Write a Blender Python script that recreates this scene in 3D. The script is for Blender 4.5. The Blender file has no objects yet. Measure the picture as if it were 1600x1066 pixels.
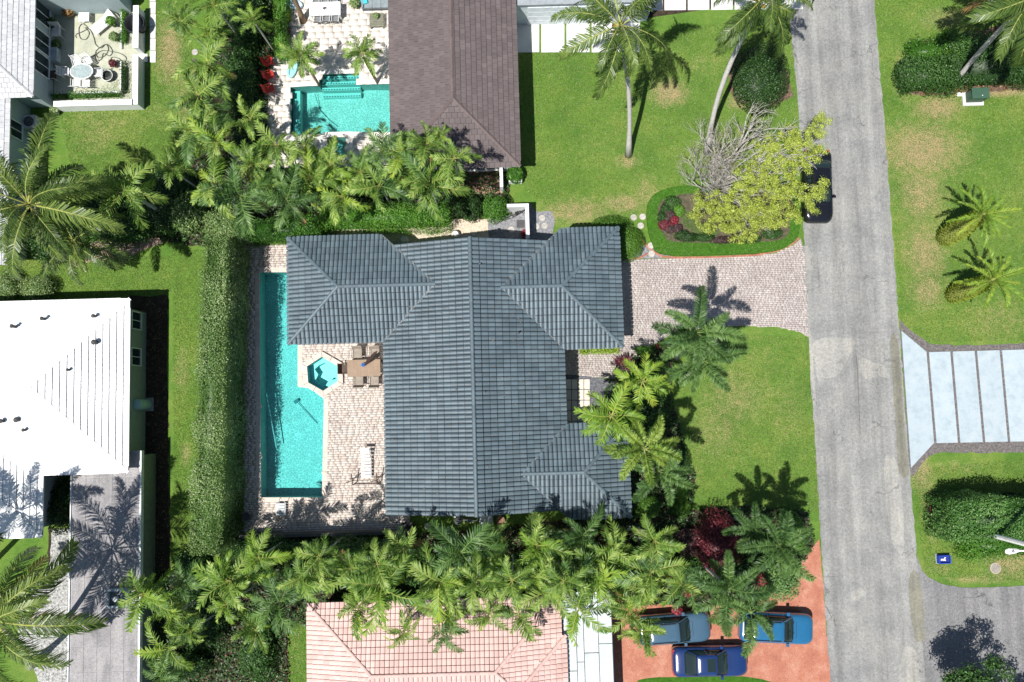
import bpy, math, random
import numpy as np
from mathutils import Vector, Matrix

random.seed(7); RNG = np.random.default_rng(11)
S = bpy.context.scene
COL = S.collection
R = math.radians

# ------------------------------------------------------------------ camera, sky, sun, exposure
F = 1240.0; H = 50.0; TH = 0.080; PH = -0.028
cam_d = bpy.data.cameras.new('camera'); cam = bpy.data.objects.new('camera', cam_d); COL.objects.link(cam)
cam_d.sensor_width = 36; cam_d.lens = F*36/1600; cam_d.clip_end = 1200; cam_d.clip_start = 1
cam.location = (0, 0, H); cam.rotation_euler = (TH, 0, PH)
S.camera = cam
SUNV = Vector((-0.345, -0.315, 1.0)).normalized()
elev = math.asin(SUNV.z); azim = math.atan2(SUNV.x, SUNV.y)
w = bpy.data.worlds.new('World'); S.world = w; w.use_nodes = True
nt = w.node_tree; nt.nodes.clear()
sky = nt.nodes.new('ShaderNodeTexSky'); sky.sky_type = 'NISHITA'; sky.sun_disc = False
sky.sun_elevation = elev; sky.sun_rotation = azim; sky.air_density = 1.0; sky.dust_density = 0.6; sky.ozone_density = 1.5
bg = nt.nodes.new('ShaderNodeBackground'); bg.inputs[1].default_value = 0.062
wo = nt.nodes.new('ShaderNodeOutputWorld')
nt.links.new(sky.outputs[0], bg.inputs[0]); nt.links.new(bg.outputs[0], wo.inputs[0])
sd = bpy.data.lights.new('sun', 'SUN'); sd.energy = 4.6; sd.angle = R(0.5); sd.color = (1.0, 0.965, 0.91)
so = bpy.data.objects.new('sun', sd); COL.objects.link(so); so.location = (-20, -20, 60)
so.rotation_euler = (-SUNV).to_track_quat('-Z', 'Y').to_euler()
S.view_settings.view_transform = 'Standard'; S.view_settings.look = 'None'
S.view_settings.exposure = 0.52; S.view_settings.gamma = 1.0; S.view_settings.use_curve_mapping = False
S.render.engine = 'CYCLES'
S.cycles.max_bounces = 6; S.cycles.transparent_max_bounces = 12
S.cycles.caustics_reflective = False; S.cycles.caustics_refractive = False

_c, _s = math.cos(TH), math.sin(TH); _cp, _sp = math.cos(PH), math.sin(PH)
def P(px, py, z=0.0):
    """real point at height z seen at photograph pixel (px, py)"""
    dx, dy, dz = px-800.0, 533.0-py, -F
    y = dy*_c - dz*_s; zz = dy*_s + dz*_c
    X = dx*_cp - y*_sp; Y = dx*_sp + y*_cp
    t = (z-H)/zz
    return Vector((X*t, Y*t, z))
def G(pts, z=0.0): return [P(x, y, z) for x, y in pts]

# ------------------------------------------------------------------ materials
MATS = {}
def _mat(name):
    m = bpy.data.materials.new(name); m.use_nodes = True
    n = m.node_tree.nodes; l = m.node_tree.links
    b = n['Principled BSDF']; return m, n, l, b
def ramp(n, l, src, stops):
    r = n.new('ShaderNodeValToRGB'); e = r.color_ramp.elements
    while len(e) < len(stops): e.new(0.5)
    for k, (p, c) in enumerate(stops): e[k].position = p; e[k].color = (*c, 1)
    l.new(src, r.inputs[0]); return r.outputs[0]
def noise(n, l, co, scale, detail=4, rough=.6, stretch=None):
    if stretch:
        mp = n.new('ShaderNodeMapping'); mp.inputs['Scale'].default_value = stretch; l.new(co, mp.inputs[0]); co = mp.outputs[0]
    t = n.new('ShaderNodeTexNoise'); t.inputs['Scale'].default_value = scale
    t.inputs['Detail'].default_value = detail; t.inputs['Roughness'].default_value = rough
    l.new(co, t.inputs['Vector']); return t.outputs['Fac']
def mixc(n, l, fac, a, b, mode='MIX'):
    m = n.new('ShaderNodeMix'); m.data_type = 'RGBA'; m.blend_type = mode
    for s, v in ((m.inputs[0], fac), (m.inputs[6], a), (m.inputs[7], b)):
        if hasattr(v, 'links') or isinstance(v, bpy.types.NodeSocket): l.new(v, s)
        elif isinstance(v, (int, float)): s.default_value = v
        else: s.default_value = (*v, 1)
    return m.outputs[2]
def mathn(n, l, op, a, b=None, c=None, clamp=False):
    m = n.new('ShaderNodeMath'); m.operation = op; m.use_clamp = clamp
    for k, v in enumerate((a, b, c)):
        if v is None: continue
        if isinstance(v, bpy.types.NodeSocket): l.new(v, m.inputs[k])
        else: m.inputs[k].default_value = v
    return m.outputs[0]
def attr(n, name):
    a = n.new('ShaderNodeAttribute'); a.attribute_name = name; return a.outputs['Fac']
def bump(n, l, b, h, strength=.3, dist=.02):
    bp = n.new('ShaderNodeBump'); bp.inputs['Strength'].default_value = strength; bp.inputs['Distance'].default_value = dist
    l.new(h, bp.inputs['Height']); l.new(bp.outputs[0], b.inputs['Normal'])

def surf(name, c1, c2=None, c3=None, scale=3.0, rough=.7, fine=40, finek=.25, bumps=.2, bdist=.01, spec=.3, metal=0, tint=0.0, coat=0, stretch=None):
    """two-scale mottled opaque surface; tint = strength of per piece variation (face attribute + object random)"""
    if name in MATS: return MATS[name]
    m, n, l, b = _mat(name)
    c2 = c2 or tuple(x*.8 for x in c1); c3 = c3 or tuple(min(1, x*1.15) for x in c1)
    tc = n.new('ShaderNodeTexCoord').outputs['Object']
    a = noise(n, l, tc, scale, 5, .65, stretch)
    col = ramp(n, l, a, [(.3, c2), (.5, c1), (.72, c3)])
    f = noise(n, l, tc, fine, 2, .6)
    fr = ramp(n, l, f, [(.25, (1-finek,)*3), (.75, (1+finek*.6,)*3)])
    col = mixc(n, l, 1.0, col, fr, 'MULTIPLY')
    if tint:
        ob = n.new('ShaderNodeObjectInfo').outputs['Random']
        s = mathn(n, l, 'FRACT', mathn(n, l, 'ADD', attr(n, 'tint'), ob))
        tr = ramp(n, l, s, [(0, (1-tint,)*3), (1, (1+tint,)*3)])
        col = mixc(n, l, 1.0, col, tr, 'MULTIPLY')
    l.new(col, b.inputs['Base Color'])
    b.inputs['Roughness'].default_value = rough; b.inputs['Specular IOR Level'].default_value = spec
    b.inputs['Metallic'].default_value = metal
    if coat: b.inputs['Coat Weight'].default_value = coat; b.inputs['Coat Roughness'].default_value = .05
    if bumps: bump(n, l, b, f, bumps, bdist)
    MATS[name] = m; return m

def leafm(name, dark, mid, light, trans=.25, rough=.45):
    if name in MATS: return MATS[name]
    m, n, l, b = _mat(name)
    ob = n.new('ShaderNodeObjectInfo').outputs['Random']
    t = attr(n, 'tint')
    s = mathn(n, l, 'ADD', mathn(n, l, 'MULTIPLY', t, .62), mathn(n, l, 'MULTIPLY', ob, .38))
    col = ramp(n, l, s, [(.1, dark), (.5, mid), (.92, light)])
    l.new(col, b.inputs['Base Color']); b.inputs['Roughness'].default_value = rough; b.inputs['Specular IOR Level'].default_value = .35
    tr = n.new('ShaderNodeBsdfTranslucent')
    c2 = mixc(n, l, 1.0, col, (1.15, 1.25, .55), 'MULTIPLY'); l.new(c2, tr.inputs[0])
    mx = n.new('ShaderNodeMixShader'); mx.inputs[0].default_value = trans
    l.new(b.outputs[0], mx.inputs[1]); l.new(tr.outputs[0], mx.inputs[2])
    l.new(mx.outputs[0], n['Material Output'].inputs['Surface'])
    MATS[name] = m; return m

def glassm(name, c=(.02, .035, .04)):
    if name in MATS: return MATS[name]
    m, n, l, b = _mat(name)
    b.inputs['Base Color'].default_value = (*c, 1); b.inputs['Roughness'].default_value = .04
    b.inputs['Specular IOR Level'].default_value = .8
    MATS[name] = m; return m

def waterm(name, tint, bscale=6.0, bs=.35):
    m, n, l, b = _mat(name)
    n.remove(b)
    tc = n.new('ShaderNodeTexCoord').outputs['Object']
    h = noise(n, l, tc, bscale, 3, .6)
    bp = n.new('ShaderNodeBump'); bp.inputs['Strength'].default_value = bs; bp.inputs['Distance'].default_value = .06; l.new(h, bp.inputs['Height'])
    g = n.new('ShaderNodeBsdfGlossy'); g.inputs['Roughness'].default_value = .06; l.new(bp.outputs[0], g.inputs['Normal'])
    t = n.new('ShaderNodeBsdfTransparent'); t.inputs[0].default_value = (*tint, 1)
    mx = n.new('ShaderNodeMixShader'); fr = n.new('ShaderNodeFresnel'); fr.inputs[0].default_value = 1.33; l.new(bp.outputs[0], fr.inputs['Normal'])
    l.new(fr.outputs[0], mx.inputs[0]); l.new(t.outputs[0], mx.inputs[1]); l.new(g.outputs[0], mx.inputs[2])
    l.new(mx.outputs[0], n['Material Output'].inputs['Surface']); return m

def causticm(name, c1, c2, scale=5.5):
    """pool plaster with the bright light net of rippling water painted into its colour"""
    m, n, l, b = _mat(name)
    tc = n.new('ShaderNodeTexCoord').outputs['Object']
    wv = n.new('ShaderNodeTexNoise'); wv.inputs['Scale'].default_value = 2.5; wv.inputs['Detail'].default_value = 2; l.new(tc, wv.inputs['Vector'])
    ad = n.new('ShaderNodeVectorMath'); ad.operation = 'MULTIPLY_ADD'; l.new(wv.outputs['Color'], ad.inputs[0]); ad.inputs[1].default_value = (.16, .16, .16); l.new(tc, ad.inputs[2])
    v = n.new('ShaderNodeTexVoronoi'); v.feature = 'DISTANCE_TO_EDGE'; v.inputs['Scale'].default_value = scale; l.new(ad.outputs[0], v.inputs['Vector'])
    col = ramp(n, l, v.outputs['Distance'], [(.0, c2), (.05, tuple(x*.5+y*.5 for x,y in zip(c1,c2))), (.14, c1), (.5, c1)])  # caustic light lines painted pale along the cell edges
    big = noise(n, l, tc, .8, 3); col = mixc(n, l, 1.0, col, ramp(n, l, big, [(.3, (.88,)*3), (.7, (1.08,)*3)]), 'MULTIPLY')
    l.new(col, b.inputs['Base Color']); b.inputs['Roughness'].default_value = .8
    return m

# ------------------------------------------------------------------ mesh helpers
class MB:
    def __init__(s): s.v = []; s.f = []; s.m = []; s.t = []
    def face(s, pts, m=0, t=.5):
        k = len(s.v); s.v += [tuple(p) for p in pts]; s.f.append(list(range(k, k+len(pts)))); s.m.append(m); s.t.append(t)
    def box(s, x0, x1, y0, y1, z0, z1, m=0, t=.5, rot=0, c=None):
        pts = [(x0,y0,z0),(x1,y0,z0),(x1,y1,z0),(x0,y1,z0),(x0,y0,z1),(x1,y0,z1),(x1,y1,z1),(x0,y1,z1)]
        if rot or c:
            cx, cy = c or (0, 0); ca, sa = math.cos(rot), math.sin(rot)
            pts = [(cx+x*ca-y*sa, cy+x*sa+y*ca, z) for x, y, z in pts]
        k = len(s.v); s.v += pts
        for q in ((4,5,6,7),(0,3,2,1),(0,1,5,4),(1,2,6,5),(2,3,7,6),(3,0,4,7)):
            s.f.append([k+i for i in q]); s.m.append(m); s.t.append(t)
    def prism(s, poly, z0, z1, m=0, t=.5, bottom=True):
        k = len(s.v); n = len(poly)
        s.v += [(p[0], p[1], z0) for p in poly] + [(p[0], p[1], z1) for p in poly]
        s.f.append([k+n+i for i in range(n)]); s.m.append(m); s.t.append(t)
        if bottom: s.f.append([k+n-1-i for i in range(n)]); s.m.append(m); s.t.append(t)
        for i in range(n):
            j = (i+1) % n; s.f.append([k+i, k+j, k+n+j, k+n+i]); s.m.append(m); s.t.append(t)
    def rings(s, rings, m=0, cap=True, t=.5, mats=None):
        k = len(s.v); n = len(rings[0])
        for r in rings: s.v += [tuple(p) for p in r]
        for a in range(len(rings)-1):
            for i in range(n):
                j = (i+1) % n
                s.f.append([k+a*n+i, k+a*n+j, k+(a+1)*n+j, k+(a+1)*n+i]); s.m.append(mats[a] if mats else m); s.t.append(t)
        if cap:
            s.f.append([k+n-1-i for i in range(n)]); s.m.append(m); s.t.append(t)
            s.f.append([k+(len(rings)-1)*n+i for i in range(n)]); s.m.append(mats[-1] if mats else m); s.t.append(t)
    def tube(s, path, rad, n=6, m=0, t=.5):
        path = [Vector(p) for p in path]
        if not hasattr(rad, '__len__'): rad = [rad]*len(path)
        rs = []
        for i, p in enumerate(path):
            d = (path[min(i+1, len(path)-1)] - path[max(i-1, 0)])
            if d.length < 1e-6: d = Vector((0,0,1))
            d.normalize(); a = d.cross(Vector((0,1,0)) if abs(d.y) < .9 else Vector((1,0,0))).normalized(); b = d.cross(a)
            rs.append([p + (a*math.cos(2*math.pi*k/n) + b*math.sin(2*math.pi*k/n))*rad[i] for k in range(n)])
        s.rings(rs, m, True, t)
    def lathe(s, prof, c=(0,0,0), n=12, m=0, t=.5, mats=None, sx=1, sy=1):
        rs = [[(c[0]+r*sx*math.cos(2*math.pi*k/n), c[1]+r*sy*math.sin(2*math.pi*k/n), c[2]+z) for k in range(n)] for r, z in prof]
        s.rings(rs, m, True, t, mats)
    def build(s, name, mats, parent=None, smooth=False, loc=None, rotz=0):
        me = bpy.data.meshes.new(name)
        me.from_pydata(s.v, [], s.f)
        if not isinstance(mats, (list, tuple)): mats = [mats]
        for m in mats: me.materials.append(m)
        if len(mats) > 1: me.polygons.foreach_set('material_index', s.m)
        a = me.attributes.new('tint', 'FLOAT', 'FACE'); a.data.foreach_set('value', s.t)
        if smooth: me.polygons.foreach_set('use_smooth', [True]*len(s.f))
        me.update()
        o = bpy.data.objects.new(name, me); COL.objects.link(o)
        if parent: o.parent = parent
        if loc is not None: o.location = loc
        o.rotation_euler.z = rotz
        return o

def npmesh(name, V, Fq, mats, tint=None, midx=None, parent=None, n=4):
    me = bpy.data.meshes.new(name); V = np.asarray(V, dtype=np.float32); Fq = np.asarray(Fq, dtype=np.int32)
    me.vertices.add(len(V)); me.vertices.foreach_set('co', V.ravel())
    me.loops.add(Fq.size); me.loops.foreach_set('vertex_index', Fq.ravel())
    k = Fq.shape[1]; me.polygons.add(len(Fq)); me.polygons.foreach_set('loop_start', np.arange(0, Fq.size, k, dtype=np.int32))
    if not isinstance(mats, (list, tuple)): mats = [mats]
    for m in mats: me.materials.append(m)
    if midx is not None: me.polygons.foreach_set('material_index', np.asarray(midx, dtype=np.int32))
    a = me.attributes.new('tint', 'FLOAT', 'FACE')
    a.data.foreach_set('value', (np.full(len(Fq), .5) if tint is None else np.asarray(tint)).astype(np.float32))
    me.update(calc_edges=True)
    o = bpy.data.objects.new(name, me); COL.objects.link(o)
    if parent: o.parent = parent
    return o

def tag(o, label=None, cat=None, group=None, kind=None):
    if label: o['label'] = label
    if cat: o['category'] = cat
    if group: o['group'] = group
    if kind: o['kind'] = kind
    return o
def thing(name, label, cat, loc=(0,0,0), rotz=0, group=None):
    o = bpy.data.objects.new(name, None); COL.objects.link(o); o.empty_display_size = .2
    o.location = loc; o.rotation_euler.z = rotz
    return tag(o, label, cat, group)
def copy_tree(o, parent=None):
    c = o.copy(); COL.objects.link(c)
    if parent: c.parent = parent
    for ch in list(o.children): copy_tree(ch, c)
    return c
def dup(o, loc, rotz, label, scale=None):
    c = copy_tree(o); c.location = loc; c.rotation_euler.z = rotz; c['label'] = label
    if scale: c.scale = (scale,)*3
    return c

def inpoly(x, y, poly):
    x = np.asarray(x); y = np.asarray(y); c = np.zeros(x.shape, bool); n = len(poly)
    for i in range(n):
        x1, y1 = poly[i][0], poly[i][1]; x2, y2 = poly[(i+1) % n][0], poly[(i+1) % n][1]
        if y1 == y2: continue
        hit = ((y1 > y) != (y2 > y)) & (x < (x2-x1)*(y-y1)/(y2-y1)+x1); c ^= hit
    return c

from mathutils.geometry import tessellate_polygon
def sheet(name, poly, z, m, kind='structure', jag=0, thick=0, parent=None):
    """flat ground sheet from a polygon, edges subdivided and slightly uneven"""
    pts = []
    n = len(poly)
    for i in range(n):
        a = Vector(poly[i][:2]); b = Vector(poly[(i+1) % n][:2]); L = (b-a).length
        k = max(1, int(L/.35)) if jag else 1
        for j in range(k):
            p = a.lerp(b, j/k)
            if jag and j: p = p + Vector((random.uniform(-jag, jag), random.uniform(-jag, jag)))
            pts.append(Vector((p.x, p.y, z)))
    tris = tessellate_polygon([pts])
    b = MB(); b.v = [tuple(p) for p in pts]
    for t in tris:
        a_, b_, c_ = [pts[i] for i in t]
        if (b_-a_).cross(c_-a_).z < 0: t = (t[0], t[2], t[1])
        b.f.append(list(t)); b.m.append(0); b.t.append(.5)
    if thick:
        N = len(pts); b.v += [(p.x, p.y, z-thick) for p in pts]
        for i in range(N):
            j = (i+1) % N; b.f.append([i, j, N+j, N+i]); b.m.append(0); b.t.append(.5)
    o = b.build(name, m, parent)
    if kind: o['kind'] = kind
    return o
def smoothpoly(pts, n=4):
    """Catmull-Rom through the points (closed)"""
    out = []; N = len(pts); q = [Vector((p[0], p[1])) for p in pts]
    for i in range(N):
        a, b, c, d = q[i-1], q[i], q[(i+1) % N], q[(i+2) % N]
        for j in range(n):
            t = j/n; out.append(.5*((2*b) + (c-a)*t + (2*a-5*b+4*c-d)*t*t + (3*b-a-3*c+d)*t**3))
    return out

# ------------------------------------------------------------------ foliage helpers
def leafquads(C, N, size, aspect=.5, jit=.6, up=.3):
    """diamond leaves at C facing roughly N"""
    n = len(C); C = np.asarray(C, float)
    nn = np.asarray(N, float) + RNG.normal(0, jit, (n, 3)); nn[:, 2] += up
    nn /= np.linalg.norm(nn, axis=1)[:, None]+1e-9
    a = np.cross(nn, RNG.normal(0, 1, (n, 3))); a /= np.linalg.norm(a, axis=1)[:, None]+1e-9
    b = np.cross(nn, a)
    s = (size*RNG.uniform(.6, 1.3, n))[:, None]
    V = np.stack([C-a*s*.5, C+b*s*.5*aspect, C+a*s*.5, C-b*s*.5*aspect], 1).reshape(-1, 3)
    Fq = np.arange(4*n).reshape(n, 4)
    return V, Fq
def lumpy(d, seed, k=3.0):
    r = np.random.default_rng(seed); o = np.zeros(len(d))
    for i in range(6):
        w_ = r.normal(0, k, 3); o += np.sin(d@w_ + r.uniform(0, 6.3))
    return o/6
def ell_points(n, c, rad, seed, shell=.3, lump=.2):
    d = RNG.normal(0, 1, (n, 3)); d /= np.linalg.norm(d, axis=1)[:, None]
    d[:, 2] = np.where(d[:, 2] < -.35, -d[:, 2], d[:, 2])
    r = (1-shell*RNG.random(n)**1.5)*(1+lump*lumpy(d, seed))
    return np.asarray(c)+d*r[:, None]*np.asarray(rad), d
def cores(mb_list):
    pass
def shrub(name, c, rad, n, size, m, label, cat='shrub', group=None, seed=0, lump=.22, shell=.35, aspect=.5, jit=.6, parent=None):
    """leafy mass; c = centre (world), rad = half axes"""
    Pn, D = ell_points(n, c, rad, seed, shell, lump)
    k = Pn[:, 2] > .03; Pn, D = Pn[k], D[k]
    V, Fq = leafquads(Pn, D, size, aspect, jit)
    t = RNG.random(len(Fq))
    # dark inner core closing the gaps between the leaves
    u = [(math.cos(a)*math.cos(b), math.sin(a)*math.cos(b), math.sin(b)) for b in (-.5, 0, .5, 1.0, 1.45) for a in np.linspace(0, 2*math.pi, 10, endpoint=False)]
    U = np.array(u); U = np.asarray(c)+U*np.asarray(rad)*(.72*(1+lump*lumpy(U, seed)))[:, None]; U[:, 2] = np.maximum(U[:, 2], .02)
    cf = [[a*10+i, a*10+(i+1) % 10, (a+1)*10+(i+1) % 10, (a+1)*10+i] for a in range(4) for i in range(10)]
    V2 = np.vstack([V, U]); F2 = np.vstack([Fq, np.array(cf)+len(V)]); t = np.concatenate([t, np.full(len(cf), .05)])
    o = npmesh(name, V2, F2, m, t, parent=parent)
    if not parent: tag(o, label, cat, group)
    return o
def hedge(name, x0, x1, y0, y1, h, dens, size, m, label, group=None, rough=.1, aspect=.5, z0=0, kind=None, shear=0):
    """clipped hedge block"""
    A = {'t': (x1-x0)*(y1-y0), 'e': (y1-y0)*h, 'w': (y1-y0)*h, 'n': (x1-x0)*h, 's': (x1-x0)*h}
    Cs = []; Ns = []
    for k, ar in A.items():
        n = int(ar*dens); u = RNG.random(n); v = RNG.random(n); dp = RNG.random(n)*.22
        if k == 't': p = np.stack([x0+u*(x1-x0), y0+v*(y1-y0), h-dp], 1); nn = (0,0,1)
        if k == 'e': p = np.stack([x1-dp, y0+u*(y1-y0), v*h], 1); nn = (1,0,0)
        if k == 'w': p = np.stack([x0+dp, y0+u*(y1-y0), v*h], 1); nn = (-1,0,0)
        if k == 'n': p = np.stack([x0+u*(x1-x0), y1-dp, v*h], 1); nn = (0,1,0)
        if k == 's': p = np.stack([x0+u*(x1-x0), y0+dp, v*h], 1); nn = (0,-1,0)
        Cs.append(p); Ns.append(np.tile(nn, (n, 1)))
    C = np.vstack(Cs); N = np.vstack(Ns)
    b = 1.3*lumpy(C*np.array([1, 1, .6]), 5, 1.3)+.7*lumpy(C, 9, 4)
    C = C+N*(b*rough*1.3)[:, None]+RNG.normal(0, rough*.35, C.shape); C[:, 2] += z0
    if shear: C[:, 0] += shear*(C[:, 1]-y1)*(1+.6*(x1-C[:, 0])/(x1-x0))
    V, Fq = leafquads(C, N, size, aspect, .55)
    t = np.clip(RNG.random(len(Fq))*.75+.1+b*.28, 0, 1)
    k = len(V); i = .28
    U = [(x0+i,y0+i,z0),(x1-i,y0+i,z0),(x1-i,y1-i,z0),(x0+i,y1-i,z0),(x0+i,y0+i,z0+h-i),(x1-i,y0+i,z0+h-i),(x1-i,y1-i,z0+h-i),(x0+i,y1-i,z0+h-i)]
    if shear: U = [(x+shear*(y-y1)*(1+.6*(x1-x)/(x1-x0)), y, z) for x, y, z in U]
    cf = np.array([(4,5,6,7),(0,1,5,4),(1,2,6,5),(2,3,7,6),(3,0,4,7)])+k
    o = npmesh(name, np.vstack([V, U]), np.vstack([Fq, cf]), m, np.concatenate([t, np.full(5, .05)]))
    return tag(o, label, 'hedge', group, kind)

def frond_mesh(name, L, n, ll, lw, a0, droop, vee, mats, seed, plume=False, fall=.35, base=.12, side=0):
    """one feather leaf: midrib plus leaflets, growing along +X from the origin"""
    r = random.Random(seed); K = 24; ang = a0; p = Vector((0,0,0)); pts = [p.copy()]; tans = []
    for i in range(K):
        s = i/K; a = a0-droop*(s**1.25); t = Vector((math.cos(a), side*s, math.sin(a))).normalized()
        tans.append(t); p = p+t*(L/K); pts.append(p.copy())
    tans.append(tans[-1])
    b = MB()
    w0 = .012+L*.006
    for i in range(0, K, 2):   # midrib as tapering ridge strip
        for sgn in (1,):
            a_, c_ = pts[i], pts[min(i+2, K)]; wa = w0*(1-i/K)+.006; wb = w0*(1-(i+2)/K)+.006
            sd_ = Vector((0,1,0)); up = Vector((0,0,.5))
            b.face([a_-sd_*wa, c_-sd_*wb, c_+up*wb, a_+up*wa], 1, .5); b.face([a_+up*wa, c_+up*wb, c_+sd_*wb, a_+sd_*wa], 1, .5)
    for i in range(n):
        s = base+(1-base)*(i+.5)/n
        x = s*K; k = int(min(x, K-1)); fr = x-k
        o = pts[k].lerp(pts[k+1], fr); t = tans[k]
        sidev = Vector((0,1,0)); nrm = t.cross(sidev)*-1
        if nrm.z < 0: nrm = -nrm
        prof = (math.sin(math.pi*min(1, .14+.80*((s-base)/(1-base))**.75)))**.55
        l0 = ll*prof
        for sg in (1, -1):
            if plume:
                for q in range(3):
                    th = r.uniform(-.6, 1.35); fw = r.uniform(.35, .7)
                    d = (t*fw+sidev*sg*math.cos(th)+nrm*math.sin(th)).normalized(); ln = l0*r.uniform(.75, 1.1)
                    wv = d.cross(t).cross(d).normalized()*lw*.5
                    m_ = o+d*ln*.55; e = m_+(d*.8+Vector((0,0,-fall))).normalized()*ln*.45
                    tt = r.random()
                    b.face([o-wv*.5, m_-wv, m_+wv, o+wv*.5], 0, tt); b.face([m_-wv, e, m_+wv], 0, tt)
            else:
                if r.random() < .06: continue
                fw = .45+.9*s+r.uniform(-.2, .2); vv = vee+r.uniform(-.35, .35)
                d = (t*fw+sidev*sg*math.cos(vv)+nrm*math.sin(vv)).normalized(); ln = l0*r.uniform(.72, 1.12)
                wv = (t-d*t.dot(d)).normalized()*lw*.5
                m_ = o+d*ln*.5; e = m_+(d+Vector((0,0,-fall*2*r.uniform(.6, 1.3)))).normalized()*ln*.5
                tt = min(1, max(0, r.random()*.7+.3*s))
                b.face([o-wv*.6, m_-wv, m_+wv, o+wv*.6], 0, tt); b.face([m_-wv, e, m_+wv], 0, tt)
    o = b.build(name, mats); me = o.data; bpy.data.objects.remove(o); return me
# ================================================================== GROUND
def gxy(pts): return [(p.x, p.y) for p in G(pts)]
POOL = gxy([(405,425),(466,425),(466,604),(485,606),(507,623),(504,778),(407.5,778)])
SPA = gxy([(481,573),(504,558),(528,572),(529,596),(506,611),(483,598)])
NPOOL = gxy([(453,136),(498,133),(498,116),(562,114),(562,130),(625,130),(625,208),(545,207),(545,243),(507,243),(507,211),(453,215)])
def shrink(poly, d):
    cx = sum(p[0] for p in poly)/len(poly); cy = sum(p[1] for p in poly)/len(poly)
    return [(p[0]+(p[0]-cx)/math.hypot(p[0]-cx, p[1]-cy)*d, p[1]+(p[1]-cy)/math.hypot(p[0]-cx, p[1]-cy)*d) for p in poly]

ROAD = gxy([(1214,-200),(1222,-100),(1231,0),(1243,120),(1252,250),(1256,372),(1260,480),(1268,600),(1280,800),(1296,1066),(1303,1200),(1458,1200),(1445,1066),(1434,890),(1421,730),(1404,500),(1382,200),(1366,0),(1356,-100),(1348,-200)])
SIDE = gxy([(1433,868),(1440,890),(1450,902),(1470,912),(1500,918),(1545,918),(1620,914),(1800,910),(1800,1200),(1440,1200),(1430,1000)])
PAVE = gxy([(955,408),(1040,405),(1170,402),(1215,395),(1240,383),(1251,373),(1257,400),(1263,527),(1248,518),(1215,511),(1150,509),(1060,515),(1010,545),(985,575),(960,592),(900,586),(860,586),(860,545),(955,540)])
TERRA = gxy([(955,945),(1180,945),(1235,905),(1258,870),(1280,842),(1297,1066),(1303,1200),(955,1200)])
TGRASS = gxy([(995,1068),(1004,1061),(1040,1058),(1150,1057),(1200,1064),(1215,1080),(1000,1095)])
APRON = gxy([(1408,517),(1447,550),(1459,692),(1423,731)])
BLUE = gxy([(1447,550),(1760,541),(1775,686),(1459,693)])
GRAVR = gxy([(1406,500),(1420,514),(1452,537),(1500,540),(1760,530),(1780,705),(1465,708),(1448,716),(1425,745),(1420,730)])
DECK = gxy([(380,383),(450,383),(450,374),(640,374),(650,500),(640,832),(381,832)])
NDECK = gxy([(424,92),(448,86),(447,0),(446,-110),(660,-110),(660,262),(418,262),(419,140)])
GRAVW = gxy([(498,372),(512,358),(560,352),(640,347),(700,344),(763,342),(770,352),(765,385),(618,392)])
GRAVG = gxy([(763,342),(800,335),(828,318),(836,330),(862,330),(867,345),(862,380),(765,385)])
SOILS = [gxy([(300,200),(330,110),(350,0),(345,-60),(425,-60),(428,90),(420,140),(420,262),(610,262),(700,240),(795,262),(795,330),(700,345),(500,362),(450,374),(381,382),(300,385),(240,372),(225,362),(190,350),(0,390),(-60,390),(-60,290),(60,300),(200,295),(290,270)]),
 gxy([(205,885),(270,892),(300,845),(320,838),(640,836),(970,806),(1060,800),(1100,795),(1180,790),(1262,800),(1272,850),(1240,900),(1180,945),(955,945),(955,1200),(878,1200),(470,975),(448,965),(452,1100),(452,1200),(215,1200)]),
 gxy([(202,462),(262,462),(262,560),(264,745),(267,890),(205,890)]),
 gxy([(948,600),(960,575),(1000,548),(1035,540),(1052,560),(1048,620),(1062,660),(1075,720),(1088,745),(1080,800),(960,812),(965,690),(940,690),(935,640)]),
 gxy([(1016,325),(1035,306),(1090,300),(1200,300),(1236,320),(1238,352),(1200,378),(1130,381),(1060,378),(1030,366),(1016,350)]),
 gxy([(1408,100),(1420,70),(1480,55),(1700,20),(1700,150),(1600,140),(1500,148),(1440,150),(1415,145)]),
 gxy([(1458,812),(1472,790),(1500,772),(1720,768),(1720,870),(1600,868),(1500,840),(1462,830)]),
 gxy([(75,825),(112,825),(112,880),(75,900)]),
 gxy([(1140,90),(1185,70),(1230,110),(1240,150),(1200,170),(1150,160),(1138,140)])]
FRONTBED = smoothpoly(gxy([(1010,340),(1015,312),(1035,298),(1070,292),(1120,296),(1236,300),(1246,330),(1247,365),(1232,384),(1205,394),(1150,398),(1040,399),(1018,380)]), 5)

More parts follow.
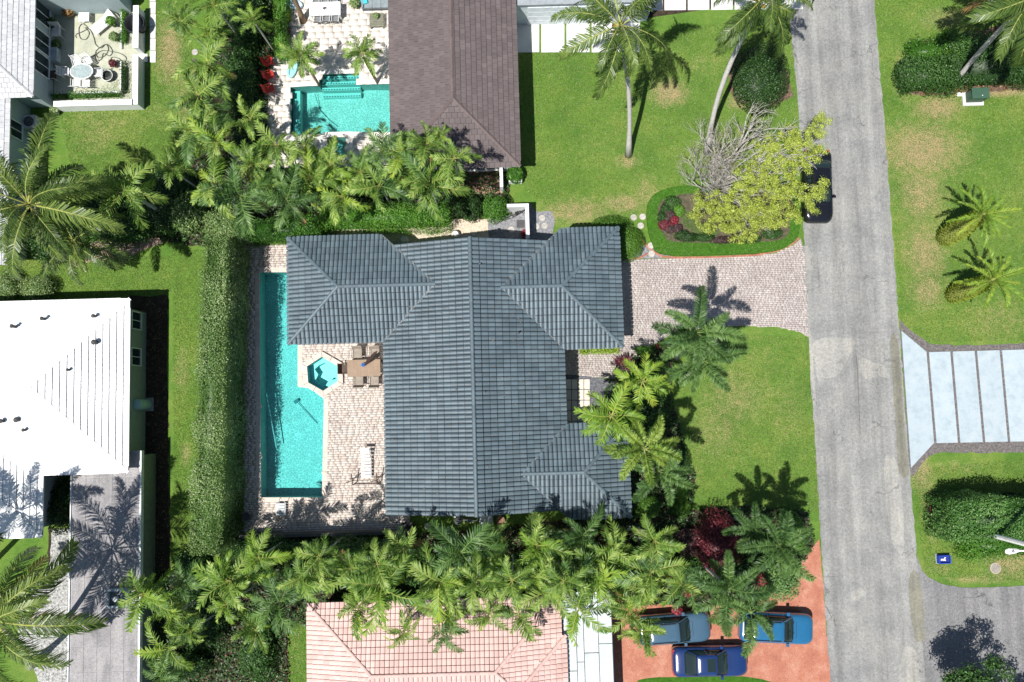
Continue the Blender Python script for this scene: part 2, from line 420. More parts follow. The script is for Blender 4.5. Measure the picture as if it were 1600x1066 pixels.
def dist_ell(X, Y, px, py, rx, ry):
    c = P(px, py); return np.hypot((X-c.x)/(rx/24.8), (Y-c.y)/(ry/24.8))
DRY = [(1045,145,30,22,1.0),(1440,235,70,45,.95),(1440,300,40,60,.8),(1445,395,35,50,.85),(1450,455,30,30,.8),(1560,500,70,40,.45),
 (980,252,20,12,.8),(1410,120,14,40,.7),(1465,168,40,22,.95),(1560,145,70,8,1.0),(1130,245,50,40,.5),(1150,215,60,25,.4),(1150,620,60,50,.55),(1120,670,50,60,.5),(1230,640,40,60,.4),
 (900,330,60,22,.75),(975,318,40,16,.8),(1010,300,22,30,.6),(1100,100,40,30,.35),(1165,160,30,12,1.0),(1070,310,60,6,.8),
 (265,80,22,60,.9),(295,150,25,60,.6),(250,180,60,30,.35),(160,190,70,30,.45),(285,580,14,40,.55),(290,710,8,20,.7),(150,215,40,30,.5),
 (1440,740,18,30,.8),(1455,800,14,40,.9),(1500,730,60,14,.4),(1580,880,40,25,.8),(1470,890,20,10,.5),(1530,905,60,8,.6),(1395,640,30,30,0.2),
 (1280,700,10,60,.3),(465,1020,12,40,.3),(1190,560,50,50,.3),(1480,30,50,20,.6),(1430,560,30,10,.5),(1080,740,20,20,.4),(940,230,60,30,.25),(1385,380,8,200,.7)]
def lawnm():
    m, n, l, b = _mat('lawn')
    tc = n.new('ShaderNodeTexCoord').outputs['Object']
    big = noise(n, l, tc, .35, 4, .6); mid = noise(n, l, tc, 2.2, 4, .7); fine = noise(n, l, tc, 14, 3, .75); vf = noise(n, l, tc, 42, 2, .7)
    g = ramp(n, l, big, [(.3, (.072,.165,.028)), (.5, (.118,.218,.040)), (.72, (.19,.255,.06))])
    dry = attr(n, 'dry')
    dn = mathn(n, l, 'ADD', mathn(n, l, 'MULTIPLY', dry, 1.0), mathn(n, l, 'MULTIPLY', mathn(n, l, 'SUBTRACT', mid, .5), 1.1))
    dn = mathn(n, l, 'ADD', dn, mathn(n, l, 'MULTIPLY', mathn(n, l, 'SUBTRACT', fine, .5), 1.5))
    f = ramp(n, l, dn, [(.28, (0,)*3), (.95, (1,)*3)])
    dc = ramp(n, l, fine, [(.3, (.20,.155,.07)), (.55, (.32,.27,.15)), (.75, (.43,.35,.24))])
    c = mixc(n, l, f, g, dc)
    c = mixc(n, l, 1.0, c, ramp(n, l, mid, [(.25, (.78,.86,.8)), (.75, (1.2,1.12,1.1))]), 'MULTIPLY')
    c = mixc(n, l, 1.0, c, ramp(n, l, fine, [(.3, (.6,.66,.6)), (.72, (1.35,1.25,1.2))]), 'MULTIPLY')
    c = mixc(n, l, 1.0, c, ramp(n, l, vf, [(.3, (.7,)*3), (.75, (1.25,)*3)]), 'MULTIPLY')
    l.new(c, b.inputs['Base Color']); b.inputs['Roughness'].default_value = .9; b.inputs['Specular IOR Level'].default_value = .12
    hh = mathn(n, l, 'ADD', mathn(n, l, 'MULTIPLY', fine, .6), mathn(n, l, 'MULTIPLY', vf, .4))
    bump(n, l, b, hh, .9, .035)
    return m
LAWN = lawnm()
step = .25
xs = np.concatenate([[-300,-120,-60], np.arange(-36, 36.01, step), [60,120,300]]); ys = np.concatenate([[-300,-120,-50], np.arange(-24, 32.01, step), [60,120,300]])
X, Y = np.meshgrid(xs, ys); Vg = np.stack([X.ravel(), Y.ravel(), np.zeros(X.size)], 1)
nx, ny = len(xs), len(ys)
ii, jj = np.meshgrid(np.arange(nx-1), np.arange(ny-1)); k = (jj*nx+ii).ravel()
Fg = np.stack([k, k+1, k+1+nx, k+nx], 1)
cc = Vg[Fg].mean(1)
holes = [shrink(POOL, .45), shrink(SPA, .35), shrink(NPOOL, .4)]
# the shrunk/expanded outlines must still lie under the decks
hm = np.zeros(len(cc), bool)
for h_ in holes: hm |= inpoly(cc[:, 0], cc[:, 1], h_)
hm &= inpoly(cc[:, 0], cc[:, 1], DECK) | inpoly(cc[:, 0], cc[:, 1], NDECK)
Fg = Fg[~hm]
lawn = npmesh('lawn', Vg, Fg, LAWN); lawn['kind'] = 'structure'
dry = np.zeros(len(Vg))
for px, py, rx, ry, s_ in DRY:
    c_ = dist_ell(Vg[:, 0], Vg[:, 1], px, py, rx, ry); dry = np.maximum(dry, s_*np.clip(1.25-c_*.75, 0, 1))
a = lawn.data.attributes.new('dry', 'FLOAT', 'POINT'); a.data.foreach_set('value', dry.astype(np.float32))

def sheet_holes(name, outer, hls, z, m):
    loops = [[Vector((p[0], p[1], z)) for p in lp] for lp in [outer]+hls]
    flat = [p for lp in loops for p in lp]; tris = tessellate_polygon(loops); b = MB(); b.v = [tuple(p) for p in flat]
    for t in tris:
        a_, b_, c_ = [flat[i] for i in t]
        if (b_-a_).cross(c_-a_).z < 0: t = (t[0], t[2], t[1])
        b.f.append(list(t)); b.m.append(0); b.t.append(.5)
    o = b.build(name, m); o['kind'] = 'structure'; return o

SOIL = surf('soil', (.055,.042,.03), (.03,.024,.018), (.10,.08,.055), scale=3, fine=30, finek=.5, bumps=.8, bdist=.04, rough=.95, spec=.1)
MULCH = surf('mulch', (.16,.105,.075), (.09,.06,.04), (.26,.19,.14), scale=5, fine=28, finek=.5, bumps=.8, bdist=.04, rough=.95, spec=.1)
for i_, s_ in enumerate(SOILS): sheet('planting_bed', s_, .006+.0005*i_, MULCH if i_ in (8,5) else SOIL, jag=.08)

sheet('planting_bed', gxy([(95,400),(110,385),(150,378),(200,380),(250,372),(255,380),(215,395),(195,412),(150,405),(120,418)]), .012, surf('pink_mulch', (.42,.29,.23), (.25,.16,.12), (.55,.42,.35), scale=6, fine=26, finek=.5, bumps=.8, bdist=.04), jag=.08)
# asphalt road with lengthwise wear, aggregate speckle
def asphalt(name, c, streak=True, warm=0):
    m, n, l, b = _mat(name)
    tc = n.new('ShaderNodeTexCoord').outputs['Object']
    mp = n.new('ShaderNodeMapping'); mp.inputs['Rotation'].default_value = (0, 0, R(2.0) if streak else R(88)); mp.inputs['Scale'].default_value = (1.0, .05, 1); l.new(tc, mp.inputs[0])
    st = noise(n, l, mp.outputs[0], 1.5, 5, .6)
    bl = noise(n, l, tc, .55, 6, .65); sp = noise(n, l, tc, 38, 2, .7); md = noise(n, l, tc, 6, 4, .7)
    col = ramp(n, l, st, [(.3, tuple(x*.74 for x in c)), (.5, c), (.7, tuple(x*1.2 for x in c))])
    col = mixc(n, l, 1.0, col, ramp(n, l, bl, [(.34, (.84,.85,.86)), (.5, (1,1,1)), (.66, (1.14,1.13,1.09))]), 'MULTIPLY')
    col = mixc(n, l, 1.0, col, ramp(n, l, sp, [(.28, (.5,)*3), (.5, (1,)*3), (.72, (1.6,)*3)]), 'MULTIPLY')
    col = mixc(n, l, 1.0, col, ramp(n, l, md, [(.3, (.78,)*3), (.7, (1.2,)*3)]), 'MULTIPLY')
    # hairline cracks
    wn = n.new('ShaderNodeTexNoise'); wn.inputs['Scale'].default_value = 1.3; wn.inputs['Detail'].default_value = 5; l.new(tc, wn.inputs['Vector'])
    va = n.new('ShaderNodeVectorMath'); va.operation = 'MULTIPLY_ADD'; l.new(wn.outputs['Color'], va.inputs[0]); va.inputs[1].default_value = (1.6,1.6,0); l.new(tc, va.inputs[2])
    v = n.new('ShaderNodeTexVoronoi'); v.feature = 'DISTANCE_TO_EDGE'; v.inputs['Scale'].default_value = .32; l.new(va.outputs[0], v.inputs['Vector'])
    gate = ramp(n, l, noise(n, l, tc, .3, 2), [(.5, (0,)*3), (.62, (1,)*3)])
    cr = mixc(n, l, gate, (1,1,1), ramp(n, l, v.outputs['Distance'], [(.0, (.45,)*3), (.012, (1,)*3)]))
    col = mixc(n, l, 1.0, col, cr, 'MULTIPLY')
    l.new(col, b.inputs['Base Color']); b.inputs['Roughness'].default_value = .85; b.inputs['Specular IOR Level'].default_value = .25
    bump(n, l, b, sp, .6, .012)
    return m
ROADM = asphalt('asphalt', (.235,.235,.228)); SIDEM = asphalt('new_asphalt', (.19,.188,.19), False)
sheet('road', ROAD, .020, ROADM, jag=.05)
sheet('side_street', SIDE, .016, SIDEM, jag=.03)
PATCHL = asphalt('patch_light', (.29,.285,.265)); PATCHD = asphalt('patch_dark', (.19,.19,.19)); PATCHO = asphalt('patch_olive', (.19,.185,.15))
for nm, mt, pl in (('road_patch', PATCHL, [(1270,535),(1300,528),(1335,532),(1325,560),(1310,585),(1290,592),(1278,596),(1274,570)]),
                   ('road_patch', PATCHL, [(1345,560),(1365,566),(1382,572),(1390,590),(1370,588),(1352,592),(1342,575)]),
                   ('road_patch', PATCHO, [(1420,905),(1436,900),(1445,990),(1442,1000),(1428,995)]),
                   ('road_patch', PATCHL, [(1415,1010),(1432,1020),(1437,1066),(1440,1120),(1410,1120),(1404,1066),(1408,1030)]),
                   ('road_patch', PATCHL, [(1330,926),(1345,918),(1350,930),(1338,938),(1331,936)]),
                   ('road_patch', PATCHL, [(1243,395),(1258,420),(1266,520),(1275,620),(1268,622),(1262,520)]),
                   ('road_patch', PATCHL, [(1245,395),(1262,385),(1270,410),(1266,440),(1259,440)]),
                   ('road_patch', PATCHL, [(1382,715),(1400,720),(1410,790),(1412,860),(1395,850),(1384,780)]),
                   ('road_patch', PATCHO, [(1390,535),(1403,536),(1414,680),(1420,740),(1404,735),(1398,640)])):
    sheet(nm, smoothpoly(gxy(pl), 4), .0245+random.random()*.002, mt, jag=.05)
# road crack as thin recess strip
bc = MB(); pts = G([(1338,556),(1340,580),(1341,610),(1343,650),(1344,680)], .0285)
for a_, c_ in zip(pts[:-1], pts[1:]): bc.face([a_+Vector((-.012,0,0)), c_+Vector((-.012,0,0)), c_+Vector((.012,0,0)), a_+Vector((.012,0,0))])
o = bc.build('road_crack', surf('crack', (.06,.06,.055), bumps=0)); o['kind'] = 'structure'

# lawn island inside the front beds, gravel, aprons
BEDG = surf('groundcover', (.05,.15,.012), (.035,.10,.01), (.08,.20,.02), scale=4, fine=34, finek=.5, bumps=.9, bdist=.05, rough=.85, spec=.15)
sheet('gravel_bed', GRAVW, .014, surf('cream_gravel', (.62,.52,.40), (.5,.4,.3), (.75,.66,.54), scale=6, fine=24, finek=.4, bumps=.8, bdist=.03, rough=.9), jag=.08)
GG = surf('grey_gravel', (.25,.25,.265), (.16,.16,.175), (.36,.36,.38), scale=7, fine=26, finek=.55, bumps=.8, bdist=.03, rough=.9)
sheet('gravel_bed', GRAVG, .018, GG, jag=.06)
sheet('gravel_bed', gxy([(1000,383),(1030,392),(1050,402),(1003,404),(985,402)]), .012, GG, jag=.04)
sheet('gravel_bed', gxy([(900,585),(945,592),(975,600),(985,660),(960,690),(885,690),(885,585)]), .0125, surf('dark_gravel', (.12,.125,.14), (.06,.06,.07), (.25,.25,.27), scale=8, fine=24, finek=.6, bumps=.8, bdist=.03), jag=.03)
sheet('gravel_border', GRAVR, .010, surf('brown_gravel', (.15,.135,.13), (.08,.075,.075), (.26,.235,.22), scale=7, fine=26, finek=.6, bumps=.8, bdist=.03), jag=.05)
sheet('rock_bed', gxy([(80,830),(112,826),(112,880),(105,1120),(70,1120),(60,1066),(50,1040),(30,1010),(25,960),(60,900),(78,880)]), .013,
      surf('white_rock', (.45,.45,.43), (.08,.075,.07), (.75,.75,.75), scale=7, fine=26, finek=.5, bumps=1, bdist=.06, rough=.9), jag=.06)
TERM = surf('terracotta_concrete', (.42,.17,.108), (.35,.13,.085), (.50,.26,.185), scale=1.1, fine=24, finek=.4, bumps=.2, rough=.8)
sheet('red_driveway', TERRA, .024, TERM, jag=.04)
sheet('lawn_strip', smoothpoly(TGRASS, 3), .030, BEDG, jag=.04)

# lower hedge-like groundcover rings of the front island are meshes in the planting part; brick edging here
def edging(name, path, m, label=None, wid=.12, L=.22, z=.05, parent=None):
    """single bricks set along a curved path"""
    pts = [Vector((p[0], p[1], 0)) for p in path]; out = []; carry = 0
    base = MB(); base.box(-L/2+.008, L/2-.008, -wid/2, wid/2, 0, z)
    proto = None
    for a_, b_ in zip(pts[:-1], pts[1:]):
        d = (b_-a_); ln = d.length
        if ln < 1e-4: continue
        s0 = carry
        while s0 < ln:
            p = a_+d*(s0/ln)
            if proto is None: o = proto = base.build(name, m, parent)
            else: o = proto.copy(); COL.objects.link(o)
            o.location = (p.x+random.uniform(-.008,.008), p.y, random.uniform(-.008, .006)); o.rotation_euler.z = math.atan2(d.y, d.x)+random.uniform(-.05,.05)
            s0 += L
        carry = s0-ln
BRICK = surf('edging_brick', (.42,.17,.11), (.3,.12,.08), (.5,.26,.19), scale=4, fine=30, tint=.2)
ed = bpy.data.objects.new('bed_edging', None); COL.objects.link(ed); ed['kind'] = 'structure'
edging('brick', gxy([(1001,372),(1008,382),(1020,393),(1034,401),(1060,403),(1120,402),(1180,399),(1215,392),(1240,380),(1250,370)]), BRICK, parent=ed)
edging('brick', gxy([(980,405),(1000,403),(1012,396)]), BRICK, parent=ed)

# ---- concrete slabs in driveways: every slab its own piece
SLABM = surf('blue_white_concrete', (.38,.45,.49), (.31,.375,.41), (.43,.48,.50), scale=1.6, fine=24, finek=.14, bumps=.1, rough=.75, tint=.03)
dr = tag(bpy.data.objects.new('slab_driveway', None), kind='structure'); COL.objects.link(dr)
def slab(pts, m, z=.05, parent=None, name='slab'):
    b = MB(); q = [(p[0], p[1]) for p in pts]
    if sum((q[i-1][0]*q[i][1]-q[i][0]*q[i-1][1]) for i in range(len(q))) < 0: q = q[::-1]
    b.prism(q, .004, z, bottom=False); return b.build(name, m, parent)
slab(APRON, SLABM, .046, dr)
tx = [1450,1487,1525,1564,1603,1642,1681,1720]; bx = [1462,1499,1538,1577,1616,1655,1694,1733]
for i_ in range(7):
    yt = lambda x: 550.5-(x-1450)*.027; yb = lambda x: 692.5-(x-1460)*.02
    slab(gxy([(tx[i_]+1, yt(tx[i_])),(tx[i_+1]-3, yt(tx[i_+1])),(bx[i_+1]-3, yb(bx[i_+1])),(bx[i_]+1, yb(bx[i_]))]), SLABM, .05, dr)
dr2 = tag(bpy.data.objects.new('slab_driveway', None), kind='structure'); COL.objects.link(dr2)
SLABW = surf('white_concrete', (.60,.60,.575), (.54,.54,.52), (.66,.66,.64), scale=1.2, fine=24, finek=.12, tint=.05)
sheet('gravel_joint_bed', gxy([(824,30),(1000,30),(1260,-8),(1262,-110),(824,-110)]), .011, SOIL)
for i_ in range(5):
    x0 = 805+i_*39.3; slab(gxy([(x0+1.5,36),(x0+37.5,36),(x0+37.5,82),(x0+1.5,82.5)]), SLABW, .05, dr2)
for i_ in range(7):
    x0 = 1000+i_*36.5; slab(gxy([(x0+1.5,-50),(x0+35,-50),(x0+35,16.5-i_*.3),(x0+1.5,17-i_*.3)]), SLABW, .05, dr2)

# ---- pavers
def pavers(name, poly, hls, w_, h_, m, z0=.012, th=.028, gap=.012, jitter=.004, parent=None, rot=0, herring=False, mixk=False):
    xs_ = [p[0] for p in poly]; ys_ = [p[1] for p in poly]; V = []; T = []
    y = min(ys_); row = 0
    while y < max(ys_):
        x = min(xs_)-random.random()*w_
        while x < max(xs_):
            ww = w_*(random.choice((.5, 1, 1, 1.5)) if mixk else 1)
            cx, cy = x+ww/2, y+h_/2
            V.append((cx, cy, ww-gap, h_-gap)); x += ww
        y += h_; row += 1
    A = np.array(V); k = inpoly(A[:, 0], A[:, 1], poly)
    for hl in hls: k &= ~inpoly(A[:, 0], A[:, 1], hl)
    A = A[k]; n = len(A); zt = z0+th+RNG.uniform(-jitter, jitter, n)
    x0, x1, y0, y1 = A[:, 0]-A[:, 2]/2, A[:, 0]+A[:, 2]/2, A[:, 1]-A[:, 3]/2, A[:, 1]+A[:, 3]/2
    zb = np.full(n, z0); vs = np.stack([np.stack(q, 1) for q in ((x0,y0,zb),(x1,y0,zb),(x1,y1,zb),(x0,y1,zb),(x0,y0,zt),(x1,y0,zt),(x1,y1,zt),(x0,y1,zt))], 1).reshape(-1, 3)
    base = np.array([(4,5,6,7),(0,1,5,4),(1,2,6,5),(2,3,7,6),(3,0,4,7)]); Fq = (np.arange(n)[:, None, None]*8+base[None]).reshape(-1, 4)
    o = npmesh(name, vs, Fq, m, np.repeat(RNG.random(n), 5)); o['kind'] = 'stuff'
    if parent: o.parent = parent
    else: tag(o, None, None)
    return o
def pavm(name, stops, fine=26):
    m, n, l, b = _mat(name); tc = n.new('ShaderNodeTexCoord').outputs['Object']
    c = ramp(n, l, attr(n, 'tint'), stops)
    f = noise(n, l, tc, fine, 3, .7); c = mixc(n, l, 1.0, c, ramp(n, l, f, [(.25, (.87,)*3), (.75, (1.10,)*3)]), 'MULTIPLY')
    g = noise(n, l, tc, .7, 4); c = mixc(n, l, 1.0, c, ramp(n, l, g, [(.3, (.88,)*3), (.7, (1.1,)*3)]), 'MULTIPLY')
    l.new(c, b.inputs['Base Color']); b.inputs['Roughness'].default_value = .75; b.inputs['Specular IOR Level'].default_value = .25
    bump(n, l, b, f, .3, .008); return m
JOINT = surf('joint_sand', (.46,.395,.345), fine=30, bumps=.3)
dp = sheet('paver_driveway', PAVE, .0145, surf('driveway_joint', (.38,.33,.305), fine=30))
DPM = pavm('driveway_paver', [(0, (.38,.325,.305)), (.3, (.425,.37,.345)), (.6, (.455,.40,.375)), (.85, (.475,.425,.40)), (1, (.52,.48,.455))])
pavers('paver', PAVE, [], .18, .12, DPM, parent=dp, mixk=True, gap=.008, jitter=.0015)
deck = sheet_holes('pool_deck', DECK, [POOL, SPA], .0145, JOINT)
DKM = pavm('deck_paver', [(0, (.47,.39,.345)), (.15, (.54,.465,.415)), (.5, (.58,.51,.455)), (.85, (.61,.545,.49)), (1, (.55,.52,.49))])
pavers('deck_paver', DECK, [shrink(POOL, .28), shrink(SPA, .3), POOL, SPA], .30, .15, DKM, parent=deck, mixk=True, gap=.006, jitter=.0008)
ndeck = sheet_holes('neighbour_pool_deck', NDECK, [NPOOL], .0145, surf('trav_joint', (.66,.58,.50)))
TVM = pavm('travertine', [(0, (.72,.655,.58)), (.4, (.735,.675,.60)), (1, (.75,.69,.62))], 9)
pavers('deck_paver', NDECK, [NPOOL], .6, .4, TVM, parent=ndeck, gap=.006, jitter=.0006)

# ---- pools
def pool(name, poly, depth, wl, waterc, floorc, floor2, label, cope=True, copem=None, zt=.04, scale=6.5, copeL=.6, skip=(), bs=.12, wallc=None):
    t = thing(name, label, 'swimming pool', (0, 0, 0)); n = len(poly)
    q = list(poly)
    if sum((q[i-1][0]*q[i][1]-q[i][0]*q[i-1][1]) for i in range(n)) < 0: q = q[::-1]
    b = MB(); tris = tessellate_polygon([[Vector((p[0], p[1], -depth)) for p in q]])
    b.v = [(p[0], p[1], -depth) for p in q]
    for tr_ in tris:
        a_, b_, c_ = [Vector(b.v[i]) for i in tr_]
        if (b_-a_).cross(c_-a_).z < 0: tr_ = (tr_[0], tr_[2], tr_[1])
        b.f.append(list(tr_)); b.m.append(0); b.t.append(.5)
    for i in range(n):
        a_, c_ = q[i], q[(i+1) % n]
        b.face([(a_[0],a_[1],-depth), (a_[0],a_[1],.0), (c_[0],c_[1],.0), (c_[0],c_[1],-depth)], 1)
    b.build('basin', [causticm(name+'_floor', floorc, floor2, scale), surf(name+'_wall', wallc or tuple(x*.8 for x in floorc))], t)
    wo_ = sheet('water', q, wl, waterm(name+'_water', waterc, bs=bs), kind=None); wo_.parent = t
    if cope:
        for i in range(n):
            if i in skip: continue
            a_, c_ = Vector(q[i]), Vector(q[(i+1) % n]); d = c_-a_; ln = d.length; d.normalize(); nr = Vector((d.y, -d.x)); k = max(1, round(ln/copeL))
            for j in range(k):
                s0, s1 = ln*j/k+.006, ln*(j+1)/k-.006
                p0, p1 = a_+d*s0-nr*.03, a_+d*s1-nr*.03
                cb = MB(); cb.prism([(p0.x,p0.y),(p0.x+nr.x*.29,p0.y+nr.y*.29),(p1.x+nr.x*.29,p1.y+nr.y*.29),(p1.x,p1.y)], .0, zt+random.uniform(0,.004), t=random.random()); cb.build('coping_stone', copem, t)
    return t
COPE = surf('coping', (.62,.53,.46), (.56,.46,.4), (.7,.63,.56), scale=3, fine=20, tint=.06)
COPEW = surf('coping_white', (.78,.74,.68), (.7,.66,.6), (.82,.8,.76), scale=3, fine=20, tint=.03)
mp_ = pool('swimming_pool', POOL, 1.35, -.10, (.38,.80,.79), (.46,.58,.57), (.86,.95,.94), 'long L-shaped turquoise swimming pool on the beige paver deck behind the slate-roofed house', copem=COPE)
# pool sweep hose and light fittings lying in the water
hb = MB(); hb.tube([P(416,614,-.4), P(421,640,-.5), P(426,668,-.55), P(432,700,-.6)], .035, 6); tag(hb.build('pool_hose', surf('hose_grey', (.6,.66,.7))), 'pale pole-like cleaner hose in the shaded left part of the long pool', 'pool hose')
hb = MB(); hb.tube([P(463,627,-1.2), P(480,645,-1.25), P(496,662,-1.28)], .02, 5); hb.box(-.16,.16,-.1,.1,-1.34,-1.15, c=(P(463,627,-1.2).x, P(463,627,-1.2).y), rot=.6); tag(hb.build('pool_cleaner', surf('cleaner', (.1,.25,.3))), 'dark pool cleaner with its thin hose on the floor of the long pool', 'pool cleaner')
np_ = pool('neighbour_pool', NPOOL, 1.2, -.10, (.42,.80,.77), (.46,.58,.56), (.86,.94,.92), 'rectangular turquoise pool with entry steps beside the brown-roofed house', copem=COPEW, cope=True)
STEPM = surf('pool_step', (.55,.78,.76), (.5,.74,.72), (.6,.82,.8), fine=14, finek=.1)
for k_, (y0, y1) in enumerate(((116,122),(123,129),(130,136),(137,145))):
    a_, b_ = P(500,y1), P(560,y0); sb = MB(); sb.box(a_.x, b_.x, a_.y, b_.y, -1.2, -.18-.22*k_); sb.build('step', STEPM, np_)
    tb = MB()
    for j in range(14): xx = a_.x+(b_.x-a_.x)*(j+.2)/14; tb.box(xx, xx+.11, a_.y+.03, a_.y+.09, -.18-.22*k_, -.175-.22*k_)
    tb.build('tile_strip', surf('navy_tile', (.02,.10,.13)), np_)
a_, b_ = P(455,213), P(466,138); sb = MB(); sb.box(a_.x, b_.x, a_.y, b_.y, -1.2, -.45); sb.build('bench', STEPM, np_)
a_, b_ = P(505,212), P(548,209); sb = MB(); sb.box(a_.x, b_.x, a_.y-.12, b_.y+.12, -1.2, .06); sb.build('spa_wall', COPEW, np_)
hb = MB(); hb.tube([P(492,147,-.9), P(500,172,-1.1), P(515,188,-1.15), P(528,198,-1.15)], .02, 5); tag(hb.build('pool_hose', surf('hose_dark', (.04,.2,.22))), 'thin dark curved hose on the floor of the neighbouring rectangular pool', 'pool hose')
# spa: raised hexagon
sp_ = thing('hot_tub', 'hexagonal sunken spa with star-shaped bench between the long pool and the patio table', 'hot tub')
b = MB(); cx_, cy_ = sum(p[0] for p in SPA)/6, sum(p[1] for p in SPA)/6
q = SPA[::-1] if sum((SPA[i-1][0]*SPA[i][1]-SPA[i][0]*SPA[i-1][1]) for i in range(6)) < 0 else SPA
inner = []
for i in range(6):
    for kk, f_ in ((0, .60), (.5, .42 if i % 2 else .66)):
        x_ = q[i][0]*(1-kk)+q[(i+1) % 6][0]*kk; y_ = q[i][1]*(1-kk)+q[(i+1) % 6][1]*kk; inner.append((cx_+(x_-cx_)*f_*1.15, cy_+(y_-cy_)*f_*1.15))
for i in range(6):
    a_, c_ = q[i], q[(i+1) % 6]; b.face([(a_[0],a_[1],-.5),(a_[0],a_[1],.2),(c_[0],c_[1],.2),(c_[0],c_[1],-.5)], 1)
    i0, i1, i2 = inner[2*i], inner[2*i+1], inner[(2*i+2) % 12]; z = -.5
    b.face([(a_[0],a_[1],z),(c_[0],c_[1],z),(*i2,z),(*i1,z)], 0); b.face([(a_[0],a_[1],z),(*i1,z),(*i0,z)], 0)
for i in range(12):
    a_, c_ = inner[i], inner[(i+1) % 12]; b.face([(*a_,-.5),(*c_,-.5),(*c_,-1.05),(*a_,-1.05)], 1)
b.face([(*p, -1.05) for p in inner], 0)
b.build('basin', [causticm('spa_floor', (.50,.80,.80), (.62,.88,.87), 6), surf('spa_wall', (.16,.45,.45))], sp_)
sheet('water', q, .06, waterm('spa_water', (.62,.97,.96), bs=.1), kind=None).parent = sp_
for i in range(6):
    a_, c_ = Vector(q[i]), Vector(q[(i+1) % 6]); d = (c_-a_); ln = d.length; d.normalize(); nr = Vector((d.y,-d.x)); o0 = shrink(q, .36)
    for j in range(2):
        f0, f1 = j/2, (j+1)/2; A_, B_ = Vector(o0[i]), Vector(o0[(i+1) % 6])
        p0, p1, p2, p3 = a_.lerp(c_, f0+.01), A_.lerp(B_, f0+.01), A_.lerp(B_, f1-.01), a_.lerp(c_, f1-.01)
        cb = MB(); cb.prism([(p.x, p.y) for p in (p0, p1, p2, p3)], .0, .22, t=random.random()); cb.build('coping_stone', COPE, sp_)

# stepping stones
STN = surf('step_stone', (.42,.40,.36), (.33,.31,.28), (.50,.48,.44), scale=5, fine=20, tint=.1)
def stone(px, py, r, label, grp, m=STN, sq=False):
    p = P(px, py); b = MB()
    b.lathe([(r*.98,0),(r,.03),(r*.94,.045),(r*.3,.05)], n=14, t=random.random()); o = b.build('stepping_stone', m, loc=(p.x, p.y, .01)); tag(o, label, 'stepping stone', grp)
    for q_ in range(0): pass
for (px, py, l_) in ((847,341,'pale round stepping stone in grey gravel, upper of the two beside the white gate wall'),(851,353,'pale round stepping stone in grey gravel, lower of the two beside the white gate wall'),(838,354,'round stepping stone half in the shade of the white gate wall'),(799,359,'round cream stepping stone inside the small gated gravel yard'),
        (990,340,'left stepping stone of the pair between clipped bush and flower island'),(1004,339,'right stepping stone of the pair between clipped bush and flower island'),(1001,353,'stepping stone below the pair between clipped bush and flower island'),(1018,397,'grey stepping stone on gravel at the corner of the paver driveway'),(1017,384,'stepping stone near the brick edging tip of the flower island'),
        (668,822,'round stone in the dark strip south of the slate roof, nearest the trash corner'),(686,826,'second round stone east of the trash corner south of the slate roof'),(702,829,'third round stone in the dark strip south of the slate roof'),
        (967,826,'leftmost of three round stones in the shade below the round bushes'),(981,825,'middle of three round stones in the shade below the round bushes'),(995,824,'rightmost of three round stones in the shade below the round bushes'),
        (305,82,'white round stone disc on the mulch beside the left palm strip'),(303,97,'dark round stone disc under the white one beside the left palm strip')):
    stone(px, py, .21, l_, 'round stepping stones', STN if py != 97 else surf('dark_stone', (.12,.11,.1)))
# entry walk slabs
EW = surf('entry_slab', (.66,.60,.50), (.6,.53,.43), (.72,.67,.58), scale=4, fine=18, tint=.05)
ew = tag(bpy.data.objects.new('entry_walk', None), kind='structure'); COL.objects.link(ew)
for r_ in range(5):
    for c_ in range(4):
        x0 = 884+c_*9.6; y0 = 593+r_*16.5; slab(gxy([(x0,y0),(x0+8.4,y0),(x0+8.4,y0+15.2),(x0,y0+15.2)]), EW, .045, ew, 'slab')
# gate pads and stone path beside the upper left courtyard
PT = surf('path_stone', (.66,.63,.60), (.55,.53,.5), (.75,.73,.7), scale=3, fine=16, tint=.08)
pw = tag(bpy.data.objects.new('stone_path', None), kind='structure'); COL.objects.link(pw)
for i_ in range(7):
    y0 = -34+i_*19; slab(gxy([(234.5,y0),(244,y0),(243.5,y0+18),(234.2,y0+18)]), PT, .05, pw, 'stone')
slab(gxy([(217,85),(231,85),(231,97),(217,97)]), PT, .05, pw, 'stone')
# ================================================================== ROOFS AND HOUSES
def clip(poly, edges):
    """clip 2D poly (list of (u,v)) by half planes (nx,ny,d): keep nx*u+ny*v<=d"""
    for nx_, ny_, d in edges:
        out = []; n = len(poly)
        if not n: return []
        for i in range(n):
            a, b = poly[i], poly[(i+1) % n]; da = nx_*a[0]+ny_*a[1]-d; db = nx_*b[0]+ny_*b[1]-d
            if da <= 0: out.append(a)
            if (da < 0 < db) or (db < 0 < da):
                t = da/(da-db); out.append((a[0]+(b[0]-a[0])*t, a[1]+(b[1]-a[1])*t))
        poly = out
    return poly
PROF = {'barrel': [(.05,0,-.04),(.08,0,.025),(.3,0,.06),(.5,0,.07),(.7,0,.06),(.92,0,.025),(.95,0,-.04)],
        'flat': [(.0,0,-.01),(.035,0,.018),(.965,0,.018),(1,0,-.01)],
        'low': [(.05,0,-.04),(.06,0,.02),(.35,0,.034),(.65,0,.034),(.94,0,.02),(.95,0,-.04)]}
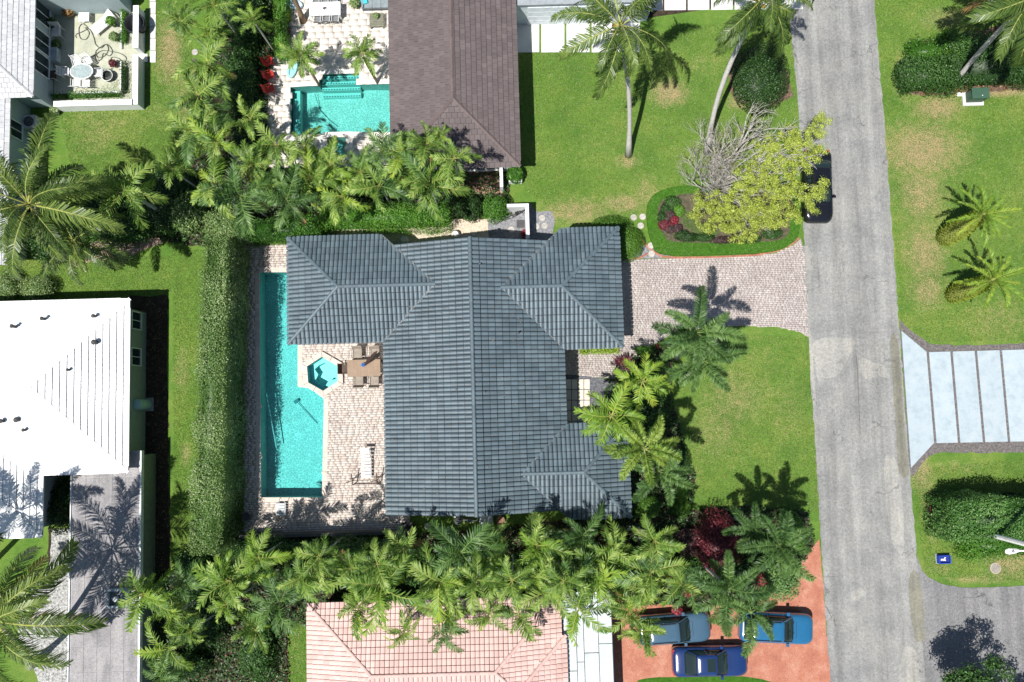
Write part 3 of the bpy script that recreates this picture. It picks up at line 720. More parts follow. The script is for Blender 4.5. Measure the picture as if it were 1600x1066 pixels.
def roof_face(mb, pts3, tw, tl, prof, lift, singles=None, off=0.0, stag=False):
    """pts3: convex planar polygon, pts3[0]->pts3[1] is the eave; tiles laid on it"""
    p0 = Vector(pts3[0]); u = (Vector(pts3[1])-p0).normalized(); nrm = None
    nrm = (Vector(pts3[1])-p0).cross(Vector(pts3[2])-p0).normalized()
    if nrm.z < 0: nrm = -nrm
    v = nrm.cross(u)
    if v.z < 0: v = -v
    q = [((Vector(p)-p0).dot(u), (Vector(p)-p0).dot(v)) for p in pts3]
    ar = sum(q[i-1][0]*q[i][1]-q[i][0]*q[i-1][1] for i in range(len(q)))
    if ar < 0: q = q[::-1]
    edges = []
    for i in range(len(q)):
        a, b = q[i], q[(i+1) % len(q)]; ex, ey = b[0]-a[0], b[1]-a[1]; L = math.hypot(ex, ey)
        if L < 1e-6: continue
        nx_, ny_ = ey/L, -ex/L; edges.append((nx_, ny_, nx_*a[0]+ny_*a[1]))
    mu = [p[0] for p in q]; mv = [p[1] for p in q]
    # deck under the tiles
    mb.face([Vector(p)-nrm*.05 for p in (pts3 if (Vector(pts3[1])-p0).cross(Vector(pts3[2])-p0).z > 0 else pts3[::-1])], 1, .5)
    pr = PROF[prof]; row = 0; vv = -.03
    while vv < max(mv):
        uu = min(mu)-(tw*.5 if (stag and row % 2) else 0)
        rj = random.uniform(-.006, .006)
        while uu < max(mu):
            full = all(nx_*x+ny_*y <= d+.05 for nx_, ny_, d in edges for x, y in ((uu, vv), (uu+tw, vv), (uu+tw, vv+tl), (uu, vv+tl)))
            dz = random.uniform(-.004, .004); tt = min(1, max(0, random.gauss(.5, .22)))
            if full and singles is not None:
                singles.append((p0+u*uu+v*(vv+rj)+nrm*(off+dz), u, v, nrm, tt, mb, lift))
            else:
                out = any(nx_*(uu+tw/2)+ny_*(vv+tl/2) > d+max(tw, tl)*.8 for nx_, ny_, d in edges)
                if not out: put_tile(mb, p0, u, v, nrm, uu, vv+rj, tw, tl, pr, lift, off+dz, tt, None if full else edges)
            uu += tw
        vv += tl; row += 1
def put_tile(mb, p0, u, v, nrm, uu, vv, tw, tl, pr, lift, off, tt, edges):
    for (a, _, ha), (b, _, hb_) in zip(pr[:-1], pr[1:]):
        x0, x1 = uu+a*tw, uu+b*tw; y0, y1 = vv, vv+tl-(.042 if ha > -.02 and pr[0][2] == -.04 and len(pr) > 6 else .012)
        poly = [(x0, y0), (x1, y0), (x1, y1), (x0, y1)]
        if edges: poly = clip(poly, edges)
        if len(poly) < 3: continue
        def z(x, y): fx = (x-x0)/(x1-x0); return off+ha+(hb_-ha)*fx+lift*(1-(y-y0)/(y1-y0))
        mb.face([p0+u*x+v*y+nrm*z(x, y) for x, y in poly], 0, tt)
        if not edges or all(n0*x+n1*y <= d+.02 for n0, n1, d in edges for x, y in ((x0, y0), (x1, y0))):
            mb.face([p0+u*x0+v*y0+nrm*(off-.045), p0+u*x1+v*y0+nrm*(off-.045), p0+u*x1+v*y0+nrm*(off+lift+hb_), p0+u*x0+v*y0+nrm*(off+lift+ha)], 0, tt)
def tile_parts(singles, parent, m, tw, tl, prof, name='roof_tile', keep=300):
    """the 300 nearest whole tiles as parts of their own (shared mesh), the rest joined"""
    singles.sort(key=lambda s_: -(s_[0].z*4-abs(s_[0].x)*.05-abs(s_[0].y)*.05))
    proto = MB(); put_tile(proto, Vector((0,0,0)), Vector((1,0,0)), Vector((0,1,0)), Vector((0,0,1)), 0, 0, tw, tl, PROF[prof], singles[0][6] if singles else .03, 0, .5, None)
    po = proto.build(name, m); me = po.data; bpy.data.objects.remove(po)
    for k, (p, u, v, nrm, tt, mb, lift) in enumerate(singles):
        if k < keep:
            o = bpy.data.objects.new(name, me); COL.objects.link(o); o.parent = parent
            M = Matrix(((u.x, v.x, nrm.x, p.x), (u.y, v.y, nrm.y, p.y), (u.z, v.z, nrm.z, p.z), (0,0,0,1))); o.matrix_world = M
        else:
            put_tile(mb, p, u, v, nrm, 0, 0, tw, tl, PROF[prof], lift, 0, tt, None)
def ridge(parent, a, b, m, r=.13, L=.42, name='ridge_tile', sub=.0, flat=False):
    a = Vector(a); b = Vector(b); d = b-a; n = max(1, round(d.length/L)); d.normalize()
    side = d.cross(Vector((0,0,1))).normalized(); up = side.cross(d); seg = (b-a).length/n
    mb = MB(); K = 5 if not flat else 2
    for k in range(K):
        t0, t1 = math.pi*k/K, math.pi*(k+1)/K
        def pt(t, x, rr): return Vector((x, math.cos(t)*rr, math.sin(t)*rr*(.75 if not flat else .45)))
        mb.face([pt(t0,0,r), pt(t0,seg+.03,r*.86), pt(t1,seg+.03,r*.86), pt(t1,0,r)][::-1]); 
        mb.face([pt(t0,0,r), pt(t1,0,r), pt(t1,0,r*.8), pt(t0,0,r*.8)])
    po = mb.build(name, m); me = po.data; bpy.data.objects.remove(po)
    for i in range(n):
        p = a+(b-a)*(i/n)+up*(.05+random.uniform(0,.006))
        o = bpy.data.objects.new(name, me); COL.objects.link(o); o.parent = parent
        o.matrix_world = Matrix(((d.x, side.x, up.x, p.x), (d.y, side.y, up.y, p.y), (d.z, side.z, up.z, p.z), (0,0,0,1)))
WHITE = surf('white_stucco', (.72,.74,.74), (.66,.68,.68), (.76,.78,.78), scale=1.5, fine=40, finek=.06, bumps=.15, rough=.85)
TRIMD = surf('dark_trim', (.05,.055,.06)); TRIMW = surf('white_trim', (.75,.75,.74), fine=10, finek=.04, bumps=0)
GLASS = glassm('window_glass')
def strip(parent, pts, z0, z1, m, th=.05, name='fascia'):
    """board under the eaves along the outline pts"""
    n = len(pts)
    cx = sum(p[0] for p in pts)/n; cy = sum(p[1] for p in pts)/n; b = MB()
    for i in range(n):
        a, c = Vector(pts[i][:2]), Vector(pts[(i+1) % n][:2]); d = (c-a).normalized(); nr = Vector((d.y, -d.x))
        b.prism([(a.x+nr.x*0, a.y+nr.y*0), (a.x-nr.x*th, a.y-nr.y*th), (c.x-nr.x*th, c.y-nr.y*th), (c.x, c.y)], z0, z1)
    return b.build(name, m, parent)
def window(parent, c, w_, h_, ax, out, m=None, bars=1):
    """c centre on the wall; ax 'x' or 'y' = direction of its width; out = +-1 along the other axis"""
    f = MB(); t = .06
    def bx(o_, u0, u1, z0, z1, d0, d1):
        if ax == 'x': y = sorted((c[1]+out*d0, c[1]+out*d1)); o_.box(c[0]+u0, c[0]+u1, y[0], y[1], c[2]+z0, c[2]+z1)
        else: x = sorted((c[0]+out*d0, c[0]+out*d1)); o_.box(x[0], x[1], c[1]+u0, c[1]+u1, c[2]+z0, c[2]+z1)
    bx(f, -w_/2-t, -w_/2, -h_/2, h_/2, -.01, .06); bx(f, w_/2, w_/2+t, -h_/2, h_/2, -.01, .06)
    bx(f, -w_/2-t, w_/2+t, h_/2, h_/2+t, -.01, .062); bx(f, -w_/2-t, w_/2+t, -h_/2-t, -h_/2, -.01, .09)
    for k in range(bars): x = -w_/2+w_*(k+1)/(bars+1); bx(f, x-.02, x+.02, -h_/2, h_/2, 0, .05)
    o = f.build('window', m or TRIMW, parent); g = MB(); bx(g, -w_/2, w_/2, -h_/2, h_/2, 0, .02); g.build('pane', GLASS, o)

UNDER = surf('roof_underlay', (.022,.026,.03), bumps=0); UNDER2 = surf('roof_underlay_pale', (.16,.13,.12), bumps=0)
SLATE = surf('slate_tile', (.096,.133,.156), (.076,.108,.128), (.125,.166,.188), scale=.8, fine=30, finek=.2, tint=.13, rough=.5, spec=.45, bumps=.15)
# ---------------- main house
ZE = 3.0; TWm, TLm = .262, .43
mh = thing('house', 'large house with blue-grey barrel tile roof between the long pool and paver driveway', 'house')
xW = (P(602,600,ZE).x+P(603,800,ZE).x)/2; xE = (P(882,600,ZE).x+P(885,650,ZE).x)/2
yS = (P(603,803,ZE).y+P(800,802,ZE).y)/2; yN = P(620,384,ZE).y
xR = (xW+xE)/2; pitch = .335; zR = ZE+(xR-xW)*pitch
mroof = MB(); singles = []
roof_o = bpy.data.objects.new('roof', None)
roof_face(mroof, [(xW,yS,ZE),(xW,yN,ZE),(xR,yN,zR),(xR,yS,zR)][::1], TWm, TLm, 'barrel', .045, singles)
roof_face(mroof, [(xE,yS,ZE),(xE,yN,ZE),(xR,yN,zR),(xR,yS,zR)], TWm, TLm, 'barrel', .045, singles)
def wing(x0, x1, y0, y1, hipside, xmeet, zE=ZE):
    """hip wing; hipside 'w' or 'e'; other end dies into the main slope"""
    ym = (y0+y1)/2; hw = (y1-y0)/2; zr = zE+hw*pitch
    if hipside == 'w':
        hx = x0+hw; rx = xW+hw          # ridge meets main slope where heights agree
        roof_face(mroof, [(x0,y1,zE),(x0,y0,zE),(hx,ym,zr)], TWm, TLm, 'barrel', .045, singles, off=.02)
        roof_face(mroof, [(x0,y1,zE),(xW,y1,zE),(rx,ym,zr),(hx,ym,zr)], TWm, TLm, 'barrel', .045, singles, off=.02)
        roof_face(mroof, [(x0,y0,zE),(xW,y0,zE),(rx,ym,zr),(hx,ym,zr)], TWm, TLm, 'barrel', .045, singles, off=.02)
        return [((x0,y0,zE),(hx,ym,zr)), ((x0,y1,zE),(hx,ym,zr)), ((hx,ym,zr),(rx,ym,zr))], [((xW,y0,zE),(rx,ym,zr)), ((xW,y1,zE),(rx,ym,zr))]
    hx = x1-hw; rx = xE-hw
    roof_face(mroof, [(x1,y1,zE),(x1,y0,zE),(hx,ym,zr)], TWm, TLm, 'barrel', .045, singles, off=.02)
    roof_face(mroof, [(x1,y1,zE),(xE,y1,zE),(rx,ym,zr),(hx,ym,zr)], TWm, TLm, 'barrel', .045, singles, off=.02)
    roof_face(mroof, [(x1,y0,zE),(xE,y0,zE),(rx,ym,zr),(hx,ym,zr)], TWm, TLm, 'barrel', .045, singles, off=.02)
    return [((x1,y0,zE),(hx,ym,zr)), ((x1,y1,zE),(hx,ym,zr)), ((hx,ym,zr),(rx,ym,zr))], [((xE,y0,zE),(rx,ym,zr)), ((xE,y1,zE),(rx,ym,zr))]
nw = (P(450,450,ZE).x, xW, (P(452,538,ZE).y+P(600,534,ZE).y)/2, (P(450,371,ZE).y+P(614,368,ZE).y)/2)
ne = (xE, P(970,450,ZE).x, (P(882,547,ZE).y+P(972,541,ZE).y)/2, (P(860,359,ZE).y+P(966,355,ZE).y)/2)
se = (xE, P(983,740,ZE).x, (P(981,808,ZE).y), P(900,663,ZE).y)
rid = [((xR,yS,zR),(xR,yN,zR))]; val = []
for wv, hs in ((nw,'w'),(ne,'e'),(se,'e')):
    r_, v_ = wing(*wv, hs, 0); rid += r_; val += v_
tile_parts(singles, None, SLATE, TWm, TLm, 'barrel') if False else None
roof = mroof
# build: roof object first so single tiles can be its children
singles.sort(key=lambda s_: -s_[0].z)
for (p, u, v, nrm, tt, mb, lift) in singles[300:]: put_tile(mb, p, u, v, nrm, 0, 0, TWm, TLm, PROF['barrel'], lift, 0, tt, None)
deckm = MB()
deckm.prism([(xW+.05,yS+.05),(xE-.05,yS+.05),(xE-.05,yN-.05),(xW+.05,yN-.05)], ZE-.2, ZE-.04)
for wv in (nw, ne, se): deckm.prism([(wv[0]+.05,wv[2]+.05),(wv[1]-.05,wv[2]+.05),(wv[1]-.05,wv[3]-.05),(wv[0]+.05,wv[3]-.05)], ZE-.19, ZE-.05)
for y_, sg in ((yS+.04, 1), (yN-.04, -1)):
    deckm.face([(xW+.05,y_,ZE-.04),(xE-.05,y_,ZE-.04),(xR,y_,zR-.05)] if sg > 0 else [(xE-.05,y_,ZE-.04),(xW+.05,y_,ZE-.04),(xR,y_,zR-.05)])
ro = deckm.build('roof', TRIMD, mh)
ts = mroof.build('roof_tiles', [SLATE, UNDER], ro); ts['kind'] = 'stuff'
tile_parts(singles[:300], ro, SLATE, TWm, TLm, 'barrel')
for a_, b_ in rid: ridge(ro, a_, b_, SLATE, .12)
vb = MB()
for a_, b_ in val:
    a_, b_ = Vector(a_)+Vector((0,0,.05)), Vector(b_)+Vector((0,0,.05)); vb.tube([a_, b_], .03, 5)
vb.build('valley_flashing', surf('rusty_flashing', (.30,.22,.17), (.2,.15,.12), (.45,.42,.4), scale=5), ro)
for px, py, zz in ((593,431,3.7),(750,413,4.6),(655,388,3.6),(757,613,4.6),(713,609,4.4),(688,797,3.9),(809,521,4.2),(620,455,3.8)):
    p = P(px, py, zz); vb = MB(); vb.lathe([(.05,-.3),(.05,.22),(.0,.22)], (0,0,0), 8); vb.build('vent_pipe', surf('vent', (.12,.13,.13)), ro, loc=(p.x, p.y, zz))
ov = .55
wl = MB()
wl.box(xW+ov, xE-ov, yS+.35, yN-.3, 0, ZE-.21); o_ = wl.build('wall', WHITE, mh)
for wv, hs in ((nw,'w'),(ne,'e'),(se,'e')):
    wl = MB(); x0 = wv[0]+(ov if hs == 'w' else -ov); x1 = wv[1]+(ov if hs == 'w' else -ov)
    wl.box(x0, x1-.002, wv[2]+ov, wv[3]-ov, 0, ZE-.2); wl.build('wall', WHITE, mh)
    yy = (wv[2]+wv[3])/2; xx = x0 if hs == 'w' else x1
    if wv is ne:
        g = MB(); g.box(x1-.01, x1+.05, yy-2.3, yy+2.3, .02, 2.3); gd = g.build('garage_door', TRIMW, mh)
        for k in range(4): s_ = MB(); s_.box(x1+.05, x1+.07, yy-2.25, yy+2.25, .06+k*.56, .58+k*.56); s_.build('panel', TRIMW, gd)
    else:
        for dy in (-1.6, 1.2): window(mh, (xx, yy+dy, 1.5), 1.4, 1.3, 'y', -1 if hs == 'w' else 1)
for dy in (-3, -6.5): window(mh, (xW+ov, (yS+yN)/2+dy, 1.15), 2.6, 2.1, 'y', -1, bars=2)
for dx in (-2.2, 1.5): window(mh, (xR+dx, yS+.35, 1.5), 1.2, 1.2, 'x', -1)
for dx in (-2.2, 2.5): window(mh, (xR+dx, yN-.3, 1.5), 1.2, 1.2, 'x', 1)
ent = MB(); ym_ = P(884,610).y; ent.box(xE-ov-.01, xE-ov+.06, ym_-.9, ym_+.9, .05, 2.3); dd_ = ent.build('front_door', surf('door_wood', (.16,.09,.05)), mh)
h_ = MB(); h_.box(xE-ov+.06, xE-ov+.12, ym_-.1, ym_-.06, .9, 1.4); h_.build('handle', surf('steel', (.6,.6,.6), metal=1, rough=.3), dd_)

# ---------------- generic hip/gable house roof builder
def hip_roof(parent, x0, x1, y0, y1, ze, pit, tm, tw, tl, prof, lift, hips='ns', keep=300, rm=None, ridge_r=.11, trim=TRIMW, flat=False, stag=False, axis='y', wallin=.5, trimh=.18):
    mb = MB(); sg = []; rr = []
    if axis == 'y':
        xm = (x0+x1)/2; hw = (x1-x0)/2; zr = ze+hw*pit; ys_ = y0+(hw if 's' in hips else 0); yn_ = y1-(hw if 'n' in hips else 0)
        A, B = (xm, ys_, zr), (xm, yn_, zr)
        roof_face(mb, [(x0,y0,ze),(x0,y1,ze),B,A], tw, tl, prof, lift, sg, stag=stag); roof_face(mb, [(x1,y0,ze),(x1,y1,ze),B,A], tw, tl, prof, lift, sg, stag=stag)
        rr.append((A, B))
        if 's' in hips: roof_face(mb, [(x0,y0,ze),(x1,y0,ze),A], tw, tl, prof, lift, sg, stag=stag); rr += [((x0,y0,ze),A), ((x1,y0,ze),A)]
        if 'n' in hips: roof_face(mb, [(x0,y1,ze),(x1,y1,ze),B], tw, tl, prof, lift, sg, stag=stag); rr += [((x0,y1,ze),B), ((x1,y1,ze),B)]
    else:
        ym = (y0+y1)/2; hw = (y1-y0)/2; zr = ze+hw*pit; xw_ = x0+(hw if 'w' in hips else 0); xe_ = x1-(hw if 'e' in hips else 0)
        A, B = (xw_, ym, zr), (xe_, ym, zr)
        roof_face(mb, [(x0,y0,ze),(x1,y0,ze),B,A], tw, tl, prof, lift, sg, stag=stag); roof_face(mb, [(x0,y1,ze),(x1,y1,ze),B,A], tw, tl, prof, lift, sg, stag=stag)
        rr.append((A, B))
        if 'w' in hips: roof_face(mb, [(x0,y0,ze),(x0,y1,ze),A], tw, tl, prof, lift, sg, stag=stag); rr += [((x0,y0,ze),A), ((x0,y1,ze),A)]
        if 'e' in hips: roof_face(mb, [(x1,y0,ze),(x1,y1,ze),B], tw, tl, prof, lift, sg, stag=stag); rr += [((x1,y0,ze),B), ((x1,y1,ze),B)]
    cx, cy = 0, 0
    def vis(s_):
        p = s_[0]; X_, Y_ = p.x*50/(50-p.z), (p.y-0)*50/(50-p.z); return math.hypot(X_, Y_)-p.z*6 + (1000 if abs(X_) > 32 or abs(Y_) > 24 else 0)
    sg.sort(key=vis)
    for (p, u, v, nrm, tt, m_, lf) in sg[keep:]: put_tile(mb, p, u, v, nrm, 0, 0, tw, tl, PROF[prof], lf, 0, tt, None)
    dk = MB(); dk.prism([(x0+.04,y0+.04),(x1-.04,y0+.04),(x1-.04,y1-.04),(x0+.04,y1-.04)], ze-trimh, ze-.03)
    ro_ = dk.build('roof', trim, parent); o = mb.build('roof_tiles', [tm, UNDER2 if tm.name in ('white_roof_tile','pale_tile','pink_tile') else UNDER], ro_); o['kind'] = 'stuff'
    if keep: tile_parts(sg[:keep], ro_, tm, tw, tl, prof)
    for a_, b_ in rr: ridge(ro_, a_, b_, rm or tm, ridge_r, flat=flat)
    return ro_, zr
# ---------------- brown house (north)
BROWN = surf('brown_tile', (.125,.10,.10), (.105,.085,.085), (.145,.118,.116), scale=1.5, fine=40, finek=.2, tint=.10, rough=.6)
bh = thing('house', 'neighbouring house with long mauve-brown flat tile roof beside the upper swimming pool', 'house')
bx0 = P(609,100,2.9).x; bx1 = P(809,130,2.9).x; by0 = P(720,263,2.9).y; by1 = P(700,-140,2.9).y
hip_roof(bh, bx0, bx1, by0, by1, 2.9, .30, BROWN, .33, .33, 'flat', .05, hips='s', stag=True, rm=surf('brown_ridge', (.13,.10,.095), tint=.1), flat=True, trim=surf('cream_trim', (.6,.58,.54)))
wl = MB(); wl.box(bx0+.4, bx1-.45, by0+.6, by1, 0, 2.71); wl.build('wall', WHITE, bh)
for px in (705, 745, 775): window(bh, (P(px,270).x, by0+.6, 1.3), 1.1, 1.5, 'x', -1)
for dy in (3, 7): window(bh, (bx0+.4, by0+dy, 1.2), 2.2, 2.1, 'y', -1)
# white garage north east
gh = thing('garage', 'white flat-roofed garage wall behind the white slab driveway at the top edge', 'garage')
gx0 = bx1-.44; gy = P(900,36).y; gx1 = P(1010,30).x
wl = MB(); wl.box(gx0, gx1, gy, gy+7, 0, 2.6); wl.build('wall', surf('bluewhite_wall', (.58,.64,.66), fine=20, finek=.05), gh)
wl = MB(); wl.box(gx0-.1, gx1+.15, gy-.02-.1, gy+7.2, 2.6, 2.74); wl.build('roof', surf('grey_flat_roof', (.3,.33,.35)), gh)
wl = MB(); wl.box(gx0+1.2, gx1-.4, gy-.05, gy-.005, .03, 2.3); g_ = wl.build('garage_door', surf('door_white', (.66,.71,.74), fine=20, finek=.04), gh)
for k in range(4): s_ = MB(); s_.box(gx0+1.25, gx1-.45, gy-.07, gy-.05, .07+k*.56, .58+k*.56); s_.build('panel', surf('door_white', (.6,.6,.6)), g_)

# ---------------- upper left house with courtyard
LG = surf('pale_tile', (.52,.53,.54), (.44,.45,.46), (.6,.61,.62), scale=2, fine=26, finek=.22, tint=.10)
ul = thing('house', 'pale grey shingle-roofed house cut by the upper left corner of the photo', 'house')
ux1 = P(53,80,2.7).x; uy0 = P(30,152,2.7).y
hip_roof(ul, ux1-9, ux1, uy0, uy0+14, 2.7, .30, LG, .36, .30, 'flat', .03, hips='s', keep=300, stag=True, flat=True)
ro2_, _ = hip_roof(ul, P(14,200,2.6).x-8, P(14,200,2.6).x, P(10,262,2.6).y-6, uy0+.4, 2.55, .30, LG, .36, .30, 'flat', .03, hips='', keep=0, stag=True, flat=True)
BW = surf('blue_wall', (.36,.44,.46), (.33,.41,.43), (.39,.47,.49), fine=20, finek=.06)
wl = MB(); wl.box(ux1-8.5, ux1-.35, uy0+.4, uy0+14, 0, 2.5); wl.build('wall', BW, ul)
wx2 = P(14,200,2.6).x-.3
wl = MB(); wl.box(wx2-7, wx2, P(10,262).y-6, uy0+.39, 0, 2.36); wl.build('wall', BW, ul)
for y_ in (38, 81, 115): window(ul, (ux1-.35, P(60,y_).y, 1.35), 1.25, 1.5, 'y', 1)
window(ul, (wx2, P(18,216).y, 1.5), 1.0, 1.2, 'y', 1)
# north courtyard wing (its white top edge at y=5)
ny = P(150,22).y; 
wl = MB(); wl.box(ux1-.34, P(215,40).x-.4, ny, ny+8, 0, 2.4); wl.build('wall', BW, ul)
# courtyard walls
cw = thing('courtyard_wall', 'low white wall with planting strips enclosing the upper left courtyard', 'wall')
cx1 = P(216,100,.9).x; cy0 = P(150,165,.9).y; cT = P(216,97).y; cB = P(216,85).y
def cwall(x0, x1, y0, y1, h=.95): b = MB(); b.box(x0, x1, y0, y1, 0, h); o = b.build('wall_panel', WHITE, cw); b = MB(); b.box(x0-.04, x1+.04, y0-.04, y1+.04, h, h+.05); b.build('wall_cap', TRIMW, cw)
cwall(cx1-.28, cx1, cy0, cT); cwall(cx1-.28, cx1, cB, ny-.06); cwall(ux1+.3, cx1-.29, cy0, cy0+.28)
for (a_, b_, c_, d_) in ((P(190,98).x, P(190,98).x+.08, P(190,146).y, P(190,98).y), (P(80,146).x, P(190,98).x, P(190,146).y, P(190,146).y+.08), (P(190,78).x, P(190,78).x+.08, P(190,78).y, P(190,14).y)):
    b = MB(); b.box(a_, b_, c_, d_, 0, .2); b.build('planter_kerb', TRIMW, cw)
sheet('courtyard_paving', [(ux1-.3, cy0+.1), (cx1-.1, cy0+.1), (cx1-.1, ny+.1), (ux1-.3, ny+.1)], .012, surf('courtyard_stone', (.42,.43,.33), (.35,.37,.29), (.52,.52,.43), scale=1.5, fine=20, finek=.2))
# ---------------- white roofed house, left
WR = surf('white_roof_tile', (.84,.84,.83), (.80,.80,.80), (.86,.86,.85), scale=1, fine=20, finek=.05, tint=.02, rough=.6)
wh = thing('house', 'white hip-roofed house at the left edge beside the long green hedge', 'house')
wx1 = P(202,600,2.9).x; wy0 = P(201,738,2.9).y; wy1 = P(203,467,2.9).y
wro, wz = hip_roof(wh, wx1-16, wx1, wy0, wy1, 2.9, .27, WR, .36, .375, 'flat', .075, hips='e', keep=300, rm=WR, flat=True, axis='x', stag=True)
lx1 = P(67,790,2.75).x; ly0 = P(67,839,2.75).y
hip_roof(wh, lx1-8, lx1, ly0, wy0+3.2, 2.75, .24, WR, .36, .36, 'flat', .075, hips='s', keep=0, rm=WR, flat=True, stag=True)
GW = surf('greygreen_wall', (.30,.34,.33), (.27,.31,.30), (.33,.37,.36), fine=20, finek=.08)
wl = MB(); wl.box(wx1-15.5, wx1-.35, wy0+.5, wy1-.5, 0, 2.7); wl.build('wall', GW, wh)
wl = MB(); wl.box(lx1-7.5, lx1-.4, ly0+.45, wy0+.49, 0, 2.55); wl.build('wall', GW, wh)
for y_ in (505, 560): window(wh, (wx1-.35, P(222,y_).y, 1.4), 1.0, 1.1, 'y', 1)
for px, py, zz, s_ in ((20,510,3.7,.09),(67,498,3.5,.09),(147,494,3.4,.09),(107,578,3.9,.07),(3,658,4,.1),(27,656,3.9,.12),(38,672,3.8,.08),(148,535,3.6,.12)):
    p = P(px, py, zz); vb = MB(); vb.lathe([(s_,-.4),(s_,.12),(s_*1.4,.13),(s_*.6,.2),(0,.2)], n=8); vb.build('roof_vent', surf('ventdark', (.07,.07,.07)), wro, loc=(p.x, p.y, zz))
# grey flat carport
cp = thing('carport', 'grey flat-roofed carport with seamed sheets in palm shade, lower left', 'carport')
kx0 = P(110,900,2.2).x; kx1 = P(218,900,2.2).x; ky1 = P(160,706,2.2).y; ky0 = P(160,1180,2.2).y
b = MB(); b.box(kx0, kx1, ky0, ky1, 1.95, 2.17); b.build('roof', surf('carport_edge', (.45,.47,.47)), cp)
CM = surf('grey_sheet', (.30,.285,.29), (.20,.195,.20), (.36,.345,.34), scale=1.3, fine=14, finek=.35, tint=.07, rough=.8, stretch=(1,.4,1))
cxs = np.linspace(kx0+.06, kx1-.1, 6); y = ky1-.04
cys = [ky1-.05, P(160,746,2.2).y, P(160,965,2.2).y, P(160,1010,2.2).y, P(160,1050,2.2).y, ky0+.05]
for i in range(5):
    for j in range(len(cys)-1): b = MB(); b.box(cxs[i]+.012, cxs[i+1]-.012, cys[j+1]+.012, cys[j]-.012, 2.17, 2.19+.003*((i+j) % 2)); b.build('panel', CM, cp)
b = MB(); b.box(kx0+.2, kx1-.06, ky0, ky1-.3, 0, 1.94); b.build('wall', surf('olive_wall', (.22,.25,.20), fine=14, finek=.15), cp)
b = MB(); b.box(kx0-.06, kx0, ky0, ky1, 1.9, 2.26); b.box(kx1, kx1+.07, ky0, ky1, 1.9, 2.24); b.build('gutter', TRIMW, cp)
p = P(173,934,2.2); 
sk = thing('roof_skylight', 'grey framed box with white vent dome on the lower end of the grey carport roof', 'skylight', (p.x+.5, p.y, 2.2))
b = MB()
for a_ in ((-.62,.62,.42,.55),(-.62,.62,-.55,-.42),(-.62,-.5,-.42,.42),(.5,.62,-.42,.42)): b.box(*a_, 0, .28)
b.build('frame', surf('sky_frame', (.38,.44,.46)), sk); b = MB(); b.box(-.5,.5,-.42,.42,0,.06); b.build('base', surf('sky_base', (.14,.16,.18)), sk)
b = MB(); b.lathe([(.16,.06),(.16,.25),(.12,.34),(0,.38)], (-.1,-.05,0), 12); b.build('vent_dome', TRIMW, sk, smooth=True)
# ---------------- pink roof house, bottom
PK = surf('pink_tile', (.62,.425,.385), (.53,.35,.31), (.67,.48,.44), scale=.9, fine=30, finek=.14, tint=.09, rough=.7)
pk = thing('house', 'house with salmon pink tile hip roof at the bottom edge below the palm row', 'house')
px0 = P(481,1030,2.8).x; px1 = P(878,1030,2.8).x; py1 = P(600,940,2.8).y
hw_ = P(600,940,2.8).y-P(600,1028,3.9).y
hip_roof(pk, px0, px1, py1-2*3.85, py1, 2.8, .28, PK, .27, .36, 'low', .055, hips='we', keep=300, rm=PK, axis='x', trim=surf('pink_trim', (.5,.35,.3)))
hip_roof(pk, P(790,1000,2.8).x-3, P(790,1000,2.8).x+3.5, py1-14, py1-2.2, 2.8, .28, PK, .27, .36, 'low', .055, hips='n', keep=0, rm=PK)
b = MB(); b.box(px0+.5, px1-.4, py1-7.2, py1-.5, 0, 2.6); b.build('wall', surf('cream_wall', (.6,.5,.42)), pk)
window(pk, (px0+2.5, py1-.5, 1.4), 1.2, 1.2, 'x', 1); window(pk, (px0+7, py1-.5, 1.4), 1.2, 1.2, 'x', 1)
# corrugated white patio roof next to it
pr = thing('patio_roof', 'white metal panel patio roof between the pink roof and the red driveway', 'patio roof')
qx0 = P(880,1000,2.5).x; qx1 = P(957,1000,2.5).x; qy1 = P(910,925,2.5).y; qy0 = qy1-9
SH = surf('white_metal', (.50,.545,.56), (.40,.44,.45), (.58,.62,.63), scale=1.5, fine=12, finek=.15, rough=.45, tint=.05, stretch=(1,.3,1))
xx = [qx0, qx0+.27*(qx1-qx0), qx0+.42*(qx1-qx0), qx0+.72*(qx1-qx0), qx1]
for i in range(4):
    yb_ = [qy1, qy1-4.5+i*.5, qy0]
    for j in range(2): b = MB(); b.box(xx[i]+.02, xx[i+1]-.02, yb_[j+1]+.02, yb_[j]-.02, 2.4+.012*((i+j) % 2), 2.45+.012*((i+j) % 2)); b.build('panel', SH, pr)
b = MB()
for x_ in xx: b.box(x_-.03, x_+.03, qy0, qy1, 2.3, 2.40)
b.build('beam', TRIMD, pr)
for y_ in (qy0+.2, qy1-.3):
    for x_ in (qx0+.1, qx1-.1): b = MB(); b.box(x_-.05, x_+.05, y_-.05, y_+.05, 0, 2.3); b.build('post', TRIMW, pr)
# small gate yard wall (north side of main house)
gw = thing('yard_wall', 'low white L-shaped wall around the small gravel yard north of the slate roof', 'wall')
a_ = P(826,318,1.5); c_ = P(829,372,1.5); e_ = P(792,320,1.5)
b = MB(); b.box(a_.x-.22, a_.x, c_.y, a_.y, 0, 1.5); b.build('wall_panel', WHITE, gw)
b = MB(); b.box(e_.x, a_.x-.221, a_.y-.2, a_.y, 0, 1.5); b.build('wall_panel', WHITE, gw)
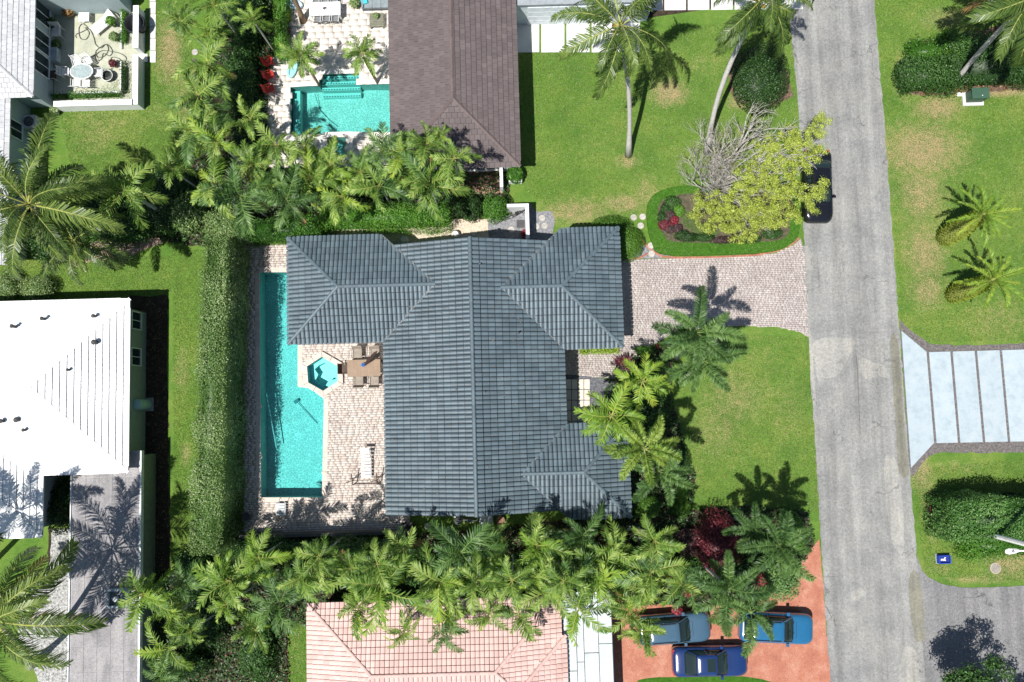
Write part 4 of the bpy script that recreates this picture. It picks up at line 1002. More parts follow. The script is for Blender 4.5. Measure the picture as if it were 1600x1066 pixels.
# small porch slab beyond brown house
sheet('porch_floor', gxy([(700,262),(788,262),(788,302),(700,305)]), .022, surf('porch_brick', (.32,.17,.12), (.2,.11,.08), (.45,.3,.25), scale=6, fine=14, finek=.3))
b = MB(); a_ = P(784,300); b.box(a_.x-.1, a_.x+.1, a_.y, by0+.5, 0, 1.2); tag(b.build('garden_wall', WHITE), 'thin white side wall on the porch end under the brown roof corner', 'wall')
# low dark wall round the deck (south and west)
dw = thing('deck_wall', 'low dark wall along the south edge of the pool deck under the palms', 'wall')
b = MB(); a_ = P(381,833); c_ = P(640,833); b.box(a_.x, c_.x, a_.y-.2, a_.y, 0, .9); b.build('wall_panel', surf('dark_wall', (.10,.10,.09)), dw)
# ================================================================== VEGETATION
LF_PALM = leafm('palm_leaf', (.026,.068,.012), (.145,.26,.042), (.40,.50,.13), .34)
LF_COCO = leafm('coconut_leaf', (.03,.06,.014), (.085,.145,.030), (.26,.34,.08), .25, .38)
LF_PALMD = leafm('deep_palm_leaf', (.02,.055,.014), (.07,.15,.035), (.20,.32,.09), .25)
LF_FOXY = leafm('lime_foxtail_leaf', (.06,.12,.018), (.19,.31,.05), (.42,.52,.12), .28)
LF_FOX = leafm('foxtail_leaf', (.03,.075,.024), (.09,.185,.05), (.23,.36,.11), .25)
LF_LIME = leafm('lime_palm_leaf', (.10,.19,.02), (.20,.34,.04), (.40,.46,.07), .3)
LF_HEDGE = leafm('hedge_leaf', (.035,.085,.016), (.15,.25,.065), (.48,.55,.30), .2)
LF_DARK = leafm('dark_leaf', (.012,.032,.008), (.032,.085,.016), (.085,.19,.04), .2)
LF_GREEN = leafm('green_leaf', (.025,.08,.01), (.07,.20,.018), (.17,.34,.05), .25)
LF_HGREEN = leafm('hedge_green_leaf', (.022,.07,.012), (.065,.17,.03), (.20,.34,.10), .2)
LF_CLIP = leafm('clipped_leaf', (.03,.085,.01), (.07,.17,.015), (.13,.27,.035), .2)
LF_YEL = leafm('yellow_leaf', (.16,.22,.03), (.46,.53,.09), (.74,.78,.22), .3)
LF_RED = leafm('red_leaf', (.10,.012,.018), (.28,.03,.05), (.50,.09,.12), .25)
LF_WINE = leafm('wine_leaf', (.05,.010,.016), (.13,.025,.035), (.26,.06,.07), .2)
LF_PURP = leafm('purple_leaf', (.03,.02,.022), (.08,.045,.045), (.17,.10,.09), .2)
LF_BROWN = leafm('dry_frond', (.14,.075,.03), (.32,.18,.07), (.52,.36,.17), .25)
MID = surf('midrib', (.34,.36,.09), (.3,.3,.08), (.42,.42,.14), fine=10, bumps=0)
MIDB = surf('midrib_brown', (.36,.27,.15), fine=10, bumps=0)
MIDG = surf('midrib_green', (.14,.22,.06), fine=10, bumps=0)
TRK = surf('palm_trunk', (.48,.46,.43), (.38,.36,.33), (.58,.56,.53), scale=4, fine=14, finek=.2, stretch=(1,1,6), bumps=.4)
TRKB = surf('brown_trunk', (.23,.16,.10), (.16,.11,.07), (.33,.25,.17), scale=4, fine=14, finek=.3, stretch=(1,1,6))
SHAFT = surf('crownshaft', (.16,.24,.06), (.12,.18,.05), (.22,.3,.08), fine=10)
BARK = surf('grey_bark', (.42,.40,.37), (.3,.28,.25), (.55,.53,.5), scale=5, fine=22, finek=.3, bumps=.5)

def variants(kind, n=5):
    out = []
    for i in range(n):
        e = (1.15, .85, .6, .35, .05)[i % 5]; e2 = (1.35, 1.05, .75, .4, -.05)[i % 5]
        if kind == 'areca': out.append(frond_mesh('frond', 1.95, 23, .56, .064, e2*.85, 1.5, .35, [LF_PALM, MID], 100+i, fall=.25, side=(.25, -.25, .1)[i % 3]))
        if kind == 'arecay': out.append(frond_mesh('frond', 1.85, 23, .54, .064, e2*.85, 1.5, .35, [LF_LIME, MID], 140+i, fall=.25, side=(.25, -.25, .1)[i % 3]))
        if kind == 'arecad': out.append(frond_mesh('frond', 2.0, 23, .58, .06, e2*.85, 1.5, .3, [LF_PALMD, MIDG], 160+i, fall=.3, side=(.25, -.25, .1)[i % 3]))
        if kind == 'foxy': out.append(frond_mesh('frond', 2.6, 50, .50, .046, e*.8+.1, 1.4, .4, [LF_FOXY, MID], 340+i, plume=True, fall=.2, side=(.2,-.2,0)[i % 3]))
        if kind == 'coco': out.append(frond_mesh('frond', 4.4, 76, 1.05, .055, e2*.8, 1.6, .0, [LF_COCO, MID], 200+i, fall=1.0, base=.14, side=(.2, -.2, .05)[i % 3]))
        if kind == 'fox': out.append(frond_mesh('frond', 2.6, 52, .50, .042, e*.8+.15, 1.5, .4, [LF_FOX, MIDG], 300+i, plume=True, fall=.2, side=(.2,-.2,0)[i % 3]))
        if kind == 'date': out.append(frond_mesh('frond', 2.1, 34, .36, .042, e*.9+.1, 1.2, .8, [LF_LIME, MID], 400+i, fall=.1))
        if kind == 'dry': out.append(frond_mesh('frond', 1.7, 20, .45, .06, -.1-.2*i, 1.0, .2, [LF_BROWN, MIDB], 500+i, fall=.6))
        if kind == 'cocodry': out.append(frond_mesh('frond', 3.4, 44, .8, .05, .1-.15*i, 1.2, .05, [LF_BROWN, MIDB], 520+i, fall=.8))
        if kind == 'cord': out.append(frond_mesh('frond', .9, 3, .2, .06, e*.6+.3, .9, .1, [LF_WINE, MIDB], 600+i))
    return out
VAR = {k: variants(k) for k in ('areca', 'arecay', 'arecad', 'coco', 'fox', 'foxy', 'date')}; VAR['dry'] = variants('dry', 3); VAR['cocodry'] = variants('cocodry', 3)
PR = random.Random(5)
def palm(px, py, z, kind, sc, nf, label, cat='palm', group=None, trunk_r=.07, base=None, name='palm_tree', tm=None, dry=0, spin=None, elev=None, bend=0, shaft=True, nuts=False, mixy=0):
    """crown centre seen at (px,py) at height z; base = pixel of the trunk foot on the ground (default straight below)"""
    c = P(px, py, z); f = P(*base, 0) if base else Vector((c.x+PR.uniform(-.15,.15), c.y+PR.uniform(-.15,.15), 0))
    t = thing(name, label, cat, (f.x, f.y, 0), 0, group)
    d = c-f; b = MB(); K = 9; path = []; rad = []
    for i in range(K+1):
        s = i/K; p = Vector((d.x*s, d.y*s, z*s)); side = Vector((-d.y, d.x, 0)); 
        if side.length > .01: side.normalize()
        # a curved palm starts near vertical or leans first: offset by bend
        p += side*bend*math.sin(math.pi*s); path.append(p); rad.append(trunk_r*(1.5-.8*min(1, s*5) if s < .2 else .86-.12*s) if trunk_r > .1 else trunk_r)
    b.tube(path, rad, 9); b.build('trunk', tm or TRK, t, smooth=True)
    top = path[-1]
    if shaft:
        sb = MB(); sb.tube([top-Vector((0,0,.5*sc)), top+Vector((0,0,.05)), top+Vector((0,0,.35*sc))], [trunk_r*.8, trunk_r*.95+.02, trunk_r*.4], 8); sb.build('crownshaft', SHAFT, t, smooth=True)
    sp = PR.uniform(0, 6.28) if spin is None else spin; tone = PR.random(); tlt = PR.uniform(0,.5); ta = PR.uniform(0,6.28)
    for i in range(nf):
        az = sp+i*2.39996+PR.uniform(-.2,.2)*(2.4 if mixy else 1); lev = i/nf
        k = min(4, int((1-lev)*5)) if elev is None else elev[i % len(elev)]
        vk = kind
        if mixy and PR.random() < mixy: vk = 'arecay' if tone < .6 else 'arecad'
        elif mixy and tone > .82: vk = 'arecad'
        me = VAR[vk][4-k] if False else VAR[vk][k]
        o = bpy.data.objects.new('frond', me); COL.objects.link(o); o.parent = t
        o.location = top+Vector((math.cos(az)*trunk_r*.4, math.sin(az)*trunk_r*.4, .12*sc+.02*i)); s_ = sc*(PR.uniform(.5, 1.3) if mixy else PR.uniform(.7,1.12))
        o.rotation_euler = (PR.uniform(-.5,.5)+(tlt*math.sin(az-ta) if mixy else 0), PR.uniform(-.25,.25)+(tlt*math.cos(az-ta) if mixy else 0), az); o.scale = (s_, s_*PR.choice((1, -1)), s_)
    for i in range(dry):
        o = bpy.data.objects.new('dry_frond', PR.choice(VAR['cocodry' if kind == 'coco' else 'dry'])); COL.objects.link(o); o.parent = t
        az = PR.uniform(0, 6.28); o.location = top-Vector((0,0,.1)); o.rotation_euler = (PR.uniform(-.3,.3), 0, az); o.scale = (sc,)*3; o['label'] = 'brown dried frond'
    if nuts:
        for i in range(5):
            az = i*1.3; nb = MB(); nb.lathe([(.01,-.14),(.11,-.06),(.12,.04),(.05,.13)], n=8); q = top+Vector((math.cos(az)*.3, math.sin(az)*.3, -.15))
            nb.build('coconut', surf('coconut', (.45,.22,.06), (.3,.15,.05), (.5,.35,.08)), t, smooth=True, loc=q)
    return t

# ---- tall coconut palms
palm(968,42,10.0,'coco',.86,16,'tall coconut palm with grey trunk standing alone on the lawn right of the brown roof',base=(982,243),trunk_r=.17,bend=-.3,shaft=False,nuts=True,spin=.3,name='coconut_palm')
palm(1190,0,10.5,'coco',.86,15,'tall curved coconut palm with orange nuts leaning over the road verge at the top edge',base=(1104,238),trunk_r=.18,bend=.5,shaft=False,nuts=True,dry=1,spin=1.0,name='coconut_palm')
palm(1618,-8,8.5,'coco',1.05,18,'coconut palm with orange-brown fronds leaning out of the upper right corner hedge',base=(1487,134),trunk_r=.18,bend=.2,shaft=False,dry=4,spin=2.2,name='coconut_palm')
palm(52,322,8.0,'coco',1.15,22,'big coconut palm spreading over the left edge above the white roof',base=(75,345),trunk_r=.2,shaft=False,spin=.7,name='coconut_palm',dry=1)
palm(118,378,5.5,'coco',.85,13,'lower feather palm drooping over the edge of the white roof at left',base=(128,400),trunk_r=.13,shaft=False,spin=1.3,name='coconut_palm')
palm(198,300,5.5,'areca',1.25,15,'medium feather palm right of the big left edge coconut palm',base=None,trunk_r=.13,shaft=False,spin=.2,name='coconut_palm')
palm(-6,968,9.0,'coco',1.15,18,'coconut palm at the lower left corner shading the grey carport roof',base=(48,1040),trunk_r=.2,bend=-.6,shaft=False,dry=2,spin=.4,name='coconut_palm')
palm(425,-90,6.5,'coco',.5,9,'leaning brown-trunked palm at the top edge beside the white patio table',base=(474,33),trunk_r=.17,tm=TRKB,shaft=False,name='coconut_palm')
palm(-150,885,9.0,'coco',1.0,15,'coconut palm beyond the left edge whose shadow falls on the lower white roof',base=(-60,930),trunk_r=.2,shaft=False,spin=.9,name='coconut_palm')
# ---- two potted-look palms at the neighbouring pool
palm(474,92,3.0,'areca',.72,24,'left small palm with brown trunk at the entry steps of the rectangular pool',base=(499,134),trunk_r=.09,tm=TRKB,group='small palms at the pool steps',name='palm_tree',shaft=False)
palm(568,90,3.0,'areca',.72,24,'right small palm with brown trunk at the entry steps of the rectangular pool',base=(590,130),trunk_r=.09,tm=TRKB,group='small palms at the pool steps',name='palm_tree',shaft=False)
# ---- foxtail palms round the front lawn
FOX = [(1088,520,7.0,1.05,11,(1056,560),'bushy foxtail palm overlapping the paver driveway edge'),(1096,566,6.0,1.0,12,(1070,590),'lower bushy foxtail palm reaching onto the front lawn beside the driveway'),
       (954,650,5.6,.80,12,None,'foxtail palm nearest the entry walk overlapping the slate roof'),
       (1003,596,5.0,.68,10,None,'smaller foxtail palm in the entry bed behind the bright one'),
       (1005,700,6.6,.92,11,None,'foxtail palm with yellowish fronds over the right slate roof corner'),
       (1028,735,5.6,.84,10,None,'dark green foxtail palm just above the two round bushes'),
       (1137,918,6.5,1.0,12,None,'bushy foxtail palm above the lower dark blue car'),
       (1172,955,6.2,.85,9,None,'foxtail palm with a frond hanging between the blue cars'),
       (1215,850,5.4,.95,12,None,'grey-green foxtail palm at the lower end of the front lawn'),
       (1180,830,4.6,.7,9,None,'foxtail palm beside the wine red bush')]
for px, py, z, sc, nf, bs_, lb in FOX: palm(px, py, z, 'arecay' if px in (954,1003) else 'foxy' if px == 1005 else 'fox', sc*(1.45 if px in (954,1003) else 1), nf+(3 if px in (954,1003) else 0), lb, base=bs_, trunk_r=.12, name='foxtail_palm', group='foxtail palms')
# ---- young date palms with fat boot covered trunks on the right verge
def date_palm(base, top, z, label, r0, n):
    f = P(*base); c = P(*top, z); t = thing('date_palm', label, 'palm', (f.x, f.y, 0), 0, 'fat-trunked palms on the right verge'); d = c-f
    b = MB(); path = [Vector((d.x*s, d.y*s, z*s)) for s in (0,.15,.35,.6,.8,.93,1)]; rr = [r0*.82,r0,r0,r0*.86,r0*.62,r0*.4,r0*.2]; b.tube(path, rr, 12); b.build('trunk', surf('fibrous_trunk', (.22,.25,.06), (.12,.14,.04), (.34,.36,.10), scale=6), t)
    # leaf boots: one proud stub each, joined
    mb = MB(); K = 26
    for i in range(K):
        s = (i+.5)/K*.93; q = 20; x_ = s*6; 
        rad = np.interp(s, [0,.15,.35,.6,.8,.93,1], rr)
        for j in range(q):
            a = 2*math.pi*(j+(i % 2)*.5)/q+PR.uniform(-.05,.05); o = Vector((d.x*s, d.y*s, z*s)); e = Vector((math.cos(a), math.sin(a), 0)); tn = Vector((-e.y, e.x, 0)); wv = tn*.06; ln = PR.uniform(.16,.26)
            p0 = o+e*rad*.97; p1 = p0+e*ln*.75+Vector((0,0,ln*.9)); tt = PR.random()
            mb.face([p0-wv, p0+wv, p1+wv*.4, p1-wv*.4][::-1], 0, tt); mb.face([p0-wv-Vector((0,0,.05)), p0+wv-Vector((0,0,.05)), p1], 0, tt)
    o = mb.build('leaf_boots', LF_YEL, t); o['kind'] = 'stuff'
    for i in range(n):
        az = i*2.4+PR.uniform(-.2,.2); o = bpy.data.objects.new('frond', VAR['date'][min(4, i*5//n)]); COL.objects.link(o); o.parent = t
        o.location = path[-1]+Vector((0,0,-.1)); o.rotation_euler = (PR.uniform(-.2,.2), 0, az); s_ = PR.uniform(.8,1.05); o.scale = (s_,)*3
    return t
date_palm((1474,372), (1536,335), 3.9, 'upper of the two fat-trunked yellow-green palms on the right verge', .58, 20)
date_palm((1486,462), (1551,437), 3.5, 'lower of the two fat-trunked yellow-green palms on the right verge', .50, 18)

# ---- clumping palms in rows (crown pixel, height, scale, place)
ROWS = {
 'palms in the strip along the left lawn': [
  (285,35,4.2,.85,'top of the strip nearest the courtyard path'),(335,10,4.6,.85,'strip at the top edge beside the dark gap'),(330,62,4.2,.8,'strip a little below the top edge'),(332,108,4.8,.95,'strip level with the courtyard wall corner'),
  (310,152,4.8,1.0,'strip below the white disc'),(305,206,4.4,.9,'strip at the inner edge above the lawn corner'),(346,222,4.6,.85,'strip beside the dark gap by the red chairs'),(270,262,4.0,.8,'strip at the lower end of the left lawn'),(336,168,4.0,.7,'strip tucked between two brighter crowns'),
  (395,190,3.6,.6,'small palm left of the terrace near the pool bench'),(395,40,3.6,.6,'small palm in the dark gap beside the terrace top')],
 'palms in the northern row above the slate roof': [
  (342,298,4.8,.9,'at the top end of the long hedge'),(384,312,4.8,.95,'just right of the long hedge top'),(392,262,4.6,.85,'left end of the row below the red chairs'),(435,228,4.8,.9,'below the left corner of the rectangular pool'),(450,318,5.0,.95,'above the left end of the slate roof'),
  (482,282,5.0,.95,'below the pool bench end'),(480,235,4.8,.8,'below the pool left side'),(535,312,4.8,.9,'above the cream gravel start'),(518,262,5.0,.85,'beside the small square spa'),(597,293,5.2,1.0,'middle of the row below the spa'),(600,240,5.0,.85,'right below the pool corner'),
  (632,240,5.2,.85,'at the brown roof left corner'),(670,292,5.2,.95,'lower right part below the brown roof'),(668,226,5.4,.95,'overhanging the brown roof eave'),(690,212,6.4,.5,'thin one over the brown roof hip'),(500,250,4.6,.75,'between the spa and the pool bench'),(560,268,4.8,.8,'in front of the square spa'),(640,272,4.8,.75,'between two larger crowns under the brown roof corner'),(420,290,4.6,.8,'behind the left end of the row')],
 'palms in the southern row below the slate roof': [
  (410,874,5.2,.95,'below the lower left deck corner'),(435,938,5.0,.85,'left of the pink roof corner'),(475,900,5.6,1.0,'above the pink roof left corner'),(404,985,4.6,.8,'left of the grass strip by the pink roof'),(547,888,5.6,.95,'below the middle of the deck'),(562,948,5.4,.75,'over the pink roof hip'),
  (600,915,6.0,1.05,'dark star-shaped one above the pink roof'),(632,856,5.4,.75,'below the deck wall end'),(632,985,5.8,.75,'hanging over the middle of the pink roof'),(687,908,5.8,.95,'with orange tinted fronds above the pink ridge'),(702,952,5.4,.85,'over the pink roof top edge'),(717,866,5.8,.95,'tall one below the air conditioner'),
  (697,992,5.6,.7,'hanging lowest onto the pink ridge'),(765,896,5.8,1.0,'bright one below the pale box'),(762,955,5.4,.85,'over the right half of the pink roof'),(775,833,5.0,.7,'near the pale box by the slate roof'),(837,848,5.4,.85,'south of the slate roof middle'),(864,856,5.2,.75,'close right of the crown south of the slate roof'),
  (832,900,5.8,.9,'in the dense middle of the row'),(807,958,5.2,.8,'over the pink roof right part'),(897,888,5.8,.9,'in line with the patio roof'),(860,925,5.6,.85,'just above the pink roof right corner'),(907,838,5.2,.8,'below the right slate roof wing'),(925,880,5.6,.8,'in line with the slate roof corner'),
  (945,908,5.6,.85,'above the white metal patio roof'),(900,948,5.2,.85,'overhanging the white metal patio roof'),(955,852,5.6,.8,'below the slate roof corner with a reddish frond'),(1022,842,5.8,.85,'right of the round stones in the shade'),(1020,895,5.8,.95,'left of the wine red bush'),(1005,918,5.4,.8,'above the red driveway start'),
  (985,952,5.2,.8,'at the left end of the red driveway'),(997,988,5.0,.75,'lowest over the tail of the left blue car'),(1060,905,5.2,.85,'left of the foxtail palm over the cars')],
 'palms in the lower left clump beside the carport': [
  (232,930,4.6,.95,'beside the roof skylight'),(272,956,4.4,.85,'right of the skylight palm'),(270,1016,4.8,1.0,'large one right of the olive wall'),(290,908,4.2,.8,'dark one at the end of the long lawn'),(367,904,5.2,1.0,'bright one below the long hedge end'),(360,940,4.8,.8,'under the bright one below the long hedge'),(300,984,4.2,.75,'in the shade of the clump middle'),(252,1052,4.2,.8,'at the bottom edge by the olive wall'),(388,900,4.8,.8,'at the right side of the clump')]}
for grp, lst in ROWS.items():
    for px, py, z, sc, where in lst:
        palm(px+PR.uniform(-5,5), py+PR.uniform(-5,5), z*PR.uniform(.9,1.1), 'areca', sc*PR.uniform(.85,1.15), PR.randint(12, 17), 'green clumping palm, '+where, group=grp, trunk_r=.055, name='palm_tree', dry=PR.choice((0,0,1,1,2)) if sc > .7 else 0, mixy=.25)
# thin upright palms whose shadows lie on the roofs
for px, py, z, lb in ((800,905,7.4,'tall slim palm in the middle of the southern row'),(745,905,7.6,'tall slim palm below the slate roof ridge end'),(590,880,7.2,'tall slim palm below the deck right end'),(500,870,6.6,'tall slim palm below the pool end'),(880,905,7.2,'tall slim palm below the right slate wing'),(710,250,6.6,'tall slim palm at the brown roof corner')):
    palm(px, py, z, 'areca', .85, 11, lb, trunk_r=.05, name='palm_tree', group='tall slim palms')

def mat_leaves(name, poly, dens, h, size, m, inner=None, parent=None, lumpk=.3):
    xs_ = [p[0] for p in poly]; ys_ = [p[1] for p in poly]; n = int((max(xs_)-min(xs_))*(max(ys_)-min(ys_))*dens)
    x = RNG.uniform(min(xs_), max(xs_), n); y = RNG.uniform(min(ys_), max(ys_), n); k = inpoly(x, y, poly)
    if inner is not None: k &= ~inpoly(x, y, inner)
    x, y = x[k], y[k]; C = np.stack([x, y, np.zeros(len(x))], 1); l_ = lumpy(C, 3, 2.0); C[:, 2] = h*(.75+lumpk*l_)-RNG.random(len(x))*h*.35; C[:, 2] = np.maximum(C[:, 2], .02)
    V, Fq = leafquads(C, np.tile((0,0,1), (len(x), 1)), size, .6, .45); o = npmesh(name, V, Fq, m, RNG.random(len(Fq))); o['kind'] = 'stuff'
    if parent: o.parent = parent
    return o
# ---- hedges
a_ = P(313,640,4.1); c_ = P(354,640,4.1)
hedge('long_hedge', a_.x, c_.x, P(330,868,4.1).y, P(330,372,4.1).y, 4.0, 430, .105, LF_HEDGE, 'long tall clipped green hedge running down the left side of the pool deck', rough=.21, shear=.024)
hedge('hedge', P(318,340,3.4).x, P(376,340,3.4).x, P(340,372,3.4).y+.1, P(340,330,3.4).y, 3.3, 420, .10, LF_HEDGE, 'short clipped hedge block at the top end of the long hedge', rough=.2)
hedge('hedge', P(385,352,2.4).x, P(500,352,2.4).x, P(440,372,2.4).y, P(440,340,2.4).y, 2.4, 300, .10, LF_GREEN, 'low green hedge under the northern palms left of the cream gravel', rough=.2)
hedge('hedge', P(500,340,2.2).x, P(700,340,2.2).x, P(600,352,2.2).y, P(600,318,2.2).y, 2.1, 300, .10, LF_GREEN, 'loose green hedge along the cream gravel bed north of the slate roof', rough=.3)
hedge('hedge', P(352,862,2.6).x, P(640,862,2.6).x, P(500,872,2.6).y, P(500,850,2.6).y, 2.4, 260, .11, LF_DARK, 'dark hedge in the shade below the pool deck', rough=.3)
hedge('hedge', P(428,10,1.4).x, P(445,10,1.4).x, P(440,86,1.4).y, P(440,-40,1.4).y, 1.3, 330, .11, LF_GREEN, 'bright green hedge strip along the left side of the travertine terrace', rough=.2)
b_ = P(80,154,.4); hedge('hedge', P(84,152).x, P(192,152).x, P(100,157).y, P(100,148).y, .5, 300, .09, LF_GREEN, 'low planting strip inside the bottom courtyard wall', rough=.1)
hedge('hedge', P(193,120).x, P(201,120).x, P(196,148).y, P(196,100).y, .5, 300, .09, LF_DARK, 'low planting strip inside the right courtyard wall, lower piece', rough=.1)
hedge('hedge', P(193,40).x, P(201,40).x, P(196,72).y, P(196,16).y, .6, 340, .09, LF_GREEN, 'bright planting strip inside the right courtyard wall, upper piece', rough=.12)
def sh(px, py, z, rx, ry, rz, n, size, m, label, **k):
    c = P(px, py, z); return shrub(k.pop('name', 'shrub'), (c.x, c.y, z*.5), (rx, ry, rz), n, size, m, label, seed=int(px*7+py), **k)
hedge('hedge', P(1416,100,1.5).x, P(1500,100,1.5).x, P(1440,135,1.5).y, P(1440,88,1.5).y, 1.6, 260, .13, LF_DARK, 'dark glossy hedge block left of the leaning palm trunk, upper right', rough=.35)
hedge('hedge', P(1485,100,1.5).x, P(1680,100,1.5).x, P(1540,126,1.5).y, P(1540,50,1.5).y, 1.5, 260, .13, LF_DARK, 'dark glossy hedge mass behind the green utility box', rough=.4)
hedge('hedge', P(1425,70,1.3).x, P(1500,70,1.3).x, P(1460,90,1.3).y, P(1460,56,1.3).y, 1.2, 260, .13, LF_GREEN, 'loose upper part of the corner hedge facing the road', rough=.45)
hb_ = hedge('hedge', P(1485,800,3.1).x, P(1700,800,3.1).x, P(1500,846,3.1).y, P(1500,783,3.1).y, 3.1, 330, .13, LF_HGREEN, 'wide leafy hedge on the right below the pale slab driveway', rough=.22)
hedge('hedge', P(1515,850,1.5).x, P(1640,850,1.5).x, P(1560,872,1.2).y, P(1560,838,1.5).y, 1.2, 300, .12, LF_GREEN, 'lower bulge of the leafy hedge beside the street lamp', rough=.35)
sh(1424,112,1.3,.8,1.1,1.0,3000,.13,LF_DARK,'rounded left end of the dark glossy corner hedge',lump=.25)
sh(1464,805,.8,.35,1.2,.4,900,.09,LF_WINE,'thin strip of reddish plants at the left end of the right hedge')
sh(1192,115,1.6,1.9,2.3,1.1,9000,.12,LF_DARK,'dark rounded shrub on the verge under the curved coconut palm',lump=.3,cat='shrub')
sh(773,323,1.6,.85,.85,1.1,3500,.10,LF_GREEN,'bright round bush at the right end of the northern planting')
sh(735,322,1.5,.9,.85,.9,2200,.13,LF_DARK,'dark green bush left of the bright round bush')
sh(705,318,1.4,.9,.8,.9,2200,.12,LF_DARK,'darker bush under the last northern palm')
sh(805,268,1.2,.55,.55,.5,700,.2,LF_GREEN,'broad-leaved plant in the white box beside the brown roof corner',cat='plant')
sh(52,449,1.0,1.15,.85,.8,3500,.09,LF_HEDGE,'clipped round bush just above the white roof, right one',cat='bush')
sh(6,445,1.0,.95,1.2,.8,2500,.09,LF_HEDGE,'clipped round bush just above the white roof at the left edge',cat='bush')
sh(1013,793,1.2,.85,.78,.85,4200,.075,LF_CLIP,'clipped round bush at the slate roof corner, left of the two',lump=.05,cat='bush')
sh(1067,795,.9,.62,.55,.6,2600,.07,LF_CLIP,'small clipped round bush, right of the two below the foxtail palms',lump=.05,cat='bush')
sh(1060,765,.8,.85,.9,.8,3500,.08,LF_CLIP,'round bush in palm shade on the edge of the front lawn',lump=.08,cat='bush')
sh(1062,722,.8,.8,.9,.8,3000,.08,LF_DARK,'dark round bush above the others on the edge of the front lawn',lump=.1,cat='bush')
sh(984,380,1.2,1.0,1.1,.95,6500,.07,LF_CLIP,'clipped bush with oval top beside the slate roof corner',lump=.04,cat='bush')
sh(955,356,.9,1.45,.9,.75,6500,.07,LF_CLIP,'clipped low bush tucked behind the top of the right slate wing',lump=.05,cat='bush')
sh(1026,572,1.0,.9,.6,.5,1500,.11,LF_DARK,'dark plant mass left of the big foxtail palm',cat='plant')
sh(1015,640,1.6,1.6,1.8,.9,5000,.12,LF_DARK,'dark shrubs in the shade between the entry foxtail palms')
sh(985,770,1.1,.7,1.3,.7,2000,.11,LF_DARK,'dark leafy shrub along the right slate roof wall')
sh(1008,548,.7,.6,.35,.45,900,.12,LF_GREEN,'bright green plant at the driveway path bend',cat='plant')
sh(1036,540,.9,.35,.25,.35,500,.10,LF_RED,'small red-leaved plant under the big foxtail palm',cat='plant')
hedge('hedge', P(905,545).x, P(965,545).x, P(930,553).y, P(930,543).y, .45, 500, .12, LF_LIME, 'yellow-edged planting strip along the wall below the right slate wing', rough=.12)
sh(1130,855,2.6,1.5,2.1,1.3,5200,.13,LF_WINE,'large wine red bush between the southern palms and the front lawn',lump=.3)
sh(1133,838,3.2,.55,.75,.4,1500,.13,LF_RED,'bright crimson top growth on the wine red bush')
sh(1085,850,1.2,1.3,.9,.8,2600,.12,LF_PURP,'purple-brown low shrubs left of the wine red bush')
sh(1082,925,1.8,.6,.5,.5,700,.13,LF_RED,'small pinkish red shrub above the left blue car')
sh(1062,960,1.8,.35,.3,.3,350,.12,LF_RED,'small red sprig at the tail of the palms over the left blue car')
sh(1232,905,3.2,1.3,1.5,1.4,3600,.15,LF_FOX,'leafy shrub with pinkish flowers above the right blue car',lump=.35)
sh(1205,912,2.6,.8,.8,.8,500,.12,LF_RED,'pink flowering twigs above the right blue car')
sh(1245,838,2.2,.9,1.3,.9,3000,.12,LF_GREEN,'green shrub at the lower end of the front lawn by the road')
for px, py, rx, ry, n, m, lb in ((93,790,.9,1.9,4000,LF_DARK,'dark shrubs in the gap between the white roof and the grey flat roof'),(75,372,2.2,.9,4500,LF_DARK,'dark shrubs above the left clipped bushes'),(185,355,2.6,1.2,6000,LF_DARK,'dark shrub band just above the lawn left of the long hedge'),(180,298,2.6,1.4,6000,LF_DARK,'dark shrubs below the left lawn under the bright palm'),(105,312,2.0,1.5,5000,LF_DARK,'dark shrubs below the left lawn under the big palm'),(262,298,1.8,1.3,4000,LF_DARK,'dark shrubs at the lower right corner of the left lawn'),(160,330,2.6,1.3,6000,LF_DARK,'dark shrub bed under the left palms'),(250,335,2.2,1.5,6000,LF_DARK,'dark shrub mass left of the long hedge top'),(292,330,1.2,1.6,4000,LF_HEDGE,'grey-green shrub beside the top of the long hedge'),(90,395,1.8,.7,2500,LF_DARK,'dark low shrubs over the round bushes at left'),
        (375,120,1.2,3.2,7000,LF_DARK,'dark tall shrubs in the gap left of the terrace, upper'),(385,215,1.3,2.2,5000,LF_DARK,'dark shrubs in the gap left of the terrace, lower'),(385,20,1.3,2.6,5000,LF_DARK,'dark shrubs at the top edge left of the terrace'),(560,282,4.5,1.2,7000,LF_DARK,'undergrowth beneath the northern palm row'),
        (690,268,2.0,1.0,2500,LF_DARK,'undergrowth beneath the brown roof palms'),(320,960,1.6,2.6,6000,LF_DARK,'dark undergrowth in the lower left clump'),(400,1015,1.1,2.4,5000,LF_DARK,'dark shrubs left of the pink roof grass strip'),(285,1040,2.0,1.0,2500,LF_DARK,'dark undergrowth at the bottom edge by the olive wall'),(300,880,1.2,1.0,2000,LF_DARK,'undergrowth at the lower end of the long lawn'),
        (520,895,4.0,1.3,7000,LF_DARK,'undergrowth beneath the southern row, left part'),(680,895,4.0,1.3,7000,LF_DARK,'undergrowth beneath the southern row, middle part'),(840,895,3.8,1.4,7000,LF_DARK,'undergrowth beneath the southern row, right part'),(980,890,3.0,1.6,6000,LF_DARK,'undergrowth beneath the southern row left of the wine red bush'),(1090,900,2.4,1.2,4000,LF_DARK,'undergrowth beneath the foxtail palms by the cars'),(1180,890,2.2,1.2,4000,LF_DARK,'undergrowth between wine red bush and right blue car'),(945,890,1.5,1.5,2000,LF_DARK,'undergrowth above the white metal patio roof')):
    c = P(px, py, 1.0); shrub('shrub', (c.x, c.y, .6), (rx, ry, 1.2), n, .14, m, lb, 'shrub', 'undergrowth shrubs', seed=px, lump=.3, shell=.6)
